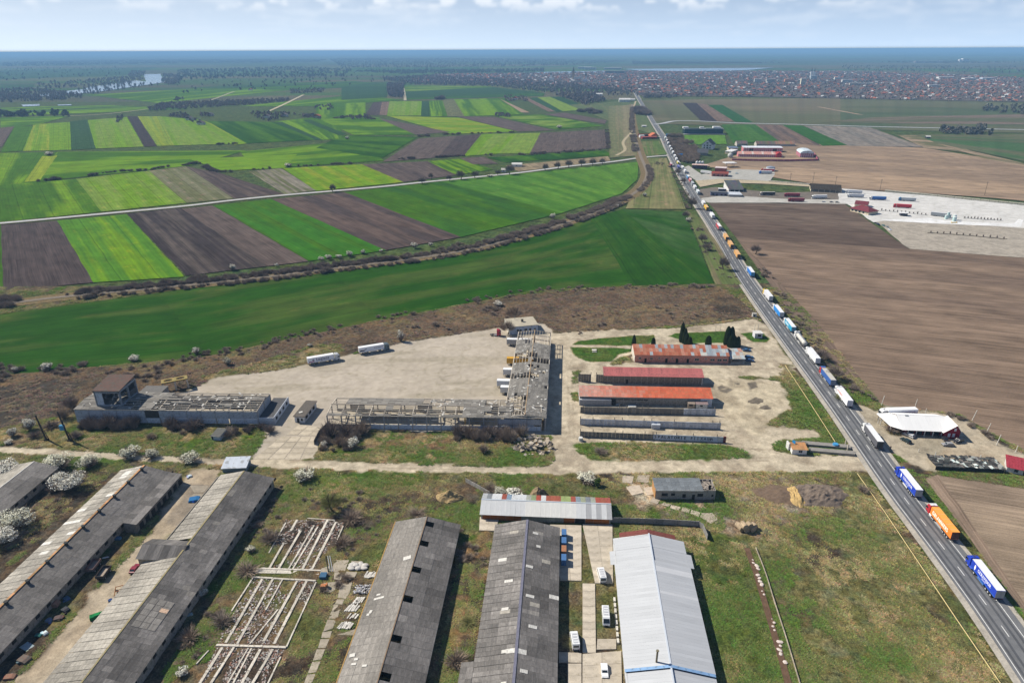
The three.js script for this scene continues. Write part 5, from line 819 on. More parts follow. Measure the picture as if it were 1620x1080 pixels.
const FAR_Q=[[1103.6,308.6,'pale blue-grey truck at the side lane to the truck park',[0.48,0.55,0.58],wC],[1098.8,301.2,'white truck with dark rear opposite the slate-roofed barn',[0.66,0.66,0.68],wC],[1095,295,'grey truck directly behind the distant red trailer',[0.3,0.33,0.36],[0.4,0.42,0.44]],[1091.5,289.8,'small red trailer in the far part of the queue',[0.5,0.06,0.06],[0.68,0.5,0.48]],[1087.8,284.6,'small blue trailer in the far part of the queue',[0.05,0.22,0.5],wC],[1083.2,274.8,'white truck at the filling station entrance',[0.68,0.68,0.7],wC],[1079.4,269.2,'second white truck at the filling station entrance',[0.62,0.64,0.66],wC],[1072,261,'yellow-ended truck north of the filling station',[0.65,0.55,0.03],wC],[1069.5,255.6,'white truck opposite the country road, rear one',[0.68,0.68,0.7],wC],[1067,250.6,'white truck opposite the country road, front one',[0.66,0.66,0.68],wC],[1064,244.5,'white truck ahead of the country road mouth',[0.68,0.68,0.7],wC],[1061.4,239.6,'grey-white truck by the blue bin',[0.5,0.52,0.54],wC],[1059.2,235.4,'white truck by the bare grove',[0.68,0.68,0.7],wC],[1056.5,229.6,'white truck near the red-roofed yard, hindmost',[0.66,0.66,0.68],wC],[1054.4,225.2,'white truck with brownish rear near the red-roofed yard',[0.56,0.5,0.46],wC],[1052,221,'first truck of the queue, pale green-white',[0.55,0.62,0.6],wC]];
for(const[x,y,l,c,r]of FAR_Q)queue(x,y,l,{cab:c,side:c,roof:r,rear:c.map((v)=>v*0.7)});
{const f=roadFrame(1061.5,263);semi('semi_truck','dark red truck stopped on the left verge of the main road','truck',f.p.clone().setY(RY),aim(f.dir.clone().negate()),{cab:[0.3,0.02,0.05],side:[0.28,0.02,0.06],roof:[0.6,0.5,0.52]});const g=roadFrame(1073.5,266.5);semi('semi_truck','deep blue truck driving on the main road past the filling station','truck',g.p.clone().setY(RY),aim(g.dir.clone().negate()),{cab:[0.04,0.06,0.3],side:[0.06,0.07,0.28],roof:[0.2,0.2,0.4]});}
function between(pr,pf,label,o,name='semi_truck',cat='truck'){const a=G(...pr),b=G(...pf),d=b.clone().sub(a).setY(0).normalize(),n=V(-d.z,0,d.x);const c=a.clone().add(b).multiplyScalar(0.5);return semi(name,label,cat,c,aim(d),o);}
between([484,577.5],[540,568],'white truck with dark lettering parked at the left edge of the concrete yard',{cab:[0.66,0.67,0.69],side:wC,print:logPrint,rear:[0.55,0.56,0.58]});
between([566,560.5],[617.5,552],'white trailer with wavy dark lines behind a grey cab on the yard',{cab:[0.12,0.17,0.2],side:wC,print:wavePrint,rear:[0.55,0.56,0.58]});
between([1457,657.5],[1381.5,660],'white truck parked behind the gas house, facing the road',{cab:wC,side:wC,print:wtPrint,roof:[0.76,0.77,0.78]});
// truck park far right
for(const[a,b,l,o]of[[[1311,314],[1281,314.5],'white truck on the access lane west of the red-hipped house',{cab:wC,side:wC,rear:wC}],[[1276,319.5],[1243,319],'dark crimson truck nearer of two on the access lane',{cab:[0.22,0.01,0.03],side:[0.2,0.012,0.035],roof:[0.3,0.04,0.06]}],[[1269,311.5],[1237,311],'crimson truck farther of two on the access lane',{cab:[0.26,0.012,0.03],side:[0.25,0.014,0.04],roof:[0.36,0.05,0.07]}],[[1228,309],[1200,309],'black trailer on the access lane',{cab:[0.5,0.45,0.4],side:[0.03,0.03,0.034],roof:[0.45,0.43,0.4]}],[[1369,313],[1338,312],'grey-white truck nearer of two by the shelter',{cab:[0.55,0.58,0.62],side:[0.45,0.47,0.52]}],[[1364,307],[1338,305.5],'grey-white truck farther of two by the shelter',{cab:[0.55,0.58,0.62],side:[0.5,0.52,0.56]}],[[1404,317],[1373,316],'blue-sided truck with white cab on the pale truck park',{cab:wC,side:[0.02,0.12,0.4],roof:[0.1,0.25,0.5]}],[[1451,319],[1419,317.5],'silver truck with blue cab on the pale truck park',{cab:[0.05,0.16,0.32],side:[0.42,0.45,0.47],roof:[0.6,0.62,0.63]}],[[1444,330],[1411,328],'bright red truck on the pale truck park',{cab:[0.5,0.01,0.03],side:[0.5,0.012,0.03],roof:[0.62,0.05,0.07]}],[[1470.5,341],[1506,345],'grey truck with pale cab at the weigh island',{cab:[0.5,0.62,0.62],side:[0.28,0.30,0.32],roof:[0.5,0.52,0.54]}],[[1224,275],[1198,275],'white-sided truck with blue cab behind the filling station',{cab:[0.04,0.16,0.5],side:[0.55,0.57,0.6]}],[[1226,272],[1203,271],'red and white trailer behind the blue-cabbed truck',{cab:[0.5,0.04,0.06],side:[0.5,0.05,0.07]}],[[1110,274],[1126,276],'white box trailer beside the filling station shop',{cab:wC,side:wC}]])between(a,b,l,o);
// trailers left under the ruined wing, rears to the yard
for(const[x,y,l,o]of[[802,547.5,'grey trailer with white roof under the far rafters of the ruined wing',{side:[0.30,0.31,0.33],rear:[0.25,0.26,0.28],roof:wC}],[802,578,'yellow trailer under the ruined wing',{side:[0.55,0.30,0.02],roof:[0.55,0.30,0.02],rear:[0.5,0.27,0.02]}],[796.3,596,'white trailer just nearer than the yellow one',{side:[0.58,0.6,0.64],rear:[0.5,0.52,0.55]}],[786.5,614,'white trailer with a blue round emblem, farthest out on the yard',{side:[0.56,0.6,0.66],emblem:true,rear:[0.5,0.52,0.55]}],[792,624.5,'white trailer nearest the corner of the two ruins',{side:[0.54,0.58,0.62],rear:[0.5,0.52,0.55]}]]){
const p=G(x,y),d=V(Math.cos(SITE),0,-Math.sin(SITE)),t=thing('semi_trailer',l,'trailer',p.clone().addScaledVector(d,6.8).add(V(0,0,-1.3)),aim(d));trailer(t,o,-6.8);
if(o.emblem){const e=new MB();e.cyl(0.62,0.62,0.04,0,0,0,18,0,Math.PI / 2);const q=e.build('emblem',M([0.02,0.22,0.5]),t);q.position.set(1.3,2.6,-1);}
}
{const a=G(775,531),b=G(793,531),d=b.clone().sub(a).normalize(),t=thing('tractor_unit','red truck tractor without trailer in front of the pale blue office','truck',a.clone().add(b).multiplyScalar(0.5),aim(d));tractor(t,{cab:[0.40,0.012,0.035]},-3.1);}
// cars and vans; front is -z
function car(label,cat,pos,turn,c,o={}){
const k=o.kind||'car',t=thing(k==='van'?'minibus':k==='suv'?'parked_suv':'parked_car',label,cat,pos,turn,o.group),m=M(c,null,1,{roughness:0.3});
const prof=k==='van'?[[-3,0.4],[2.7,0.38],[2.95,0.9],[2.75,1.25],[1.85,2.3],[1.5,2.5],[-2.9,2.55],[-3,2.2]]:k==='suv'?[[-2.2,0.4],[2.2,0.38],[2.25,0.85],[1.95,1.05],[1.05,1.15],[0.5,1.7],[-1.7,1.72],[-2.15,1.1]]:k==='wagon'?[[-2.25,0.38],[2.2,0.35],[2.25,0.7],[1.9,0.88],[1.0,0.98],[0.35,1.42],[-1.7,1.46],[-2.2,0.95]]:[[-2.1,0.38],[2.1,0.35],[2.15,0.7],[1.85,0.86],[0.95,0.95],[0.3,1.4],[-1.1,1.42],[-1.75,1.0],[-2.1,0.9]];
const w=k==='van'?1.0:0.88;mesh('body',once('cb' + k,()=>toZ(new MB().ext(prof,-w,w,0.07).geo())),m,t);
const win=(n,key,f,mm=glass)=>mesh(n,once(key + k,f),mm,t);
if(k==='van'){win('windscreen','w0',()=>new MB().quad(V(-0.9,1.32,-2.74),V(0.9,1.32,-2.74),V(0.84,2.22,-1.95),V(-0.84,2.22,-1.95)).geo());for(const s of[-1,1])for(let i=0;i<4;i++)win('side_window','w1' + s + i,()=>new MB().box(0.03,0.62,1.0,s*1.0,1.75,-1.3 + i*1.12).geo());win('rear_window','w2',()=>new MB().box(1.5,0.65,0.03,0,1.75,3.0).geo());for(const s of[-1,1])win('roof_rail','rr' + s,()=>new MB().box(0.06,0.06,3.4,s*0.75,2.58,0.7).geo(),M([0.5,0.5,0.52]));for(let i=0;i<4;i++)win('roof_hatch','rh' + i,()=>new MB().box(1.1,0.05,0.5,0,2.575,-0.6 + i*0.95).geo(),M([0.42,0.43,0.46]));}else{
const[ax,ay,bx,by]=k==='suv'?[1.0,1.17,0.52,1.66]:[0.92,0.98,0.36,1.37],[cx,cy,dx,dy]=k==='suv'?[-2.1,1.18,-1.75,1.66]:k==='wagon'?[-2.15,1.0,-1.76,1.4]:[-1.68,1.02,-1.16,1.38];
win('windscreen','c0',()=>new MB().quad(V(-0.72,ay + 0.03,-ax - 0.06),V(0.72,ay + 0.03,-ax - 0.06),V(0.66,by,-bx - 0.06),V(-0.66,by,-bx - 0.06)).geo());win('rear_window','c1',()=>new MB().quad(V(0.7,cy + 0.03,-cx + 0.06),V(-0.7,cy + 0.03,-cx + 0.06),V(-0.62,dy,-dx + 0.06),V(0.62,dy,-dx + 0.06)).geo());
for(const s of[-1,1])win('side_window','c2' + s,()=>{const g=new MB();g.ext([[dx + 0.1,by - 0.02],[bx,by - 0.02],[ax - 0.15,ay + 0.03],[cx + 0.3,cy + 0.05]],-0.01,0.01);const q=toZ(g.geo());q.translate(s*(w + 0.005),0,0);return q;});
}
const fz=k==='van'?-2.96:-2.2,rz=k==='van'?3.01:k==='suv'?2.2:k==='wagon'?2.24:2.1;
for(const s of[-1,1]){win('headlight','hl' + s,()=>new MB().box(0.36,0.16,0.08,s*(w - 0.27),0.72,fz).geo(),M([0.75,0.75,0.75],null,1,{roughness:0.1}));win('tail_light','tl' + s,()=>new MB().box(0.26,0.2,0.06,s*(w - 0.2),0.82,rz).geo(),M([0.3,0.015,0.012]));for(const z of k==='van'?[-1.95,1.75]:[-1.32,1.3])wheelAt(t,s*(w - 0.1),z,k==='car'||k==='wagon'?0.31:0.36,0.22);}
win('bumper','bp',()=>new MB().box(1.7,0.2,0.1,0,0.48,fz - 0.02).box(1.7,0.2,0.1,0,0.5,rz + 0.02).geo(),darkMetal);
return t;
}
const carAt=(label,cat,pr,pf,c,o)=>{const a=G(...pr),b=G(...pf);return car(label,cat,a.clone().add(b).multiplyScalar(0.5),aim(b.clone().sub(a)),c,o);};
const vw=[0.72,0.73,0.74];
carAt('white minibus farthest up the concrete lane, seen from behind','minibus',[954.5,924],[948.5,902],vw,{kind:'van'});
carAt('white minibus facing the camera on the grass beside the white hall','minibus',[957,967],[959.5,993],vw,{kind:'van'});
carAt('white minibus on the left edge of the lane near the grey shed','minibus',[911.5,1030],[906.5,1003],vw,{kind:'van'});
carAt('white car at the bottom of the concrete lane','car',[955,1052],[957.5,1075],vw,{kind:'wagon'});
carAt('dark red car parked between the two long sheds on the left','car',[208,909],[219,894.5],[0.20,0.012,0.03]);
carAt('dark green estate car nearer the road on the gas house forecourt','car',[1441,703],[1425,694],[0.018,0.035,0.035],{kind:'wagon'});
carAt('white estate car by the shrub on the gas house forecourt','car',[1445,693],[1431,687],[0.6,0.61,0.62],{kind:'wagon'});
carAt('black car close to the red gable of the gas house','car',[1498,699],[1488,691],[0.02,0.022,0.028]);
carAt('silver-grey car parked across behind the black one','car',[1511,705],[1488,704.5],[0.26,0.26,0.27],{kind:'wagon'});
carAt('black off-road car rightmost on the gas house forecourt','car',[1523,698],[1510,701],[0.018,0.018,0.024],{kind:'suv'});
carAt('dark blue car in the shade right of the pink building, nearest','car',[1178,571],[1195,572],[0.02,0.06,0.16]);
carAt('blue car parked beside the pink building, middle of three','car',[1177,566],[1194,566.5],[0.025,0.1,0.24],{kind:'wagon'});
carAt('blue car half hidden by the canopy of the pink building','car',[1174,555],[1189,555.5],[0.03,0.1,0.22]);
for(const[l,a,b,c]of[['dark car first of the row at the truck park corner',[1386,354],[1392,356],[0.04,0.05,0.08]],['green car second of the row at the truck park corner',[1394,356],[1402,359.5],[0.08,0.16,0.14]],['grey car third of the row at the truck park corner',[1400,358],[1408,362],[0.2,0.22,0.24]],['white car last of the row at the truck park corner',[1404,362],[1412,366],[0.6,0.62,0.66]],['pale car first of three on the access lane verge',[1298,320],[1309,320],[0.5,0.52,0.54]],['dark car second of three on the access lane verge',[1312,320.5],[1320,320.5],[0.04,0.04,0.05]],['dark car last of three on the access lane verge',[1321,320.8],[1329,320.8],[0.03,0.03,0.04]],['orange car on the main road far off',[1050,227.5],[1051.5,223.5],[0.5,0.14,0.02]],['grey car on the main road just past the last trucks',[1063,247],[1062,244],[0.1,0.09,0.12]],['light blue car by the filling station',[1162,275],[1170,275],[0.35,0.5,0.55]]])carAt(l,'car',a,b,c);
// people
{
const mc=new MarchingCubes(44,new THREE.MeshStandardMaterial(),false,false,60000);
const J=[[[0,1.62,0],[0,1.72,0.01],0.105,0.1],[[0,1.45,0],[0,1.58,0],0.06,0.06],[[0,1.02,0],[0,1.38,0],0.16,0.17],[[-0.14,1.38,0],[0.14,1.38,0],0.1,0.1],[[-0.19,1.4,0],[-0.25,1.1,0.03],0.062,0.05],[[-0.25,1.1,0.03],[-0.23,0.86,-0.07],0.048,0.038],[[0.19,1.4,0],[0.25,1.1,0.03],0.062,0.05],[[0.25,1.1,0.03],[0.2,0.87,-0.1],0.048,0.038],[[-0.09,0.98,0],[-0.11,0.52,-0.02],0.1,0.07],[[-0.11,0.52,-0.02],[-0.12,0.1,0.02],0.066,0.045],[[-0.12,0.06,0.03],[-0.13,0.05,-0.13],0.05,0.04],[[0.09,0.98,0],[0.11,0.52,-0.02],0.1,0.07],[[0.11,0.52,-0.02],[0.12,0.1,0.02],0.066,0.045],[[0.12,0.06,0.03],[0.13,0.05,-0.13],0.05,0.04]].map(([a,b,r,s])=>({a:V(...a),b:V(...b),r,s}));
const S=44,hsz=0.95,p=V(),f=(q)=>{let e=0;for(const c of J){const ab=c.b.clone().sub(c.a),t=clamp(q.clone().sub(c.a).dot(ab)/ ab.lengthSq());const d=q.distanceTo(c.a.clone().addScaledVector(ab,t))- lerp(c.r,c.s,t);e +=Math.exp(-d*40);}return -Math.log(e)/ 40;};
for(let z=0;z<S;z++)for(let y=0;y<S;y++)for(let x=0;x<S;x++){p.set((x / S*2 - 1)*hsz,(y / S*2 - 1)*hsz + 0.92,(z / S*2 - 1)*hsz);mc.field[x + y*S + z*S*S]=Math.abs(p.x)>0.45||Math.abs(p.z)>0.4?-1:-f(p);}
mc.isolation=0;mc.update();const n=mc.count,P=mc.positionArray.slice(0,n*3),N=mc.normalArray.slice(0,n*3);
const people=[['person in dark clothes standing left of two by the white truck',[1389.5,664],[0.05,0.03,0.035],[0.03,0.03,0.04],0.4],['person in a pale jacket standing right of two by the white truck',[1395,664.3],[0.6,0.58,0.56],[0.06,0.06,0.1],-1.2],['person in dark clothes standing in the shadow of the dark grey trailer',[1408.8,711],[0.03,0.03,0.045],[0.025,0.025,0.035],2]];
for(const[l,at,top,leg,tn]of people){const g=new THREE.BufferGeometry(),pos=new Float32Array(n*3),col=new Float32Array(n*3);for(let i=0;i<n;i++){const y=P[3*i + 1]*hsz + 0.92,x=P[3*i]*hsz;pos.set([x,y,P[3*i + 2]*hsz],3*i);const c=y>1.68?[0.05,0.035,0.025]:y>1.5||(y<0.93&&y>0.75&&Math.abs(x)>0.16)?[0.42,0.25,0.18]:y>0.96||Math.abs(x)>0.19?top:y<0.1?[0.02,0.02,0.02]:leg;col.set(c,3*i);}g.setAttribute('position',new THREE.BufferAttribute(pos,3));g.setAttribute('normal',new THREE.BufferAttribute(N,3));g.setAttribute('color',new THREE.BufferAttribute(col,3));const o=tag(mesh('person',g,M([1,1,1],null,1,{vc:true})),l,'person');o.position.copy(G(...at)).y=0.02;o.rotation.y=tn;}
}

// ───────── slabs, footings, pipes, heaps and other things on the ground ─────────
const slabM=tones([0.50,0.44,0.355],6,0.1,'concrete',9),oldSlab=tones([0.36,0.315,0.25],5,0.16,'concrete',7);
function slabGeo(pts,th){const s=new THREE.Shape(pts.map((p)=>new THREE.Vector2(p.x,-p.z)));const g=new THREE.ExtrudeGeometry(s,{depth:th,bevelEnabled:false});g.rotateX(-Math.PI / 2);return boxUV(flat(g));}
function slabs(name,list,m,top,parent){const r=parent||struct(Object.assign(new THREE.Group(),{name:numbered(name)}));if(!parent)scene.add(r);for(const q of list){const P=poly(q),c=P.reduce((a,p)=>a.add(p),V()).divideScalar(P.length);const g=slabGeo(P.map((p)=>p.clone().sub(c)),top + 0.15);const o=mesh('slab',g,pick(m),r);o.position.copy(c).setY(-0.15 + rr(-0.02,0.02));}return r;}
const gridQ=(a,b,c,d,nu,nv,gap=0.007)=>{const o=[],L=(u,v)=>[lerp(lerp(a[0],b[0],u),lerp(d[0],c[0],u),v),lerp(lerp(a[1],b[1],u),lerp(d[1],c[1],u),v)];for(let j=0;j<nv;j++)for(let i=0;i<nu;i++){const u0=(i + gap)/ nu,u1=(i + 1 - gap)/ nu,v0=(j + gap)/ nv,v1=(j + 1 - gap)/ nv;o.push([L(u0,v0),L(u1,v0),L(u1,v1),L(u0,v1)]);}return o;};
slabs('concrete_yard',[...gridQ([759,819],[790,821],[783,841],[758,840],2,2),...gridQ([870,831],[920,832],[920,920],[886,919],2,8),...gridQ([921.5,830],[969,831],[970,924],[941.5,924],2,8),...gridQ([921.5,924],[941.5,924.5],[943,1034],[921.5,1034],1,9,0.01),...gridQ([945,1012],[975,1012],[975,1028],[943.5,1029],1,1),...gridQ([921.5,1036],[983,1031],[985,1130],[921,1130],2,5),...gridQ([884,1033],[920,1034],[920,1050],[884,1049],2,1),...gridQ([898,1051],[920,1051],[920,1130],[898,1130],1,4)],slabM,0.42);
slabs('gate_drive',[...gridQ([472,672],[520,676],[505,690],[452,688],3,2,0.02),...gridQ([446,690],[507,691],[500,727],[398,727],4,4,0.025)],tones([0.46,0.40,0.31],6,0.12,'concrete',9),0.1);
slabs('slab_path',[[[530,887],[552,887],[545,905],[523,905]],[[529,906],[543,906],[539,918],[528,917]],[[556,888],[572,889],[565,903],[553,902]],[[548,905],[565,906],[561,914],[545,914]],[[512,923],[533,921],[530,934],[522,938],[510,935]],[[540,925],[557,922],[553,938],[547,948],[534,946],[537,932]],[[533,949],[545,949],[541,957],[530,956]],[[528,957],[542,957],[538,967],[525,967]],[[524,968],[537,967],[534,980],[520,979]],[[518,981],[532,981],[526,995],[511,1000]],[[510,1001],[525,999],[522,1010],[508,1010]],[[507,1012],[521,1012],[515,1026],[503,1026]],[[501,1028],[514,1028],[508,1044],[495,1046]],[[494,1048],[507,1047],[500,1064],[487,1066]],[[486,1068],[499,1067],[492,1084],[480,1084]],[[550,1000],[562,996],[560,1006],[533,1005]],[[508,900],[521,896],[519,908],[506,908]]],oldSlab,0.3);
slabs('broken_path',[[[1033,787],[1046,789],[1040,798],[1028,794]],[[1050,795],[1062,798],[1058,802],[1046,799]],[[1062,799],[1078,803],[1073,808],[1060,804]],[[1080,803],[1092,806],[1090,812],[1078,809]],[[1094,807],[1108,811],[1106,818],[1092,813]],[[1110,812],[1127,812],[1136,822],[1125,829],[1108,818]],[[1010,752],[1028,752],[1026,764],[1006,762]],[[985,753],[1003,754],[1000,765],[984,764]],[[990,770],[1012,768],[1018,780],[1000,784]],[[1018,772],[1034,770],[1036,782],[1024,784]]],tones([0.47,0.40,0.32],5,0.12,'concrete',6),0.22);
// footings of the vanished sheds
const footM=tones([0.56,0.52,0.45],5,0.12,'plaster',4);
function foundation(label,lines,area,seedCols){
const pts=poly(area),c=pts.reduce((a,p)=>a.add(p),V()).divideScalar(pts.length),t=thing('barn_foundation',label,'foundation',c.clone());
for(const[x0,y0,x1,y1,w=0.75,h=0.45]of lines){const a=G(x0,y0).sub(c),b=G(x1,y1).sub(c),n=Math.max(1,Math.round(a.distanceTo(b)/ 6));for(let i=0;i<n;i++){if(rnd()<0.06&&n>2)continue;const p=a.clone().lerp(b,(i + 0.012)/ n),q=a.clone().lerp(b,(i + 0.988)/ n);p.y=q.y=h / 2 + rr(-0.05,0.05);const m=new MB();m.bar(p,q,w*rr(0.85,1.1),h);m.build('footing',pick(footM),t);}}
const cols=[[0.42,0.39,0.35],[0.27,0.15,0.11],[0.2,0.16,0.13],[0.33,0.27,0.25],[0.5,0.48,0.45],[0.13,0.11,0.1]],bins=cols.map(()=>new MB());
const bx=[Math.min(...pts.map((p)=>p.x)),Math.max(...pts.map((p)=>p.x)),Math.min(...pts.map((p)=>p.z)),Math.max(...pts.map((p)=>p.z))];let k=0,guard=0;
while(k<2000&&guard++<20000){const x=rr(bx[0],bx[1]),z=rr(bx[2],bx[3]);if(!inPoly(x,z,pts)||fbm(x*0.22,z*0.12,3,0,33)<0.44)continue;k++;const s=rr(0.12,0.5)*(rnd()<0.06?2:1);bins[Math.floor(Math.pow(rnd(),1.1)*6)].box(s,rr(0.06,0.25),s*rr(0.4,1),x - c.x,rr(0.05,0.3),z - c.z,rr(0,3),rr(-0.4,0.4));}
const g=[];bins.forEach((b,i)=>{const q=b.geo();const cl=new Float32Array(q.attributes.position.count*3);for(let j=0;j<cl.length;j +=3)cl.set(cols[i],j);q.setAttribute('color',new THREE.BufferAttribute(cl,3));g.push(q);});
stuff(mesh('rubble',mergeGeometries(g),M([1,1,1],null,1,{vc:true}),t));return t;
}
foundation('rubble-strewn concrete footings of a vanished barn, upper block',[[486.7,821.7,440,901.7],[470,823,426,900],[497,832,456,902,0.5],[503,834,462,903,0.5],[518.3,823,478.3,901.7],[531.7,826.7,493.3,901.7],[543,833,530,862,0.4],[452,828,425,876,0.4],[413,900,508,903.5,0.6],[486,821,530,824,0.4]],[[452,822],[546,826],[496,903],[412,901]]);
foundation('rubble-strewn concrete footings of a vanished barn, middle block',[[398,914,500,920,0.7],[404,903,506,905,2.2,0.25],[415,916.7,356.7,1018.3],[431.7,916.7,375,1020],[400,915,366,968,0.4],[446.7,918,420,966.7,0.4],[440,965,395,1020,0.4],[470,920,416.7,1016.7],[485,920,433.3,1020],[500,921.7,453,1025,0.4],[341.7,1021.7,453,1025,0.7]],[[400,915],[500,921],[453,1024],[342,1020]]);
foundation('rubble-strewn concrete footings of a vanished barn, lower block at the bottom edge',[[351.7,1025,305,1100],[370,1025,322,1100],[393,1026,350,1100,0.4],[398,1026,362,1095,0.4],[412,1028,373,1100],[431.7,1028,389,1100],[330,1030,310,1052,0.4],[444,1040,420,1090,0.4]],[[344,1025],[450,1028],[405,1105],[300,1105]]);
{// prefabricated beams lying in rows beside the grey shed
const g=new MB().box(0.3,0.3,1).geo(),m=tones([0.56,0.54,0.5],4,0.15,'plaster',2);let n=0;const proto=tag(mesh('concrete_beam',g,m[0]),'short pale concrete beam lying in the stacked rows beside the grey shed','beam','concrete beams stacked beside the grey shed');
const put=(x,y,ang,l,w)=>{const o=n++?proto.clone():proto;if(o!==proto){o.name=numbered('concrete_beam');o.userData={...proto.userData};o.material=pick(m);scene.add(o);}o.position.copy(G(x,y,0.3));o.rotation.y=ang;o.scale.set(w,1.2,l);};
for(const[x,y,k,l,dx]of[[579,909,7,2.6,2.4],[562,950,5,2.6,3],[549,962,6,2.8,3.2],[552,975,4,2,4],[538,989,7,2.4,2.2],[551,989,2,2.4,4],[566,949,2,2,3]])for(let i=0;i<k;i++)put(x + i*dx,y + rr(-1.2,1.2),-0.35 + rr(-0.12,0.12),l*rr(0.85,1.1),rr(0.9,2.2));
tag(mesh('debris_heap',(()=>{const b=new MB();for(let i=0;i<90;i++)b.box(rr(0.3,1),rr(0.1,0.3),rr(0.1,0.4),rr(-2.6,2.6),rr(0.1,0.7),rr(-1.6,1.6),rr(0,3),rr(-0.5,0.5));return b.geo();})(),M([0.5,0.5,0.52],'plaster',2)),'heap of splintered grey-white scraps beside the stacked beams','debris').position.copy(G(575,933));
tag(mesh('sack_pile',(()=>{const b=new MB();for(let i=0;i<16;i++)b.add(new THREE.SphereGeometry(1,8,6).scale(rr(0.7,1.3),rr(0.3,0.5),rr(0.6,1)).translate(rr(-2.6,2.6),rr(0.2,0.6),rr(-1.6,1.6)));return b.geo();})(),M([0.52,0.5,0.47],'plaster',2)),'grey-white tarpaulin-covered pile at the upper end of the slab path','pile').position.copy(G(566,896));
const s=thing('pit_frame','dark steel rails and a blue tub beside the upper footings','scrap',G(513,912));for(let i=0;i<3;i++){const b=new MB();b.box(0.22,0.3,7.5,-0.6 + i*0.7,0.3,-5.5,0.35);b.build('rail',i?steel:dark,s);}new MB().box(2,1.1,2.2,-0.2,0.55,0.3).build('tub',M([0.06,0.12,0.2],'rust',2),s);
const k=thing('brick_stub','small orange brick stub on the slab beside the footings','masonry',G(513,930));new MB().box(2,1.2,1.2,0,0.6,0).box(0.5,0.5,1,0.8,1.4,0).build('stub',M([0.45,0.17,0.08],'rust',2),k);
}
// precast boundary walls
function fence(label,pts,h,m,w=2){const P=poly(pts),t=thing('boundary_wall',label,'wall',P[0].clone());for(let i=0;i + 1<P.length;i++){const a=P[i].clone().sub(P[0]),b=P[i + 1].clone().sub(P[0]),L=a.distanceTo(b),n=Math.max(1,Math.round(L / w)),ry=turnOf(a,b);for(let k=0;k<n;k++){const c=a.clone().lerp(b,(k + 0.5)/ n);const o=mesh('wall_panel',boxes(L / n - 0.12,h,0.14),pick(m),t);o.position.copy(c).setY(h / 2);o.rotation.y=ry;const q=mesh('post',boxes(0.18,h + 0.15,0.2),pick(m),t);q.position.copy(a.clone().lerp(b,k / n)).setY(h / 2 + 0.07);q.rotation.y=ry;}}return t;}
fence('grey precast wall running from the many-coloured shed toward the hay bales',[[967,827],[1036,829],[1105,833],[1112,838],[1119,855]],2.3,tones([0.27,0.265,0.26],4,0.14,'plaster',4),3);
fence('leaning pale wall fragment behind the straw heap',[[737,763],[752,771],[775,784]],1.8,tones([0.4,0.38,0.35],4,0.12,'plaster',4),3);
fence('low dark retaining wall at the right edge of the gate drive',[[521,672],[505,688],[497,704]],2.2,tones([0.2,0.18,0.16],3,0.12,'plaster',4),3);
{// ditch edged with a thin wall and broken slabs
const pts=[[1186,868],[1200,905],[1215,955],[1232,1010],[1255,1090]].map(([x,y])=>G(x,y));struct(mesh('ditch',ribbon(pts,1.8,0.36,0.9).g,M([0.14,0.085,0.055],'earth',8)));
const t=thing('ditch_wall','thin concrete kerb wall along the muddy ditch in the right-hand meadow','wall',pts[0].clone());const c=new THREE.CatmullRomCurve3(pts),n=34;for(let i=0;i<n;i++){const a=c.getPointAt(i / n).sub(pts[0]),b=c.getPointAt((i + 0.96)/ n).sub(pts[0]);a.y=b.y=0.4;a.x +=2;b.x +=2;const m=new MB();m.bar(a,b,0.14,0.8);m.build('kerb_piece',pick(oldSlab),t);}
const st=thing('stone_row','white stone chunks lying along the left edge of the muddy ditch','stones',pts[0].clone());for(let i=0;i<36;i++){const p=c.getPointAt(clamp(0.08 + i / 39)).sub(pts[0]);const s=rr(0.25,0.9);const o=mesh('stone',once('st' +(i % 4),()=>boxUV(flat(new THREE.IcosahedronGeometry(1,0)))),M([0.6,0.52,0.47],'plaster',2),st);o.position.set(p.x - 0.3 + rr(-0.5,0.5),0.4,p.z);o.scale.set(s*0.8,s*0.22,s*rr(0.6,1.6));o.rotation.y=rr(0,3);if(fbm(i*0.3,2,2)<0.5)st.remove(o);}
}
// yellow gas pipe on short supports
function pipe(label,pts,h=1.0){const P=poly(pts,h),t=thing('gas_pipe',label,'pipe',P[0].clone().setY(0));for(let i=0;i + 1<P.length;i++){const a=P[i].clone().sub(P[0]).add(V(0,h,0)),b=P[i + 1].clone().sub(P[0]).add(V(0,h,0)),L=a.distanceTo(b);const g=new THREE.TubeGeometry(new THREE.LineCurve3(a,b),1,0.13,8);mesh('pipe_run',boxUV(g),M([0.60,0.49,0.24],'plaster',3),t);for(let k=0;k<L / 7;k++){const c=a.clone().lerp(b,k*7 / L);const m=new MB();m.box(0.12,h,0.12,c.x,h / 2,c.z);m.build('support',darkMetal,t);}}return t;}
pipe('yellow pipe on low supports along the meadow beside the main road',[[1357,749],[1400,809],[1455,891],[1514,979],[1590,1090]]);
pipe('yellow pipe crossing the grass from the north gate toward the weighbridge',[[1243,578],[1282,637],[1322,699]]);
tag(mesh('pipe_cover',new MB().cyl(1.1,1.25,1.6,0,0.8,0,12).geo(),M([0.06,0.28,0.55],'plaster',2)),'blue round cover at the road end of the upper yellow pipe','cover').position.copy(G(1321.5,707));
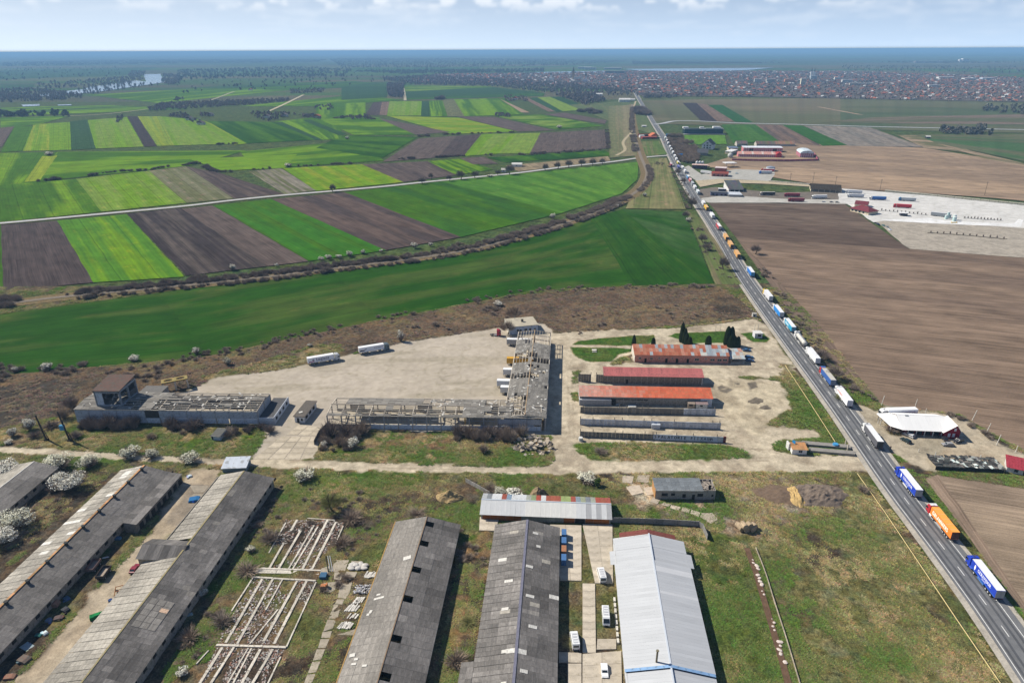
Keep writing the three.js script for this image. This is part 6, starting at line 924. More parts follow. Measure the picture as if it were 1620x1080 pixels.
// poles
function pole(label,base,h,lean,m=beamM,r=0.16,name='concrete_pole'){const t=thing(name,label,'pole',G(...base));const g=new MB();g.cyl(r*0.7,r,h,0,h / 2,0,8);const o=g.build('shaft',m,t);o.rotation.z=lean;return t;}
const paleP=M([0.6,0.58,0.53]);
for(const[x,y,h,l,s]of[[1395,641,5,-0.08,'beside the field corner by the parked white truck'],[1448.5,642.5,3.6,-0.06,'behind the parked white truck'],[1464.5,654,2.6,0,'at the rear of the parked white truck'],[1538.5,665.5,5.4,-0.16,'tallest on the grass rim right of the gas house'],[1560,687.5,5.6,-0.14,'second on the grass rim right of the gas house'],[1577,704,5,-0.12,'third on the grass rim right of the gas house'],[1607,716,3.4,-0.05,'above the small red shed'],[1478.5,726,3.2,0,'at the left end of the charred shed'],[1550,728.5,2.6,0,'behind the middle of the charred shed'],[1453.5,715,1.6,0,'short one on the gas house forecourt']])pole('leaning pale concrete pole ' + s,[x,y],h,l,paleP,0.17);
for(const[x,y,h]of[[1286,290,13],[1250,288,11],[1322,292,10],[1392,303,14],[1558,309,15],[1030,268,9],[1047,262,9],[1003,325,9],[1016,300,9]]){const t=pole(`slim dark utility pole ${x > 1100 ? 'at the edge of the tan field' : 'on the dry strip beside the railway'}, ${x === 1286 ? 'left of the shelter' : x === 1250 ? 'above the access lane' : x === 1322 ? 'over the shelter' : x === 1392 ? 'above the parked trucks' : x === 1558 ? 'far right' : x === 1030 ? 'near the road fork' : x === 1047 ? 'nearest the road' : x === 1003 ? 'near the dark field edge' : 'in the bend'}`,[x,y],h,0,M([0.12,0.1,0.085]),0.22,'utility_pole');const m=new MB();m.box(2.2,0.18,0.18,0,h - 0.6,0).box(1.6,0.15,0.15,0,h - 1.6,0);m.build('crossarm',darkMetal,t);}
for(const[x,y,h,b,l]of[[73,696,12,false,'dark leaning tarred pole left of two on the grass at the left'],[110,697,14,true,'dark pole with a blue cabinet, right of two on the grass at the left']]){const t=pole(l,[x,y],h,0.12,M([0.055,0.048,0.042]),0.4,'utility_pole');if(b)new MB().box(1.8,2.2,1.2,-1.6,6.4,0).build('cabinet',M([0.08,0.26,0.45],'plaster',2),t);const m=new MB();m.box(0.2,5,0.2,0.7,2.2,0,0,0.2).box(1.8,0.7,1,0.3,0.35,0.4);m.build('stay',dark,t);}
{const t=thing('goal_frame','thin tubular frame standing at the top of the right lawn','frame',G(1132,525));for(const x of[0,2.8])new MB().cyl(0.07,0.07,4.4,x,2.2,0,8).build('upright',steel,t);new MB().box(2.9,0.12,0.12,1.4,4.4,0).build('crossbar',steel,t);}
{const t=thing('twin_pole','pair of thin grey poles beside the kiosk','pole',G(1194,530));for(const x of[0,1.9])new MB().cyl(0.09,0.12,6.4,x,3.2,-1,8).build('shaft',steel,t);}
{const t=thing('round_table_set','pale stone table and benches on the left lawn','table',G(940,555.5));new MB().box(2.4,0.12,1.4,0,0.75,0).box(0.5,0.7,0.9,0,0.35,0).build('tabletop',paleP,t);new MB().box(2.4,0.45,0.5,0,0.22,1.4).build('bench',paleP,t);new MB().box(2.4,0.45,0.5,0.3,0.22,-1.5).build('bench',paleP,t);}
{const t=thing('loading_frame','ochre concrete frame with two round openings on six legs behind the left ruin','frame',G(258,622),turnOf(G(258,622),G(298,614))),m=M([0.30,0.21,0.085],'rust',4);const s=new THREE.Shape([[0,0],[11.5,0],[11.5,4.4],[0,4.4]].map((p)=>new THREE.Vector2(...p)));for(const x of[3,8.4]){const h=new THREE.Path();h.absellipse(x,2.2,1.9,1.3,0,Math.PI*2);s.holes.push(h);}const g=new THREE.ExtrudeGeometry(s,{depth:0.6,bevelEnabled:false});g.rotateX(-Math.PI / 2);g.translate(0,4.6,0);mesh('top_plate',boxUV(flat(g)),m,t);for(const x of[0.4,5.7,11.1])for(const z of[-0.4,-4])new MB().box(0.8,4.6,0.8,x,2.3,z).build('leg',beamM,t);}
// hay bales
{const g=boxUV(flat(new THREE.CylinderGeometry(0.95,0.95,1.5,18,3).rotateX(Math.PI / 2)));const m=tones([0.40,0.31,0.21],4,0.15,'twig',1.4);const P=[[1172,839,0,0.2],[1180,840.5,0,0.1],[1189.5,840,0,0.3],[1168,835,0,0.5],[1176,833.5,0.1,0.2],[1185,834.5,1.2,0.2],[1192,835.5,0.2,0.2],[1177.5,836,1.25,0.1]];const w=['front left of the pile','front middle of the pile','front right of the pile','leftmost at the back','back row','upper right on top','rightmost at the back','upper left on top'];P.forEach(([x,y,h,a],i)=>{const t=thing('hay_bale',`round brown hay bale, ${w[i]} by the wall end`,'hay bale',G(x,y,h),0.15 + a,undefined);const o=mesh('bale',g,m[i % 4],t);o.position.y=0.95;const s=new MB().cyl(0.97,0.97,0.1,0,0.95,0.4,18,Math.PI / 2).cyl(0.97,0.97,0.1,0,0.95,-0.4,18,Math.PI / 2);s.build('twine',M([0.35,0.28,0.18]),t);t.scale.setScalar(1.12);});}
// mounds
function mound(name,label,cat,at,rx,rz,h,m,n=3,rough=0.35){const g=new THREE.PlaneGeometry(2,2,40,40).rotateX(-Math.PI / 2),p=g.attributes.position,s=rr(0,99);for(let i=0;i<p.count;i++){const x=p.getX(i),z=p.getZ(i),d=Math.hypot(x,z),e=clamp(1 - d +(fbm(x*2 + s,z*2,3)- 0.5)*0.5);p.setXYZ(i,x*rx,-0.25 + h*Math.pow(e,0.8)*(1 - rough + 2*rough*fbm(x*n + s,z*n + 5,4)),z*rz);}g.computeVertexNormals();const uv=g.attributes.uv;for(let i=0;i<p.count;i++)uv.setXY(i,p.getX(i),p.getZ(i));const o=tag(mesh(name,g,m),label,cat);o.position.copy(G(...at));return o;}
mound('straw_heap','rounded heap of bleached straw at the left of the many-coloured shed','heap',[711,788],6,3.4,3.6,M([0.34,0.25,0.13],'twig',3),4);
mound('straw_heap','pointed brown straw stack behind the many-coloured shed','heap',[852,783],3.4,2.6,4.2,M([0.24,0.18,0.11],'twig',3),4);
mound('sand_heap','bright ochre sand strip between the dark heaps by the junction','heap',[1259,785],3.4,7.5,2.4,M([0.46,0.32,0.14],'earth',5),5,0.5);
mound('branch_heap','grey heap of cut branches right of the ochre sand','heap',[1296,784],11,8,2.6,M([0.17,0.135,0.11],'twig',2),8,0.6);
mound('earth_heap','dark brown scraped earth left of the ochre sand','heap',[1232,782],11,8,1.2,M([0.17,0.12,0.085],'earth',5),5);
mound('gravel_heap','dark gravel heap at the centre of the dirt yard','heap',[1196,636],6,3,0.8,M([0.16,0.135,0.105],'earth',4),4);
mound('gravel_heap','smaller dark gravel heap right of the larger one','heap',[1210,645.5],4,2,0.6,M([0.16,0.135,0.105],'earth',4),4);
{// rubble heap at the corner of the middle ruin
const t=thing('rubble_heap','heap of broken concrete slabs at the right end of the middle ruin','rubble',G(844,705));const m=[[0.46,0.39,0.3],[0.34,0.29,0.23],[0.2,0.17,0.14],[0.5,0.44,0.36]].map((c)=>M(c,'plaster',3));for(let i=0;i<130;i++){const a=rr(0,6.3),d=Math.sqrt(rnd()),s=Math.pow(rnd(),2);const o=mesh('slab_fragment',boxes(rr(0.6,1)>0.8?2.4:1.3,0.35,1.2),pick(m),t);o.position.set(Math.cos(a)*d*10*rr(0.7,1),Math.max(0.1,(1 - d)*2.4*rr(0.4,1)),Math.sin(a)*d*8);o.rotation.set(rr(-0.6,0.6),rr(0,3),rr(-0.6,0.6));o.scale.setScalar(0.35 + s*1.2);}const b=new MB();for(let i=0;i<3;i++)b.box(rr(1,2),0.5,rr(1,1.6),rr(-7,-1),0.4,rr(-1,3),rr(0,3),0.2);b.build('black_sacks',dark,t);
}
{// junk of the farm lane
for(const[l,q,f,c]of[['rusty open box trailer standing in the sun between the long sheds',[157,921],[172,900],[0.085,0.065,0.058]],['brownish open trailer in the shade of the orange-ridged shed',[142,908],[155,891],[0.22,0.13,0.11]]]){const a=G(...q),b=G(...f),t=thing('farm_trailer',l,'trailer',a.clone().add(b).multiplyScalar(0.5),aim(b.clone().sub(a))),m=M(c,'rust',2);for(const s of[-1,1]){new MB().box(0.12,0.9,5,s*1.2,1.5,0).build('side_board',m,t);new MB().box(2.28,0.9,0.12,0,1.5,s*2.44).build('end_board',m,t);for(const z of[-1.6,1.6])wheelAt(t,s*1.05,z,0.45,0.28);}new MB().box(2.28,0.1,4.8,0,1.05,0).build('bed',M([0.34,0.28,0.23],'plaster',2),t);new MB().bar(V(0,0.7,-2.5),V(0,0.6,-4.2),0.14).build('drawbar',darkMetal,t);}
const k=thing('green_skip','bright green plastic bin lying at the edge of the pale roof slope','bin',G(153,977),0.5);new MB().box(3.4,1.2,1.5,0,0.6,0).box(1.2,1,1.3,2.1,0.5,-0.4,0.4).build('bin_body',M([0.01,0.16,0.05],'plaster',3),k);new MB().box(1.4,0.1,1.2,0.2,1.3,0).build('lid',M([0.015,0.2,0.06]),k);
const u=thing('cart_frame','rusty cart frame with a blue drum near the pale roof edge','cart',G(188,938),0.4);for(const s of[-1,1]){new MB().box(0.16,0.3,4.6,s*1,0.8,0).build('side_rail',rustM,u);for(const z of[-1.6,1.4])wheelAt(u,s*1.1,z,0.4,0.2);}for(const z of[-2.2,0,2.2])new MB().box(2,0.16,0.16,0,0.82,z).build('cross_rail',rustM,u);new MB().cyl(0.6,0.6,1.3,-1.8,0.65,3.6,14).build('drum',M([0.03,0.06,0.16]),u);new MB().box(1.6,0.9,1.2,-1.6,0.45,5.8,0.5).build('crate',rustM,u);
const JUNK=[['reddish wooden box in the shade of the orange-ridged shed',86,958,2.6,1.6,2.2,[0.32,0.17,0.12]],['blue-grey sheet metal scrap under the eave, beside the reddish box',105,948,2.2,0.7,1.4,[0.1,0.14,0.2]],['dark engine scrap on the lane edge, below the reddish box',103,966,2.2,0.9,1.6,[0.06,0.055,0.06]],['purple-brown scrap mound on the lane edge',92,979,2.6,0.8,1.6,[0.12,0.08,0.075]],['blue and white scrap by the eave, above the white tub',77,983,1.8,0.9,1.2,[0.16,0.18,0.26]],['white tub in the row of scrap at the lower left',71,1003,1.6,0.8,1.2,[0.6,0.62,0.62]],['green scrap beside the white tub',60,1006,2,0.6,1,[0.04,0.14,0.12]],['grey board lying at the bottom left',42,1023,3.6,0.25,2.2,[0.34,0.35,0.36]],['brown scrap iron at the bottom left',38,1045,3.4,1,2.2,[0.16,0.11,0.09]],['rusty plates near the bottom left corner',15,1072,3,0.7,1.6,[0.26,0.13,0.09]],['blue tarpaulin bundle by the far end of the pale roof',307,791,4,0.9,2.6,[0.03,0.13,0.3]],['blue bundle under the eave of the orange-ridged shed',185,853,2.6,0.8,1.4,[0.09,0.15,0.24]],['white sheet lying on the lane by the far eave',166,882,2,0.15,0.6,[0.6,0.6,0.6]],['pale bundle lying in the shade right of the black-patched roof',298,974,2,0.5,0.9,[0.3,0.35,0.36]],['small bright white scrap near the annex at the far end',300,754,1.6,0.7,1.2,[0.55,0.57,0.6]]];
for(const[l,x,y,w,h,d,c]of JUNK){const t=thing('scrap',l,'scrap',G(x,y),rr(-0.6,0.6)),m=M(c,'rust',2);new MB().ext([[-w / 2,0],[w / 2,0],[w*0.46,h*0.7],[w*0.2,h],[-w*0.4,h*0.85]],-d / 2,d / 2,0.05).build('main_piece',m,t);for(let i=0;i<3;i++){const b=new MB();b.box(rr(0.4,w*0.5),rr(0.1,h*0.5),rr(0.2,d*0.6),rr(-w,w)*0.55,rr(0.1,h*0.6),rr(-d,d)*0.6,rr(0,3),rr(-0.5,0.5));b.build('loose_piece',M(c.map((v)=>+(v*rr(0.6,1.6)).toFixed(3)),'rust',2),t);}}
block('white_cabin','low cabin with pale blue-white roof at the far end of the striped shed','cabin',[352,748],[390,746.5],{D:6,h:2.2,hb:3,roof:'mono',wall:M([0.2,0.25,0.28],'plaster',3),roofM:whitish,mat:()=>M([0.6,0.65,0.72],'plaster',30,CORR),cols:5,over:0.3});
slabs('broken_slabs',[[[306,781],[322,782],[312,792],[296,792]],[[300,768],[330,769],[322,779],[306,779]]],oldSlab,0.12);
const ms=thing('material_stack','blue racks and an orange-brown board stack along the right eave of the grey-ridged shed','stack',G(890,870),SITE);for(let i=0;i<4;i++)new MB().box(1.6,2.6,3,0.4,1.3,-6 + i*4.1).build('rack',i===2?M([0.36,0.15,0.08],'rust',2):M([0.07,0.16,0.34],'plaster',2),ms);
}
{// charred long shed on the right
const a=G(1480,743),b=G(1588,748),t=thing('charred_shed','collapsed long shed of blackened and white roof sheets right of the road','ruin',a,turnOf(a,b)),L=a.distanceTo(b);new MB().box(L,1.6,0.2,L / 2,0.8,0).build('front_wall',dark,t);const cs=[[0.05,0.045,0.045],[0.09,0.08,0.075],[0.3,0.28,0.26],[0.62,0.6,0.57],[0.16,0.13,0.12]].map((c)=>M(c,'rust',3));for(let i=0;i<30;i++)for(let j=0;j<5;j++){if(rnd()<0.08)continue;const q=mesh('roof_sheet',boxes(1.4,0.05,1.9),cs[rnd()<0.66?(rnd()<0.5?0:1):rnd()<0.3?3:rnd()<0.5?2:4],t);q.position.set(0.6 + i*L / 30,1.5 + rr(-0.25,0.35),-0.8 - j*1.7);q.rotation.set(rr(-0.25,0.25),rr(-0.2,0.2),rr(-0.25,0.25));}
block('red_hut','small shed with bright crimson roof at the right edge below the tan field','shed',[1592,746],[1618,752],{D:7,h:2.4,hb:3.4,roof:'mono',wall:M([0.55,0.54,0.52],'plaster',3),roofM:tin[0],mat:()=>M([0.38,0.05,0.07],'plaster',6,CORR),cols:6,over:0.4,openings:[[3,0.8,1.2,1.1],[6,0,1,2,'door']]});
}
{// gas house: white gambrel-like roof with flared left porch, crimson walls
const wr=M([0.84,0.835,0.82],'smooth',60,{roughness:0.45}),rw=M([0.28,0.018,0.035],'plaster',5);
const a=G(1424,689),b=G(1493.5,692),t=thing('gas_house','roadside restaurant with big white roof and crimson gable','house',a,turnOf(a,b)),L=a.distanceTo(b),D=14.5,h=3,H=6.1,w=new MB();gableWalls(w,2.6,L - 0.4,-D,-1.6,h,H,-7.4);w.build('wall',rw,t);
laySheets(t,{x0:0.3,x1:L + 2.6,zR:-7.4,run:7.5,yR:H,yE:2.9,side:1,cols:12,rows:1,mat:()=>wr,jit:0.002,lap:0});laySheets(t,{x0:0.3,x1:L + 2.6,zR:-7.4,run:7.4,yR:H,yE:3,side:-1,cols:12,rows:1,mat:()=>wr,jit:0.002,lap:0});
const por=new MB();por.quad(V(0.3,H - 0.3,-7.4),V(-5.4,3.9,-9),V(-3.2,2.7,-3),V(0.3,3.0,0.1)).quad(V(0.3,H - 0.3,-7.4),V(0.3,3.2,-14),V(-5.2,3.2,-13),V(-5.4,3.9,-9));por.build('porch_roof',wr,t);
for(const[x,z]of[[-5,-10],[-3,-2.7],[-4.9,-8]])new MB().box(0.2,3,0.2,x,1.5,z).build('porch_post',palewall,t);
new MB().box(4,2.2,0.1,-1.4,1.1,-3.6,-0.25).build('porch_wall',rw,t);
for(let i=0;i<5;i++){new MB().box(0.25,2.9,0.25,3 + i*(L - 4.2)/ 4,1.45,-0.1).build('veranda_post',palewall,t);if(i<4)new MB().box((L - 4.2)/ 4 - 0.5,2.2,0.08,3 +(i + 0.5)*(L - 4.2)/ 4,1.3,-1.5).build('window',glass,t);}
const gx=[L - 0.6,L + 3.6,L + 5.6],gw=new MB();gw.ext([[gx[0],0],[gx[2],0],[gx[2],3.4],[gx[1],6.2],[gx[0],2.9]],-7.6,0.7);gw.build('gable_wing',rw,t);for(const[p,q,pz,qz]of[[gx[1],gx[0]- 0.7,6.4,2.75],[gx[1],gx[2]+ 0.5,6.4,3.1]]){const m=new MB(),sl=Math.hypot(q - p,pz - qz);m.box(sl,0.12,8.8);const o=m.build('gable_roof',wr,t);o.position.set((p + q)/ 2,(pz + qz)/ 2,-3.3);o.rotation.z=Math.atan2(qz - pz,q - p)+(q<p?Math.PI:0);}
for(const[x,y,ww,wh]of[[L + 1.4,0.8,1,1.7],[L + 3.2,0.8,1,1.7],[L + 3.4,3.7,0.9,1.3]]){new MB().box(ww,wh,0.1,x,y + wh / 2,0.74).build('window',M([0.6,0.62,0.68],null,1,{roughness:0.3}),t);}
new MB().box(1.4,0.5,0.7,4.4,H - 0.2,-7,0).build('roof_unit',steel,t);
const wt=thing('water_tank','small teal tank with white top at the porch corner of the restaurant','tank',G(1415,671));new MB().cyl(0.9,0.9,1.7,0,0.85,0,14).build('tank',M([0.1,0.32,0.38]),wt);new MB().cyl(0.5,0.9,0.5,0,1.95,0,14).build('top',palewall,wt);
}

function roadT2(z){for(let i=0;i<120;i++){const a=roadPts[i],b=roadPts[i + 1];if(a.z>=z&&b.z<z)return lerp(a.x,b.x,(z - a.z)/(b.z - a.z));}return 1e4;}
const roadPts=[...Array(121)].map((_,i)=>roadC.getPointAt(i / 120));
const FIELDS_NEAR=[[[-60,505],[250,463],[520,422],[790,384],[986,331],[1083,335],[1130,449],[1000,452],[850,459],[600,506],[330,564],[-60,600]],[[1165,376],[1440,392],[1700,412],[1900,600],[1900,860],[1760,780],[1600,702],[1519,656],[1392,640],[1300,519],[1200,411]],[[1463,757],[1485,752],[1740,790],[1800,1060],[1642,990],[1622,975]],[[884,830],[972,830],[986,1100],[884,1100]],[[452,822],[546,826],[453,1026],[405,1105],[300,1105],[342,1020],[400,915]]].map((q)=>poly(q));
const BUILT=[[4.9,-186,72,12],[-28.7,-188,72,13],[-99.8,-214,100,14],[-139.4,-219,104,16],[44,-178,66,13],[-183,-223,60,11]];
function inFields(x,z){if(FIELDS_NEAR.some((P)=>inPoly(x,z,P)))return true;const c=Math.cos(SITE),s=Math.sin(SITE);for(const[cx,cz,L,w]of BUILT){const dx=x - cx,dz=z - cz,a=dx*c - dz*s,b=dx*s + dz*c;if(Math.abs(a)<w&&b>-3&&b<L)return true;}return z<-253&&z>-280&&x>-192&&x<22&&!(x>-104&&x<-80);}

// ───────── vegetation ─────────
const twigM=M([0.30,0.245,0.20],'twig',3,{side:THREE.DoubleSide}),twigD=M([0.225,0.182,0.158],'twig',3,{side:THREE.DoubleSide}),twigW=M([0.30,0.235,0.18],'twig',3,{side:THREE.DoubleSide}),barkM=M([0.085,0.07,0.058],'twig',2),bloomM=M([0.84,0.82,0.72],'twig',2.5,{side:THREE.DoubleSide}),bloomG=M([0.68,0.67,0.54],'twig',2.5,{side:THREE.DoubleSide}),thuja=M([0.032,0.05,0.018],'twig',2,{side:THREE.DoubleSide}),leafM=M([0.06,0.10,0.022],'twig',2,{side:THREE.DoubleSide}),budM=M([0.25,0.25,0.10],'twig',2,{side:THREE.DoubleSide});
function triGeo(pos){const g=new THREE.BufferGeometry();g.setAttribute('position',new THREE.Float32BufferAttribute(pos,3));g.computeVertexNormals();const uv=new Float32Array(pos.length / 3*2);for(let i=0;i<uv.length;i +=2){uv[i]=pos[i / 2*3]+ pos[i / 2*3 + 2];uv[i + 1]=pos[i / 2*3 + 1];}g.setAttribute('uv',new THREE.BufferAttribute(uv,2));return g;}
const dirS=()=>{const z=rr(-1,1),a=rr(0,6.283),r=Math.sqrt(1 - z*z);return V(r*Math.cos(a),z,r*Math.sin(a));};
// leaf or flower clumps through a lumpy crown: unit crown (radius 1, centre at the origin)
function crownGeo(n,size,lumps=9,flatY=0.85){
const L=[...Array(lumps)].map(()=>{const d=dirS();d.y=d.y*flatY;return[d.multiplyScalar(rr(0.3,0.72)),rr(0.26,0.46)];});const pos=[];
for(let i=0;i<n;i++){const[c,r]=pick(L),p=c.clone().addScaledVector(dirS(),r*Math.cbrt(rr(0.25,1))),a=dirS(),b=dirS().cross(a).normalize(),s=size*rr(0.5,1.3);const q=[p.clone().addScaledVector(a,s),p.clone().addScaledVector(b,s),p.clone().addScaledVector(a,-s),p.clone().addScaledVector(b,-s)];for(const k of[0,1,2,0,2,3])pos.push(q[k].x,q[k].y,q[k].z);}
return triGeo(pos);
}
// bare twigs fanning out from a base: unit shrub (height 1, radius 1)
function twigGeo(n,w,spread=0.9,low=0){
const pos=[];
for(let i=0;i<n;i++){const a=rr(0,6.283),t=Math.sqrt(rnd())*spread,lump=0.72 + 0.5*fbm(a*1.6,3,2,0,5),end=V(Math.cos(a)*t*lump,(1 - 0.5*t*t)*lump*rr(0.55,1),Math.sin(a)*t*lump),s=rr(low,0.65),st=end.clone().multiplyScalar(s).add(V(rr(-0.08,0.08),0,rr(-0.08,0.08)));end.add(V(rr(-0.1,0.1),rr(-0.1,0.1),rr(-0.1,0.1)));const d=end.clone().sub(st),sd=d.clone().cross(dirS()).normalize().multiplyScalar(w*rr(0.5,1.2));pos.push(st.x - sd.x,st.y - sd.y,st.z - sd.z,st.x + sd.x,st.y + sd.y,st.z + sd.z,end.x,end.y,end.z);}
return triGeo(pos);
}
function trunkGeo(h,r,limbs){const g=[],m=new MB();const seg=(a,b,r0,r1)=>{const d=b.clone().sub(a),l=d.length(),c=new THREE.CylinderGeometry(r1,r0,l,6);c.translate(0,l / 2,0);c.applyQuaternion(new THREE.Quaternion().setFromUnitVectors(V(0,1,0),d.normalize()));c.translate(a.x,a.y,a.z);m.add(c);};const top=V(rr(-0.2,0.2),h*0.45,rr(-0.2,0.2));seg(V(0,-0.1,0),top,r,r*0.7);for(let i=0;i<limbs;i++){const a=i / limbs*6.283 + rr(-0.4,0.4),e=V(Math.cos(a)*h*rr(0.16,0.3),h*rr(0.7,0.92),Math.sin(a)*h*rr(0.16,0.3)),s=top.clone().multiplyScalar(rr(0.6,1));seg(s,e,r*0.5,r*0.14);const k=s.clone().lerp(e,0.55);seg(k,k.clone().add(V(rr(-1,1)*h*0.16,h*0.2,rr(-1,1)*h*0.16)),r*0.26,r*0.08);}return m.geo();}
const shrubs=[0,1,2,3].map(()=>twigGeo(420,0.02)),treeTw=[0,1,2].map(()=>twigGeo(900,0.012,1,0.35)),blooms=[0,1,2].map(()=>crownGeo(2600,0.036,20)),trunks=[0,1,2].map(()=>trunkGeo(1,0.045,6)),bloomS=[0,1].map(()=>crownGeo(800,0.066,12));
function bareTree(label,at,h,r,m=twigD,group){const t=thing('bare_tree',label,'tree',G(...at),rr(0,6),group);const k=mesh('trunk',pick(trunks),barkM,t);k.scale.setScalar(h);const c=mesh('crown',pick(treeTw),m,t);c.scale.set(r,h*0.82,r);c.position.y=h*0.18;return t;}
function bloomTree(label,at,r,h,m=bloomM,low=0.42){const t=thing('blossom_tree',label,'tree',G(...at),rr(0,6));const k=mesh('trunk',pick(trunks),barkM,t);k.scale.set(h*1.1,h,h*1.1);const b=mesh('twigs',pick(shrubs),twigM,t);b.scale.set(r*1.15,h*1.04,r*1.15);const c=mesh('crown',pick(blooms),m,t);c.scale.set(r*1.1,h*0.5,r*1.1);c.position.y=h*(low + 0.14);return t;}
function shrub(label,at,r,h,m=twigM,group){const t=tag(mesh('bare_shrub',pick(shrubs),m),label,'shrub',group);t.position.copy(G(...at));t.rotation.y=rr(0,6);t.scale.set(r,h,r);return t;}
function bloomShrub(label,at,r,h,m=bloomM,group){const t=thing('blossom_shrub',label,'shrub',G(...at),rr(0,6),group);const a=mesh('twigs',pick(shrubs),twigM,t);a.scale.set(r*1.15,h*1.05,r*1.15);const c=mesh('crown',pick(bloomS),m,t);c.scale.set(r*0.95,h*0.5,r*0.95);c.position.y=h*0.55;return t;}
// blossoming trees, lower left
bloomTree('large blossoming tree between the two left-hand sheds, biggest of the white ones',[112,772],6.5,8);
bloomTree('blossoming tree behind the biggest one, nearer the dirt track',[93,742],6,6,bloomG);
bloomTree('small blossoming tree right of the biggest one, by the track',[142,738],4.4,5,bloomG);
bloomTree('blossoming tree at the left edge beside the corner shed roof',[8,752],6,6.5);
bloomTree('blossoming tree in the shaded strip at the left edge, upper of two',[30,832],6,7,bloomG);
bloomTree('blossoming tree in the shaded strip at the left edge, lower of two',[6,858],5,6);
shrub('dark green-brown bush in front of the biggest blossoming tree',[84,778],3.2,4,twigD);
// scattered shrubs, each with what it stands by
for(const[l,x,y,r,h,m]of[['against the left ruin, below the tower',141,674,5,6,1],['left of two dense ones on the left ruin front',172,674,6.5,7,1],['right of the tower on the left ruin front',208,675,5.4,6,1],['before the middle bays of the left ruin, left one',270,675,5,5.6,1],['before the middle bays of the left ruin, right one',306,678,5.6,6,1],['on the grass before the left ruin, round and dark',239,693,3.4,2.6,2],['small on the grass left of the blue block',289,686,2.6,1.8,2],['behind the little blue block',361,689,5,4,0],['beside the annex of the left ruin, dense and round',427,684,4,4.4,1],['beside the annex of the left ruin, smaller',413,678,2.8,3.4,1],['at the left end of the middle ruin, tall',524,690,6,9,1],['under the left bays of the middle ruin',548,688,6,7,1],['in the third bay of the middle ruin',572,684,5,6.6,2],['on the slope before the left bays of the middle ruin',538,703,4.6,4,2],['before the right bays of the middle ruin, left one',727,688,5,6.4,1],['before the right bays of the middle ruin, second',745,690,5,6,2],['before the right bays of the middle ruin, third',775,690,5.4,6,1],['before the right bays of the middle ruin, fourth',802,689,5,5.4,2],['before the right bays of the middle ruin, twin-stemmed',824,690,4,7,0],['near the rubble heap',765,715,3.4,4.4,0],['left of the ruin tower, tall and grey',101,662,4.6,7,0],['behind the corner of the left ruin',113,645,5,7,1],['beside the dark poles, low',55,692,4.2,3.4,1],['between the dark poles',80,676,5,3.4,1],['right of the pole with the cabinet',120,692,4.4,3.4,1],['on the lettered wall lawn, left half',951,717,4,2.8,0],['on the forecourt island of the restaurant',1411,683,4.4,3.4,0],['at the corner of the right shoulder, upper',1330,632,4.2,3,3],['by the meadow pipe, thin',1366,778,3,3.4,0],['behind the many-coloured shed, left',775,776,4.6,3,2],['above the footings, left of centre',428,855,5,4,0],['left of the footings, low and brown',391,905,5.6,2.6,2],['right of the upper footings',540,862,5,3.4,2],['left of the middle footings',352,985,4.6,3,0],['on the shaded edge of the black-patched shed',300,1010,4.6,3,2],['above the footings, right',556,822,6,3.6,2],['near the straw heap',660,815,5,2.4,2],['on the straw-coloured strip left of the ridged shed, lower',722,1048,4.6,3.4,2],['on the straw-coloured strip left of the ridged shed, middle',742,985,3.4,2,3]])shrub('bare brown shrub ' + l,[x,y],r,h,[twigM,twigD,twigW,budM][m]);
bareTree('bare tree with a greenish crown above the footings',[527,808],8,5,budM);
bareTree('leafless tree in front of the pale blue office',[803,528],9,5.5,twigW);
bareTree('leafless tree behind the pale blue office',[813,508],11,6,twigW);
for(const[l,x,y,r,h]of[['beside the drive, left of the middle ruin slope',558,707,3.2,4.6],['small on the slope left of the middle ruin',512,706,1.8,2.6],['tall and narrow at the back of the concrete yard',634,540,2.4,8],['on the green field edge near the bottom left',74,585,3.4,4.6],['small, far left at the green field edge',24,588,2,3],['on the green field edge, right of the first',212,571,3.4,3.6],['on the green field edge, before the yard corner',311,560,2.6,4.6],['pale one on the brown strip behind the yard corner',360,577,2.4,4.4],['low at the back of the yard, behind the long white truck',490,548,1.6,2],['on the brown strip left of the office',788,484,3.6,3.6],['left of the dark leaning pole',47,680,3,6],['white, at the far left beside the track',20,690,2.4,4.6],['low white one beside the track, far left',13,702,2,2],['by the dirt track below the left ruin, grey-white, left',205,722,5,4.6],['by the dirt track below the left ruin, grey-white, right',240,724,3.4,4],['bare and pale by the dirt track before the drive',300,730,4.6,4],['pale, at the top of the footings field',482,757,5,4.4],['behind the many-coloured shed, bright white',812,786,4.4,3.4],['behind the many-coloured shed, greyish',790,784,3,3.6],['grey-white tangle above the concrete wall',928,760,5,3],['low white one on the shaded edge right of the striped shed',320,942,2,2.4],['pale one between the striped shed and the footings',397,872,2,2.2],['tiny white at the bottom beside the footings',288,1067,2,2.2]])bloomShrub('blossoming shrub ' + l,[x,y],r,h,l.includes('pale')||l.includes('grey')?bloomG:bloomM);
tag(mesh('evergreen_bush',crownGeo(700,0.1,8),leafM),'round dark green bush right of the grey-white tangle','bush').position.copy(G(946,763,1.4));scene.children.at(-1).scale.setScalar(2.2);
hedge('scrub','brown thicket along the front of the middle ruin',[[[[716,690],[770,692],[838,692]],3.2,1.6],[[[505,694],[540,694],[575,690]],3.4,1.5],[[[508,708],[560,708]],4,0.8]],twigM,1.4,[2.3,3.2]);
hedge('scrub','brown thicket along the front of the left ruin',[[[[126,676],[180,677],[246,677]],2,1.4],[[[262,677],[318,679]],2,1.2],[[[340,684],[400,682]],2.5,0.5]],twigD,1.5,[2.2,3.4]);
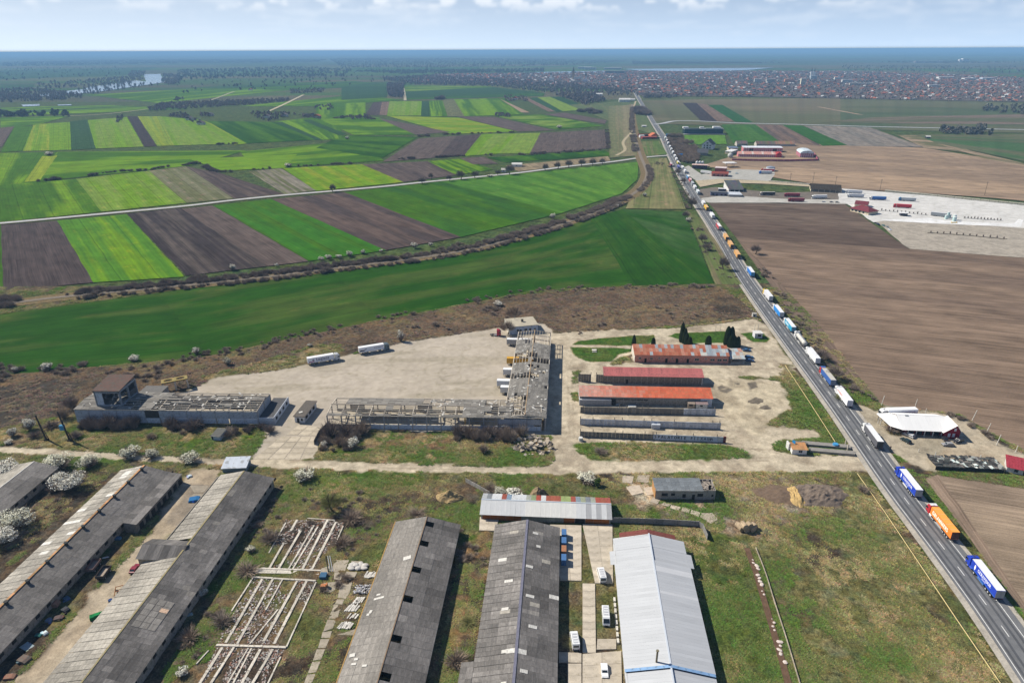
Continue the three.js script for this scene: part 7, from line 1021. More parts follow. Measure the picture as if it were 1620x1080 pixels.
// clipped cypresses round the pink building
{const pos=[];for(let i=0;i<2600;i++){const y=Math.pow(rnd(),0.9),a=rr(0,6.283),R=(y<0.12?0.75 + y*2:1)*Math.sqrt(Math.max(0,1 - Math.pow(y,2.6)))*(0.82 + 0.28*fbm(a*2,y*7,3,0,4)),p=V(Math.cos(a)*R,y,Math.sin(a)*R),u=V(rr(-0.4,0.4),1,rr(-0.4,0.4)).multiplyScalar(0.045),w=V(-Math.sin(a),0,Math.cos(a)).add(dirS().multiplyScalar(0.6)).multiplyScalar(0.11);pos.push(p.x - w.x,p.y - u.y,p.z - w.z,p.x + w.x,p.y - u.y,p.z + w.z,p.x*1.1 + u.x,p.y + u.y,p.z*1.1 + u.z);}const g=triGeo(pos);
for(const[l,x,y,h,r]of[['tallest, left of the pair of groups behind the pink building',1078.5,541,11.5,1.5],['second in the left group behind the pink building',1083,543,9,1.5],['front one of the left group behind the pink building',1086,546,7,1.4],['low one of the left group behind the pink building',1091,548,5.6,1.5],['at the left end of the pink building',1002,556,9.5,1.3],['short, behind the left third of the pink roof',1033.5,548,5.2,1.3],['short and broad, behind the middle of the pink roof',1120.5,546,5.6,1.7],['tall left one of the right group',1150,546,11,1.9],['tall right one of the right group',1156,545,10.4,1.9],['low left one of the right group',1156,549,7,1.8],['low middle one of the right group',1161,549,6.6,1.8],['rightmost of the right group',1167,549,6.2,1.5]]){const t=thing('cypress','dark clipped cypress, ' + l,'tree',G(x,y),rr(0,6));new MB().cyl(0.14,0.18,0.8,0,0.3,0,6).build('trunk',barkM,t);const c=mesh('crown',g,thuja,t);c.scale.set(r,h,r);}}
// trees along the country road and the main road
[[526.7,303,10,5,'single bare tree on the country road verge, far left of the row'],[668,291,9.5,6,'bare tree, first of the cluster on the country road'],[681.7,284,10,4.4,'bare tree behind the first of the cluster'],[710.7,286.5,9,5,'bare tree, second of the cluster on the country road'],[728,284,14,7,'tallest bare tree of the country road cluster'],[751.7,282,11,6,'bare tree just left of the white bush on the country road'],[788,277,8,5,'small bare tree just right of the white bush'],[806.7,276,15,8,'large bare tree beside the roadside chapel'],[863,270,11,5.4,'bare tree, first of five in the orchard stretch'],[882,267.5,11.5,6,'bare tree, second of five in the orchard stretch'],[900,265.5,13,6.4,'bare tree, third of five in the orchard stretch'],[920.7,263.5,13,6.6,'bare tree, fourth of five in the orchard stretch'],[938,262,12,6.6,'bare tree, fifth of five in the orchard stretch'],[953,260,10,6,'pale bare tree right of the orchard stretch']].forEach(([x,y,h,r,l])=>bareTree(l,[x,y],h,r,twigD));
[[1095,330,14,6,'bare tree on the left verge throwing shade across the main road, upper'],[1145,427,12,5,'bare tree on the left verge throwing shade across the main road, lower'],[1112,384,9,5,'bare tree on the left verge beside the dark field corner'],[1118,396,7,5,'low bare tree on the left verge between the two shade-throwing ones'],[1085,345,8,5,'dense dark tree at the corner of the dark green field'],[1072,277,10,5,'bare tree on the left verge opposite the filling station'],[1081,291,9,4,'thin bare tree on the left verge, south of the filling station'],[1195,402,9,5,'dark tree on the right verge ahead of the lone blue truck'],[1318,600,8,5,'dark bare tree on the right verge beside the red-lettered truck'],[1298,570,7,5,'dark bare tree on the right verge beside the blue curtain truck']].forEach(([x,y,h,r,l])=>bareTree(l,[x,y],h,r,twigD));
bloomShrub('white blossoming bush among the country road trees',[775,280],5,4);bloomShrub('white blossoming bush at the corner of the dark green field',[1089,350],3.4,4);bloomShrub('white blossoming bush on the dry strip inside the railway bend',[1020,311],3,5);bloomShrub('low white bush beside the rails in the bend',[976,326],3,2.4);bloomShrub('tall white bush beside the light green field',[874,346],3.4,6);
for(const[x,y,r,h,l]of[[368,427,3,5,'single white bush before the dark striped soil'],[437,421,2,2.4,'small white bush before the lighter soil'],[508,412,3,3.4,'first of the white row on the hedge'],[520,410,3.2,4,'second of the white row on the hedge'],[536,408,3,3,'third of the white row on the hedge'],[553,405,3.2,4.6,'fourth of the white row on the hedge'],[574,401,2.4,3.6,'fifth of the white row on the hedge'],[603,399,2.2,3,'last of the white row on the hedge'],[656,392,3.6,5,'tall white bush beside the red-brown soil'],[681,389,2.4,3.4,'round white bush right of the tall one'],[78,246,8,7,'white bush clump in the far left green strips'],[456,264,6,6,'white bush on the far hedge line'],[885,203,7,8,'white bush beside the far soil strips'],[549,220,5,6,'white bush on the far left field corner']])bloomShrub(l,[x,y],r,h);
// hedgerows that read as one mass
function hedge(name,label,segs,m=twigD,step=3,sc=[2.2,2.6]){const mats=[],d=new THREE.Object3D();for(const[pts,w,dens=1]of segs){const c=new THREE.CatmullRomCurve3(pts.map(([x,y])=>G(x,y)),false,'centripetal'),L=c.getLength(),n=Math.ceil(L / step*dens*1.7);for(let i=0;i<n;i++){const u=rnd();if(fbm(u*L*0.03,4,2,0,91)<0.26)continue;const p=c.getPointAt(u),t=c.getTangentAt(u),o=rr(-w,w);const k=rr(0.55,1.2)*(0.7 + 0.8*fbm(u*L*0.05,9,2,0,17));d.position.set(p.x - t.z*o,0,p.z + t.x*o);d.rotation.y=rr(0,6);d.scale.set(sc[0]*k,sc[1]*k*rr(0.7,1.2),sc[0]*k);d.updateMatrix();mats.push(d.matrix.clone());}}const im=new THREE.InstancedMesh(shrubs[0],m,mats.length);mats.forEach((q,i)=>im.setMatrixAt(i,q));im.name=numbered(name);im.castShadow=im.receiveShadow=true;scene.add(im);stuff(tag(im,label,'hedge'));return im;}
var RL=[[-40,486],[100,470],[250,456],[400,441],[520,426],[650,410],[740,396],[800,381],[870,361],[940,337],[985,317]];
hedge('hedgerow','brown leafless hedge along the railway bend',[[RL.map(([x,y])=>[x,y - 4.2]),4.5,1.5],[RL.map(([x,y])=>[x,y + 5]),3,0.6],[[[150,463],[270,447],[330,440]],4,1],[[[700,398],[760,385],[830,372]],6,0.8],[[[985,318],[1010,303],[1024,290],[1030,275],[1024,262]],3,0.7],[[[1000,170],[1000,200],[1006,240]],5,0.7]],twigM,1.7,[2.8,3.1]);
hedge('hedgerow','dark brown hedge clumps beside the railway, denser ones',[[RL.slice(1,8).map(([x,y])=>[x,y - 3.5]),3,0.6]],twigD,2.4,[3.2,3.6]);
hedge('hedgerow','dark hedge lines between the far green fields',[[[[290,262],[310,259],[345,272],[375,271]],4,1.6],[[[58,287],[120,281],[180,272],[230,269],[270,263]],2.5,1],[[[400,269],[460,264],[560,259]],3,0.6],[[[630,252],[700,248],[740,246]],4,1.2],[[[840,243],[900,240],[950,237]],4,1],[[[760,246],[840,245],[920,240]],3,0.6],[[[960,205],[963,236]],3,0.8],[[[530,187],[570,184],[590,189]],9,1.6],[[[700,213],[820,209]],3,0.5],[[[660,216],[683,215]],6,1.4],[[[715,213],[730,212]],6,1.4],[[[342,228],[352,228]],5,1.5],[[[362,228],[374,227]],5,1.5]],twigD,4,[3.4,3.4]);
hedge('scrub','brown scrub along the edge of the concrete yard',[[[[60,588],[160,581],[260,572],[330,563],[430,543],[560,513]],7,0.9],[[[600,506],[720,484],[830,463],[1000,454],[1130,453]],5,0.5],[[[640,524],[740,508],[800,492]],12,0.5],[[[-40,585],[30,595],[60,582]],9,2.4],[[[165,600],[240,590],[300,582]],10,1.2],[[[900,515],[1000,505],[1100,495]],14,0.5]],twigM,2,[2,1.7]);
hedge('scrub','dark bushes on the verges of the main road',[[[[1205,425],[1240,475],[1290,545],[1345,615],[1385,640]],4,1],[[[1100,355],[1125,400],[1155,440]],6,0.5],[[[1060,262],[1080,300],[1092,330]],4,0.6],[[[1500,655],[1545,676],[1590,712],[1620,730]],2.5,0.6],[[[1042,262],[1048,255]],6,1]],twigM,2.6,[1.8,1.8]);
hedge('scrub','low brown scrub among the livestock sheds',[[[[470,800],[560,806],[640,795]],10,0.9],[[[560,830],[600,826]],7,1],[[[690,830],[740,880],[730,960],[700,1060]],5,0.8],[[[430,780],[400,860],[340,950],[280,1060]],5,0.6],[[[560,850],[520,960],[470,1080]],5,0.5],[[[90,790],[40,850],[-20,920]],5,0.6],[[[1280,770],[1330,780]],7,0.5]],twigM,2,[1.5,1.1]);
hedge('scrub','leafless thicket round the white villa and the road fork',[[[[1068,215],[1075,235],[1090,255]],14,1.5],[[[1086,225],[1094,245],[1090,258]],11,1.5],[[[1062,222],[1070,232]],8,1]],twigW,2,[4,5.5]);
hedge('scrub','dark wood edge beside the road toward the town',[[[[1012,172],[1020,182],[1008,178]],14,2],[[[925,176],[948,180]],22,2],[[[690,157],[704,157]],12,2]],twigD,4,[9,9]);
// grass tufts and weeds over the rough ground near the viewer
{const g=(()=>{const pos=[];for(let i=0;i<18;i++){const a=rr(0,6.283),d=rr(0,0.45),x=Math.cos(a)*d,z=Math.sin(a)*d,w=0.13,b=a + 1.57 + rr(-0.5,0.5),o=rr(0.25,0.6);pos.push(x - Math.cos(b)*w,0,z - Math.sin(b)*w,x + Math.cos(b)*w,0,z + Math.sin(b)*w,x + Math.cos(a)*o,rr(0.12,0.42),z + Math.sin(a)*o);}return triGeo(pos);})();
const kinds=[['tall_grass','short green and straw grass tufts over the rough ground',[[0.10,0.165,0.03],[0.145,0.18,0.05],[0.23,0.21,0.08],[0.36,0.29,0.14]],0,60000],['dead_weeds','brown dead weeds over the bramble ground',[[0.16,0.122,0.088],[0.23,0.17,0.115],[0.12,0.095,0.072]],4,20000]];
const PT=LAY.map((l)=>l);const d=new THREE.Object3D(),col=new THREE.Color();
for(const[nm,lb,cs,surf,N]of kinds){const ms=[],cl=[];let guard=0;while(ms.length<N&&guard++<N*8){const z=-122 - Math.pow(rnd(),1.25)*320,x=rr(-1,1)*(0.78*(-z*0.92 + 60)+ 6);let s=0;for(const L of PT){if(x<L.b[0]||x>L.b[1]||z<L.b[2]||z>L.b[3])continue;if(inPoly(x,z,L.P)&&edgeDist(x,z,L.P)>-1)s=L.s;}if(s!==surf)continue;const rd=roadT2(z);if(Math.abs(x - rd)<8||inFields(x,z))continue;const n=fbm(x*0.12,z*0.12,3,0,19);if(n<0.42)continue;const k=rr(0.5,1.25)*(z<-260?1.25:1);d.position.set(x,0.05,z);d.rotation.y=rr(0,6);d.scale.set(k*1.3,k*0.8,k*1.3);d.updateMatrix();ms.push(d.matrix.clone());const c=cs[Math.floor(clamp(fbm(x*0.06,z*0.06,3,0,29)*1.7 - 0.35 + rr(-0.2,0.2),0,0.99)*cs.length)];cl.push(c.map((v)=>v*rr(0.75,1.2)));}
const im=new THREE.InstancedMesh(g,M([1,1,1],null,1,{side:THREE.DoubleSide}),ms.length);ms.forEach((m,i)=>{im.setMatrixAt(i,m);im.setColorAt(i,col.setRGB(...cl[i]));});im.name=numbered(nm);im.castShadow=im.receiveShadow=true;scene.add(im);stuff(tag(im,lb,'grass'));}}

// ───────── east: villa, motel, filling station, truck park ─────────
const paleYard=M([0.56,0.55,0.53],'concrete',40),dullYard=M([0.30,0.28,0.255],'earth',30);
sheet('truck_park',ragged(poly([[1327,298],[1400,304],[1470,310],[1580,321],[1680,331],[1700,362],[1620,361],[1540,356],[1470,352],[1400,349],[1384,352],[1372,346],[1340,322],[1328,321]]),14,1.5),paleYard,0.34);
sheet('gravel_lot',ragged(poly([[1384,350],[1400,349],[1470,352],[1540,356],[1620,361],[1700,364],[1700,414],[1620,408],[1500,399],[1440,394],[1420,380],[1400,362]]),14,1.5),M([0.36,0.32,0.265],'earth',45),0.31);
sheet('gravel_lot',ragged(poly([[1110,318],[1104,300],[1130,296],[1230,305],[1340,302],[1335,318],[1320,322],[1230,320]]),14,1),M([0.17,0.145,0.12],'earth',30),0.27);
sheet('access_lane',ragged(poly([[1108,314],[1150,309],[1240,315],[1330,316],[1345,323],[1325,323],[1230,321],[1120,321]]),10,0.6),M([0.42,0.405,0.37],'concrete',30),0.33);
sheet('filling_station_yard',ragged(poly([[1080,266],[1090,262],[1110,276],[1165,268],[1225,270],[1226,276],[1218,287],[1152,283],[1140,283],[1102,286],[1092,280]]),10,0.8),M([0.38,0.37,0.34],'concrete',30),0.33);
sheet('dirt_track',ragged(poly([[1100,286],[1140,283],[1220,287],[1330,296],[1330,299],[1215,291],[1145,289],[1108,296]]),10,0.5),M([0.44,0.37,0.26],'earth',24),0.32);
sheet('park_road',ragged(poly([[1390,349],[1470,345],[1500,350],[1560,353],[1605,354],[1612,347],[1620,348],[1616,358],[1560,357.5],[1480,354]]),14,0.4),M([0.68,0.68,0.68],'concrete',50),0.37);
function wallLine(name,label,pts,h,w,m){const P=poly(pts),t=thing(name,label,'wall',P[0].clone());for(let i=0;i + 1<P.length;i++){const a=P[i].clone().sub(P[0]),b=P[i + 1].clone().sub(P[0]);const n=Math.max(1,Math.round(a.distanceTo(b)/ 8));for(let k=0;k<n;k++){const q=new MB(),s=a.clone().lerp(b,(k + 0.02)/ n),e=a.clone().lerp(b,(k + 0.98)/ n);s.y=e.y=h / 2;q.bar(s,e,w,h);q.build('wall_panel',m,t);}}return t;}
wallLine('boundary_wall','pale wall along the far edge of the truck park',[[1400,303],[1470,309.5],[1580,320.5],[1690,331]],2,1.6,M([0.62,0.58,0.46],'plaster',6));
wallLine('boundary_wall','pale kerb wall from the barn to the hip-roofed shelter',[[1216,287],[1282,292.5],[1330,298]],1.4,1.4,M([0.6,0.57,0.5],'plaster',6));
const wPl=M([0.66,0.66,0.67],'plaster',9),cPl=M([0.62,0.55,0.42],'plaster',9),pinkW=M([0.52,0.2,0.22],'plaster',9),slate=M([0.095,0.10,0.115],'sheet',6);
{const t=block('office_block','long dark blue glazed building with white roof units, by the road fork','building',[1083,212],[1144,212],{D:22,h:9,roof:'flat',wall:M([0.008,0.022,0.05],null,1,{roughness:0.25}),roofM:M([0.34,0.36,0.37],'concrete',14),over:0.3,parapet:0.9});for(let i=0;i<14;i++)new MB().box(4.6,7.4,0.12,3 + i*5.15,4.4,0.06).build('glazing',M([0.012,0.035,0.09],null,1,{roughness:0.15}),t);for(const[x,z,w,h,d,m]of[[4,-15,10,3,8,wPl],[36,-18,8,2.4,5,wPl],[63,-14,14,3.6,9,wPl],[20,-12,18,0.8,6,M([0.1,0.14,0.13])],[50,-10,16,0.6,5,M([0.1,0.14,0.13])]])new MB().box(w,h,d,x,9.25 + h / 2,z).build('roof_unit',m,t);new MB().box(t.L + 6,0.5,4,t.L / 2,0.25,3).build('forecourt_kerb',wPl,t);}
{const t=block('villa','white three-storey villa with a slate gable roof facing the camera','house',[1110,235.5],[1127,236.5],{D:20,h:7.5,roof:'flat',wall:M([0.8,0.8,0.8],'plaster',20),roofM:slate,over:0});const L=t.L,g=new MB();g.ext([[0,7.6],[L,7.6],[L / 2,14.6]],-0.3,0);g.build('gable',M([0.8,0.8,0.8],'plaster',20),t);for(const s of[-1,1]){const q=new MB(),sl=Math.hypot(L / 2 + 1.2,7.6);q.box(sl,0.35,21.5);const o=q.build('roof_slope',slate,t);o.position.set(L / 2 + s*(L / 4 + 0.3),11.1,-9.6);o.rotation.z=-s*Math.atan2(7,L / 2);}for(const[x,y,w,h]of[[0.25,1.6,2,1.8],[0.52,1.2,2.4,2.4],[0.78,1.6,2,1.8],[0.25,5,2,1.7],[0.52,5,3,1.7],[0.78,5,2,1.7],[0.5,9,3,1.6]]){const k=new MB();k.box(w,h,0.12,L*x,y + h / 2,0.07);k.build('window',glass,t);}}
block('barn','dark slate-roofed barn in front of the white villa','barn',[1103,245.5],[1120,246],{D:16,h:4,rise:5,roof:'gable',wall:M([0.3,0.28,0.25],'plaster',6),roofM:slate,cols:6,rows:2});
{const t=block('motel','two-storey motel wing with pale roof and crimson-striped front','building',[1176,240.5],[1238,241],{D:15,h:7,hb:7.6,roof:'mono',wall:pinkW,roofM:wPl,mat:()=>M([0.6,0.63,0.68],'plaster',60),cols:18,over:0.5});for(let i=0;i<20;i++){if(i>2&&i<5||i>14&&i<17){new MB().box(2.7,4.4,0.16,1.6 + i*3,3.2,0.09).build('glazing',glass,t);continue;}new MB().box(1.1,5,0.14,1.4 + i*3,3.3,0.08).build('pilaster',M([0.62,0.45,0.5],'plaster',5),t);}}
{const t=block('motel','low restaurant wing with faded pink roof, in front of the motel','building',[1168,248],[1236,249],{D:13,h:4.4,rise:3.2,roof:'gable',wall:pinkW,roofM:M([0.62,0.27,0.22],'rust',8),mat:(i)=>M(i>18?[0.56,0.09,0.08]:i % 5===2?[0.66,0.5,0.44]:[0.62,0.3,0.25],'rust',9),cols:22});for(let i=0;i<21;i++)new MB().box(1.2,3.2,0.14,2 + i*3.1,2,0.08).build('pilaster',M([0.6,0.42,0.5],'plaster',5),t);const L=t.L,g=new MB();g.ext([[L - 8,0],[L,0],[L,5],[L - 4,8.4],[L - 8,5]],0.3,3);g.build('porch',M([0.45,0.05,0.06],'plaster',5),t);}
{const t=block('arched_hall','barrel-roofed pale hall at the right end of the motel','hall',[1266,249],[1287,249.5],{D:34,L:19,h:6,roof:'flat',wall:M([0.38,0.16,0.2],'plaster',6),roofM:wPl,over:0.1});const pts=[...Array(9)].map((_,i)=>[9.5 - 9.9*Math.cos(i / 8*Math.PI),6.1 + 4*Math.sin(i / 8*Math.PI)]);const g=new MB();g.ext(pts,-34.2,0.3);g.build('barrel_roof',M([0.55,0.63,0.68],'plaster',40,{roughness:0.5}),t);for(let i=0;i<6;i++)new MB().box(1,5,0.14,2 + i*3,2.8,0.08).build('pilaster',M([0.6,0.5,0.56],'plaster',5),t);}
wallLine('boundary_wall','striped crimson and pink wall before the motel',[[1158,254],[1200,255],[1240,255.5],[1294,254.5],[1288,244]],3,0.5,M([0.36,0.1,0.15],'plaster',5));
for(const[l,a,b,c]of[['far brown-tiled barn behind the motel, left',[1166,231],[1183,231],[0.17,0.12,0.11]],['long brown-tiled barn behind the motel, right',[1197,231.5],[1227,231.5],[0.19,0.12,0.10]],['long orange-tiled barn behind the arched hall',[1227,231.5],[1258,231.5],[0.33,0.17,0.11]]])block('barn',l,'barn',a,b,{D:14,h:4,rise:4,roof:'gable',wall:M([0.5,0.47,0.42],'plaster',8),roofM:M(c,'rust',8),mat:()=>M(c.map((v)=>+(v*rr(0.8,1.2)).toFixed(3)),'rust',8),cols:12});
block('shed','white lean-to canopy left of the motel','shed',[1147,243],[1157,244],{D:20,h:4,hb:5,roof:'mono',wall:cPl,roofM:wPl,cols:3});block('shed','slate blue low roof between the canopy and the motel','shed',[1153,238],[1168,238],{D:12,h:4,hb:5,roof:'mono',wall:cPl,roofM:M([0.13,0.17,0.25],'sheet',8),cols:4});
{const t=thing('storage_tank','round pale tank at the left end of the motel wall','tank',G(1155.5,249.5));const g=new THREE.SphereGeometry(4,18,12).scale(1,1,1).translate(0,3.4,0);mesh('shell',boxUV(g),M([0.5,0.5,0.48],'plaster',6),t);new MB().cyl(2.4,3,1,0,0.5,0,14).build('base',concWall,t);}
{const t=block('shop','filling station shop with pink roof edge beside three white tanks','building',[1095,266],[1119,267],{D:10,h:4.4,roof:'flat',wall:M([0.12,0.07,0.12],'plaster',5),roofM:M([0.55,0.4,0.36],'plaster',9),over:0.6});for(let i=0;i<8;i++)new MB().box(1.8,2,0.1,1.8 + i*2.9,2.6,0.06).build('window',glass,t);for(const[x,l]of[[1102.5,'left'],[1107,'middle'],[1111.5,'right']]){const k=thing('storage_tank',`white dome-topped tank behind the filling station shop, ${l} of three`,'tank',G(x,261.8));new MB().cyl(1.8,1.8,4.5,0,2.25,0,16).build('shell',wPl,k);mesh('dome',boxUV(new THREE.SphereGeometry(1.8,16,8,0,6.3,0,1.6).translate(0,4.5,0)),wPl,k);}}
{const t=block('filling_station','filling station building under a dark red roof','building',[1126,279],[1152,280],{D:14,h:4.2,rise:1.4,roof:'gable',wall:M([0.42,0.16,0.14],'plaster',5),roofM:M([0.27,0.055,0.04],'rust',8),cols:9,rows:2,mat:()=>M([0.27*rr(0.85,1.1),0.055,0.04].map((v)=>+v.toFixed(3)),'rust',8),openings:[[3,1,2,1.6],[8,1,2,1.6],[13,0,1.6,2.6,'door'],[18,1,2.4,1.8]]});const r=block('canopy','white-roofed rear wing of the filling station','building',[1131,272],[1148,273],{D:12,h:5.4,roof:'flat',wall:M([0.3,0.08,0.07],'plaster',5),roofM:M([0.58,0.5,0.5],'plaster',9),over:0.5});const c=thing('pump_canopy','white canopy on posts behind the red-roofed filling station','canopy',G(1146,265));new MB().box(16,0.8,12,8,6,-4,0.1).build('canopy_roof',wPl,c);for(const[x,z]of[[3,0],[13,0],[3,-8],[13,-8]])new MB().box(0.5,5.6,0.5,x,2.8,z).build('post',concWall,c);}
{const t=thing('storage_tank','large white drum tank beside the blue-cabbed truck','tank',G(1219,270));new MB().cyl(5.6,5.6,5,0,2.5,0,22).build('shell',wPl,t);new MB().cyl(5.7,5.7,0.6,0,4.4,0,22).build('rim',M([0.2,0.3,0.4]),t);new MB().cyl(0.2,5.6,1.4,0,5.7,0,22).build('roof',M([0.2,0.24,0.3]),t);}
{const t=block('slate_barn','barn with dark grey mono-pitch roof and white end walls between the lanes','barn',[1153,303.5],[1176,303.8],{D:30,h:3.6,hb:8,roof:'mono',wall:M([0.58,0.57,0.53],'plaster',6),end:wPl,roofM:slate,mat:()=>M([0.085,0.09,0.1].map((v)=>+(v*rr(0.85,1.2)).toFixed(3)),'sheet',7),cols:8,rows:4,over:0.6});for(let i=0;i<3;i++)new MB().box(4,2.4,0.12,4 + i*5,1.3,0.06).build('doorway',dark,t);}
block('roadside_house','small bluish flat building at the mouth of the access lane','house',[1124,309.5],[1150,310.5],{D:8,h:3.6,roof:'flat',wall:M([0.2,0.2,0.28],'plaster',4),roofM:M([0.13,0.14,0.16],'sheet',6),over:0.4,parapet:0.5,openings:[[3,1,2,1.4],[7,0,1.4,2.4,'door'],[12,1,2,1.4],[16,1,2,1.4]]});block('roadside_house','white-trimmed little block on the bluish flat building','house',[1136.5,304.5],[1148.5,305],{D:5,h:4.2,roof:'flat',wall:M([0.1,0.1,0.13],'plaster',4),roofM:wPl,over:0.3});
block('lattice_panel_house','flat white-blue slab roof beside the bluish building','building',[1152,311.5],[1174,312],{D:16,h:2.6,roof:'flat',wall:M([0.3,0.3,0.3],'plaster',4),roofM:M([0.5,0.54,0.6],'concrete',12),over:0.3});
{const t=block('shelter','wide dark thatched-looking hip shelter beside the truck park','shelter',[1283,303],[1330,305.5],{D:22,h:3.4,rise:3.6,ridge:13,roof:'gable',wall:M([0.2,0.18,0.15],'plaster',6),end:cPl,roofM:M([0.05,0.042,0.035],'twig',8),cols:12,rows:3,over:1});for(let i=0;i<6;i++)new MB().box(0.5,3,0.3,2 + i*6,1.5,0.3).build('post',cPl,t);}
{const a=G(1344,334),b=G(1374,341),t=thing('hip_roof_house','maroon hip-roofed house at the entrance of the truck park','house',a,turnOf(a,b)),L=a.distanceTo(b),D=14,h=3.4,H=7;new MB().box(L - 1,h,D - 1,L / 2,h / 2,-D / 2).build('wall',cPl,t);const g=new MB(),A=V(-0.6,h,0.6),B=V(L + 0.6,h,0.6),C2=V(L + 0.6,h,-D - 0.6),D2=V(-0.6,h,-D - 0.6),R1=V(D / 2,H,-D / 2),R2=V(L - D / 2,H,-D / 2);g.quad(A,B,R2,R1).quad(C2,D2,R1,R2).quad(B,C2,R2,R2).quad(D2,A,R1,R1);g.build('hip_roof',M([0.17,0.035,0.045],'rust',6),t);for(let i=0;i<4;i++)new MB().box(2,1.6,0.1,3 + i*(L - 5)/ 4,1.8,-0.44).build('window',glass,t);new MB().box(5,0.3,4,L - 4,3.2,-13.6).build('porch_roof',wPl,t);const m2=block('hip_roof_house','maroon low annex directly behind the hip-roofed house','house',[1352,327],[1372,329],{D:12,h:3,rise:2.6,roof:'gable',wall:cPl,roofM:M([0.17,0.035,0.045],'rust',6),cols:5});}
{const t=block('ticket_booth','small white booth on the kerbed island of the truck park','booth',[1425,342],[1436,342.5],{D:5,h:3,roof:'flat',wall:M([0.06,0.06,0.08],'plaster',3),roofM:wPl,over:0.8});const k=thing('tank_group','cluster of pale teal tanks beside the grey truck on the weigh island','tank',G(1510,350));for(const[x,z,r,h]of[[0,0,1.6,4.4],[3,-5,1.5,5],[-3,-8,1.4,4],[1,-12,1.2,6],[4,-14,1.1,3.4]]){new MB().cyl(r,r,h,x,h / 2,z,14).build('tank',M([0.45,0.6,0.6],'plaster',4),k);new MB().cyl(0.1,r,0.6,x,h + 0.3,z,14).build('cap',wPl,k);}tag(mesh('yellow_barrier',new MB().box(5.5,1,0.6,0,0.5,0).box(0.3,1.3,0.8,-2.4,0.65,0).box(0.3,1.3,0.8,2.4,0.65,0).geo(),M([0.6,0.4,0.02])),'yellow barrier block before the teal tanks','barrier').position.copy(G(1510,353));}
for(const[l,pts]of[['kerbed island with saplings left of the booth',[[1392,333.5],[1430,337],[1468,341]]],['kerbed island with saplings right of the teal tanks',[[1524,345.5],[1560,348],[1586,349.5]]],['kerbed strip with saplings on the gravel lot',[[1468,368.5],[1530,373],[1594,379]]]]){const P=poly(pts),t=thing('planted_island',l,'kerb',P[0].clone());for(let i=0;i + 1<P.length;i++){const a=P[i].clone().sub(P[0]),b=P[i + 1].clone().sub(P[0]);a.y=b.y=0.4;new MB().bar(a,b,1.6,0.4).build('kerb',M(l.includes('gravel')?[0.14,0.12,0.09]:[0.5,0.5,0.48],'plaster',3),t);}const c=new THREE.CatmullRomCurve3(P);for(let i=0;i<12;i++){const q=c.getPointAt((i + 0.5)/ 12).sub(P[0]);const s=mesh('sapling',pick(shrubs),twigD,t);s.position.set(q.x,0.4,q.z);s.scale.set(0.9,rr(2.4,3.6),0.9);}}
{const t=block('red_yard_house','red-walled yard with orange tiled roof west of the main road','house',[1016.5,219.5],[1040,219],{D:8,h:3,roof:'flat',wall:M([0.32,0.05,0.045],'plaster',5),roofM:M([0.4,0.09,0.07],'rust',6),over:0.2});new MB().box(30,5,1,17,2.5,-34).build('rear_wall',M([0.4,0.08,0.06],'plaster',5),t);const g=new MB();g.ext([[18,3.4],[36,3.4],[27,8.5]],-26,-10);g.build('tiled_roof',M([0.5,0.14,0.07],'rust',6),t);new MB().box(9,4.5,8,4.5,2.2,-18).build('white_room',wPl,t);new MB().box(8,4,6,14,2,-26).build('dark_room',dark,t);}
for(const[l,x,y,w,d,h,c,rc]of[['tiny white house near the road fork, west side',1019,201,9,8,4,[0.6,0.6,0.6],[0.5,0.5,0.5]],['small white roadside chapel beside the large bare tree',797,272,6,7,5,[0.66,0.65,0.6],[0.5,0.48,0.44]],['white cottage in the orchard beside the country road',818,263,14,10,5,[0.66,0.66,0.64],[0.6,0.6,0.58]],['dark blue bin house at the bare thicket',1076,247,7,6,4,[0.02,0.09,0.24],[0.03,0.12,0.3]],['blue shed in the bare thicket by the road',1058,216,10,8,5,[0.03,0.1,0.22],[0.05,0.16,0.32]],['large white block with low wings where the road enters the town',988,161,34,24,11,[0.66,0.66,0.64],[0.6,0.6,0.6]],['long white low building where the road enters the town',997,159,30,20,6,[0.6,0.62,0.62],[0.55,0.55,0.56]],['white cottage among the far garden plots',948,151,24,16,8,[0.66,0.66,0.66],[0.6,0.6,0.6]],['isolated dark cabin on the eastern meadow',1468,219,7,6,5,[0.05,0.05,0.05],[0.6,0.6,0.58]]]){const t=thing('small_house',l,'house',G(x,y),-0.1),m=new MB();gableWalls(m,-w / 2,w / 2,-d / 2,d / 2,h*0.65,h,0);m.build('wall',M(c,'plaster',6),t);for(const s of[-1,1]){const q=new MB();q.box(w + 0.8,0.25,Math.hypot(d / 2 + 0.5,h*0.36));const o=q.build('roof_slope',M(rc,'sheet',6),t);o.position.set(0,h*0.83,s*(d / 4 + 0.1));o.rotation.x=s*Math.atan2(h*0.35,d / 2);}new MB().box(1.4,1.3,0.1,0,h*0.35,d / 2 + 0.06).build('window',dark,t);}
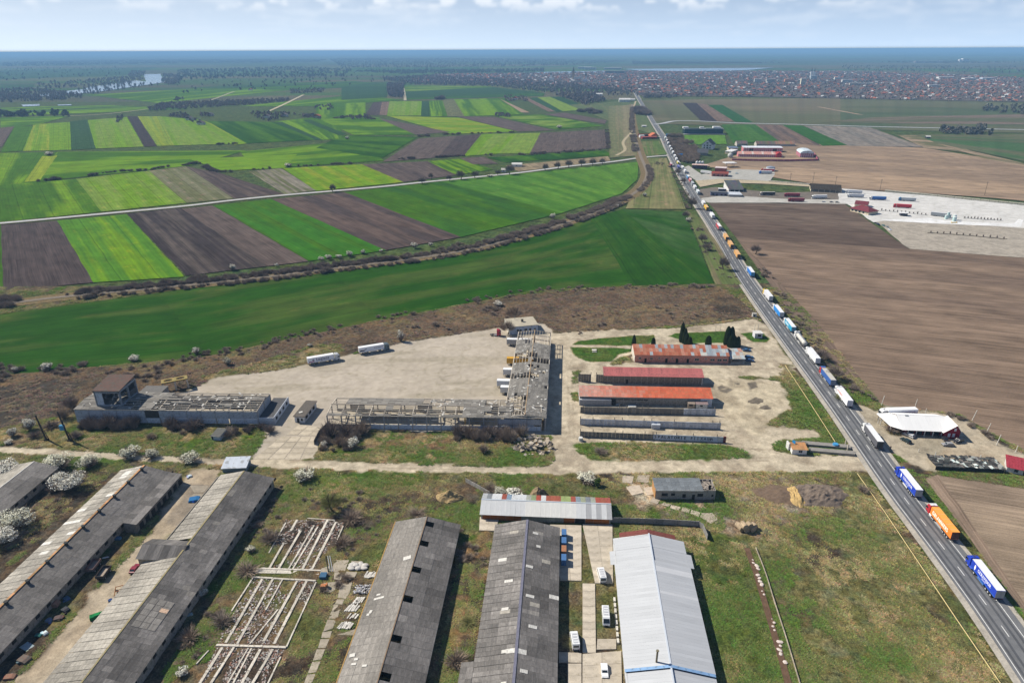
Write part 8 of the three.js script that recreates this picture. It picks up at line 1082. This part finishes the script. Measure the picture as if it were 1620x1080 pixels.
// ───────── the town ─────────
{
const inst=[];const area=poly([[640,130],[690,117],[860,116],[1000,112],[1060,113.5],[1200,112.5],[1330,113],[1500,118],[1680,126],[1690,163],[1500,159.5],[1330,156],[1180,153],[1016,152],[1004,146],[960,141],[860,136]]);
const bx=[Math.min(...area.map((p)=>p.x)),Math.max(...area.map((p)=>p.x)),Math.min(...area.map((p)=>p.z)),Math.max(...area.map((p)=>p.z))];
const walls=[[0.56,0.52,0.47],[0.6,0.58,0.56],[0.4,0.34,0.28],[0.5,0.36,0.28],[0.42,0.40,0.38],[0.6,0.54,0.4]],roofs=[[0.3,0.105,0.07],[0.22,0.1,0.08],[0.36,0.12,0.065],[0.12,0.095,0.09],[0.11,0.105,0.11],[0.17,0.1,0.085],[0.25,0.095,0.06],[0.15,0.12,0.115],[0.12,0.09,0.09],[0.5,0.5,0.5]];
let guard=0;while(inst.length<6400&&guard++<80000){const x=rr(bx[0],bx[1]),z=bx[3]- Math.pow(rnd(),1.15)*(bx[3]- bx[2]);if(!inPoly(x,z,area))continue;const st=Math.abs(((x*0.9 + z*0.43)/ 62)% 1),s2=Math.abs(((x*0.43 - z*0.9)/ 140)% 1);if(st<0.14||s2<0.08)continue;inst.push([x,z,rr(8,13),rr(7,10),rr(2.6,4),rr(2.6,4),-0.45 +(rnd()<0.5?Math.PI / 2:0)+ rr(-0.08,0.08),pick(walls),pick(roofs)]);}
inst.sort((a,b)=>b[1]- a[1]- 0*a[0]);
const wg=once('tw',()=>new MB().box(1,1,1,0,0.5,0).geo()),rg=once('trf',()=>{const m=new MB();m.ext([[-0.56,0],[0.56,0],[0,1]],-0.55,0.55);return m.geo();});
const pos=[],col=[],nor=[];const q=new THREE.Matrix4(),nm=new THREE.Matrix3();
inst.forEach((h,i)=>{
const[x,z,w,d,hh,rh,a,wc,rc]=h;
if(i<298){const t=thing('town_house','small tile-roofed house along the near edge of the distant town','house',V(x,0,z),a,'houses of the distant town');const b=mesh('wall',wg,M(wc,null),t);b.scale.set(w,hh,d);const r=mesh('roof',rg,M(rc,null),t);r.scale.set(w,rh,d);r.position.y=hh;return;}
for(const[g,c,y,sy]of[[wg,wc,0,hh],[rg,rc,hh,rh]]){q.makeRotationY(a).setPosition(x,y,z).scale(V(w,sy,d));nm.getNormalMatrix(q);const P=g.attributes.position,N=g.attributes.normal,v=V();for(let k=0;k<P.count;k++){v.fromBufferAttribute(P,k).applyMatrix4(q);pos.push(v.x,v.y,v.z);v.fromBufferAttribute(N,k).applyMatrix3(nm).normalize();nor.push(v.x,v.y,v.z);col.push(...c);}}
});
const g=new THREE.BufferGeometry();g.setAttribute('position',new THREE.Float32BufferAttribute(pos,3));g.setAttribute('normal',new THREE.Float32BufferAttribute(nor,3));g.setAttribute('color',new THREE.Float32BufferAttribute(col,3));stuff(tag(mesh('town_houses',g,M([1,1,1],null,1,{vc:true})),'mass of tile-roofed houses farther back in the distant town','houses'));
sheet('town_ground',area,M([0.105,0.088,0.075],'earth',120),1.4);
// landmarks
const lm=(name,l,cat,px,parts)=>{const t=thing(name,l,cat,G(...px),-0.2);for(const[n,w,h,d,x,y,z,c,roof]of parts){new MB().box(w,h,d,x,y + h / 2,z).build(n,M(c,null),t);if(roof){const r=new THREE.ConeGeometry(w*0.72,roof,4);r.rotateY(Math.PI / 4);const o=mesh('spire',boxUV(flat(r)),M([0.12,0.13,0.13],null),t);o.position.set(x,y + h + roof / 2,z);}}return t;};
lm('church','tall brick church tower with a pointed spire, left of the lake in the town','church',[907,126],[['tower',11,42,11,0,0,0,[0.4,0.26,0.14],26],['nave',40,16,18,24,0,8,[0.55,0.52,0.48]]]);
lm('church','small white church with a short spire, left of the tall brick one','church',[871.5,127.5],[['tower',10,28,10,0,0,0,[0.6,0.6,0.6],18],['nave',26,14,16,4,0,12,[0.6,0.6,0.58]]]);
lm('church','grey church with a thin steeple, right of the tall brick one','church',[926,130],[['tower',8,30,8,2,0,0,[0.42,0.43,0.45],24],['nave',24,14,16,0,0,12,[0.45,0.46,0.5]]]);
lm('church','twin white church towers in the middle of the town','church',[1285,125],[['tower',9,38,9,-7,0,0,[0.66,0.65,0.62],20],['tower',9,38,9,7,0,0,[0.62,0.62,0.6],20],['nave',30,18,40,0,0,24,[0.3,0.34,0.38]]]);
lm('town_hall','orange-roofed public building left of the twin towers','building',[1249,130],[['body',46,14,26,0,0,0,[0.5,0.22,0.13]],['turret',6,24,6,-6,0,4,[0.55,0.5,0.4],8],['turret',6,24,6,12,0,4,[0.5,0.3,0.18],8]]);
for(const[l,x,y,w,h,d,c]of[['white apartment slab, tall, between the orange-roofed building and the twin towers',1270,134,20,27,22,[0.62,0.58,0.46]],['pale apartment block left of the orange-roofed building',1199,131,34,18,18,[0.6,0.58,0.54]],['second pale apartment block, tan, left of the orange-roofed building',1219,131.5,40,18,18,[0.5,0.46,0.38]],['white block right of the twin towers',1324,127.5,26,16,18,[0.66,0.65,0.6]],['long white school right of the twin towers',1340,131,46,14,18,[0.62,0.62,0.6]],['long cream block farther right in the town',1361,135,90,9,18,[0.5,0.44,0.36]],['white hall at the right part of the town',1476,138.5,36,11,20,[0.62,0.62,0.6]],['long white warehouse, right part of the town',1495,124.5,70,9,40,[0.62,0.64,0.64]],['second long white warehouse, right part of the town',1534,126.5,60,9,40,[0.6,0.62,0.62]],['blue-white warehouse at the right end of the town',1562,126.5,56,11,40,[0.42,0.5,0.6]],['dark apartment slab behind the lake shore',965,117,60,20,16,[0.2,0.19,0.2]],['second dark apartment slab behind the lake shore',980,117.3,60,20,16,[0.19,0.18,0.19]],['white depot beyond the lake, left',925,108.8,110,16,60,[0.6,0.62,0.64]],['white depot beyond the lake, right',934,110,90,18,60,[0.64,0.64,0.64]],['white works beyond the lake, far right',970,109.6,140,12,50,[0.5,0.52,0.56]],['bright white industrial block on the horizon plain',1527,97.5,70,34,60,[0.7,0.7,0.7]],['industrial block beside the bright white one',1519.5,97.5,34,26,50,[0.6,0.6,0.62]],['long low works on the right horizon',1470,99,300,16,60,[0.5,0.48,0.46]],['white-roofed hall before the town edge',1174,145.5,56,6,18,[0.62,0.62,0.6]],['red-roofed hall near the right end of the road',1030,130.5,60,12,40,[0.5,0.17,0.11]]]){const t=lm('apartment_block',l,'building',[x,y],[['body',w,h,d,0,0,0,c]]);new MB().box(w*1.02,0.8,d*1.02,0,h + 0.4,0).build('roof',M([0.5,0.5,0.5]),t);for(let i=0;i<4;i++)new MB().box(w*0.9,h*0.08,0.2,0,h*(0.18 + i*0.22),d / 2 + 0.12).build('window_band',M([0.12,0.13,0.15]),t);}
// far woods and gardens
const crowns=[crownGeo(70,0.3,6),crownGeo(60,0.32,5)];const d=new THREE.Object3D();
const wood=(name,label,cat,list,m,hs)=>{const ms=[];for(const[pts,n]of list){const P=poly(pts),b=[Math.min(...P.map((p)=>p.x)),Math.max(...P.map((p)=>p.x)),Math.min(...P.map((p)=>p.z)),Math.max(...P.map((p)=>p.z))];let k=0,gd=0;while(k<n&&gd++<n*30){const x=rr(b[0],b[1]),z=rr(b[2],b[3]);if(!inPoly(x,z,P))continue;k++;const s=rr(0.6,1.25)*hs;d.position.set(x,s*0.85,z);d.scale.set(s*0.85,s,s*0.85);d.rotation.y=rr(0,6);d.updateMatrix();ms.push(d.matrix.clone());}}const im=new THREE.InstancedMesh(pick(crowns),m,ms.length);ms.forEach((q2,i)=>im.setMatrixAt(i,q2));im.name=numbered(name);im.castShadow=im.receiveShadow=true;scene.add(im);stuff(tag(im,label,cat));};
wood('town_trees','leafless trees between the houses of the distant town','trees',[[[[640,130],[690,117],[1000,113],[1330,113.5],[1500,118],[1680,126],[1690,164],[1500,160],[1330,157],[1180,154],[1016,153],[860,138]],5000]],M([0.24,0.195,0.19]),4.2);
wood('woodland','dark leafless grove before the town, left of the road','wood',[[[[600,124],[680,120],[860,130],[1000,140],[996,152],[950,152],[860,147],[790,138],[640,134]],1500],[[[880,152],[940,150],[960,160],[925,167]],260],[[[612,133],[638,133],[638,155],[614,154]],420],[[[1018,152],[1060,152],[1070,155],[1018,156]],90]],M([0.25,0.215,0.205]),7);
wood('woodland','grey riverside wood on the far left','wood',[[[[0,142],[60,141],[130,150],[130,157],[60,160],[-60,165],[-60,150]],420],[[[120,142],[200,132],[255,134],[200,141],[140,150]],60],[[[205,113],[230,112],[226,127],[200,128]],130],[[[258,117],[285,120],[285,132],[262,136],[256,128]],200],[[[130,127],[200,122],[210,130],[140,138]],160],[[[60,131],[130,128],[150,137],[60,141]],60]],M([0.3,0.265,0.25]),6);
wood('woodland','bare plantation strip among the left-hand fields','wood',[[[[232,171],[260,163],[460,156],[450,162],[330,170],[235,176]],750]],M([0.28,0.23,0.205]),3.4);
wood('woodland','garden trees round the far left farmsteads','trees',[[[[270,180],[292,181],[325,196],[312,199],[290,187],[268,185]],70],[[[392,178],[430,178],[460,180],[440,189],[420,194],[400,184]],90],[[[460,181],[500,183],[508,190],[480,186]],40],[[[315,180],[332,180],[330,186],[318,185]],22],[[[795,152],[830,152],[836,161],[800,161]],60],[[[530,187],[580,182],[590,190],[560,189]],40],[[[185,183],[195,183],[193,195],[184,195]],18],[[[458,142],[515,139],[510,147],[460,149]],160],[[[273,155],[290,156],[290,160],[275,160]],24],[[[495,169],[528,167],[526,175],[500,174]],30],[[[780,180],[808,181],[806,186],[785,185]],30]],M([0.27,0.22,0.2]),4);
wood('woodland','dark woodland bands on the far plain','wood',[[[[520,93],[700,92],[900,95],[1000,97],[900,104],[700,108],[540,108]],3400],[[[280,112],[460,106],[560,110],[540,122],[380,124],[285,128]],700],[[[-60,100],[200,95],[520,94],[500,99],[200,102],[-60,107]],3200],[[[1000,98],[1120,98.6],[1250,99.6],[1180,101],[1000,102.5]],600],[[[1380,99],[1480,98],[1620,99],[1560,100.4]],260],[[[560,113],[860,110],[860,114],[640,118]],700]],M([0.17,0.175,0.16]),9);
wood('woodland','scattered trees on the far fields','trees',[[[[280,112],[640,108],[640,130],[280,150]],300],[[[-60,110],[200,105],[200,120],[-60,130]],160],[[[1330,104],[1700,106],[1700,118],[1500,116],[1330,112]],350],[[[1560,168],[1620,168],[1620,182],[1550,178]],40],[[[1480,206],[1560,204],[1570,215],[1490,212]],60],[[[0,178],[110,178],[110,184],[0,186]],60]],M([0.16,0.16,0.14]),6);
// farmsteads
for(const[l,x,y,c]of[['white-walled farmhouse among the far left garden trees, upper',300,190,[0.6,0.58,0.54]],['white-walled farmhouse among the far left garden trees, lower',318,197,[0.6,0.58,0.54]],['pale cottage at the end of the strip of far left gardens',332,183,[0.55,0.5,0.46]],['farmhouse in the middle left grove, left',422,186,[0.6,0.57,0.52]],['farmhouse in the middle left grove, right',450,184,[0.6,0.58,0.55]],['red-roofed cottage on the field edge right of the grove',502,186,[0.5,0.4,0.36]],['white stable far off, above the green fields',396,143,[0.66,0.66,0.66]],['farmhouse at the far grove by the sandy path',505,142,[0.6,0.6,0.58]],['farmhouse among the far middle gardens',815,157,[0.6,0.58,0.55]],['yellowish house by the eastern meadow trees',1502,210,[0.5,0.42,0.2]],['grey house by the eastern meadow trees',1540,211,[0.45,0.45,0.45]]]){const t=thing('farmhouse',l,'house',G(x,y),-0.3);const b=mesh('wall',wg,M(c,null),t);b.scale.set(16,4.4,10);const r=mesh('roof',rg,M(pick(roofs),null),t);r.scale.set(16,4,10);r.position.y=4.4;}
}

scene.updateMatrixWorld(true);
renderer.render(scene,camera);
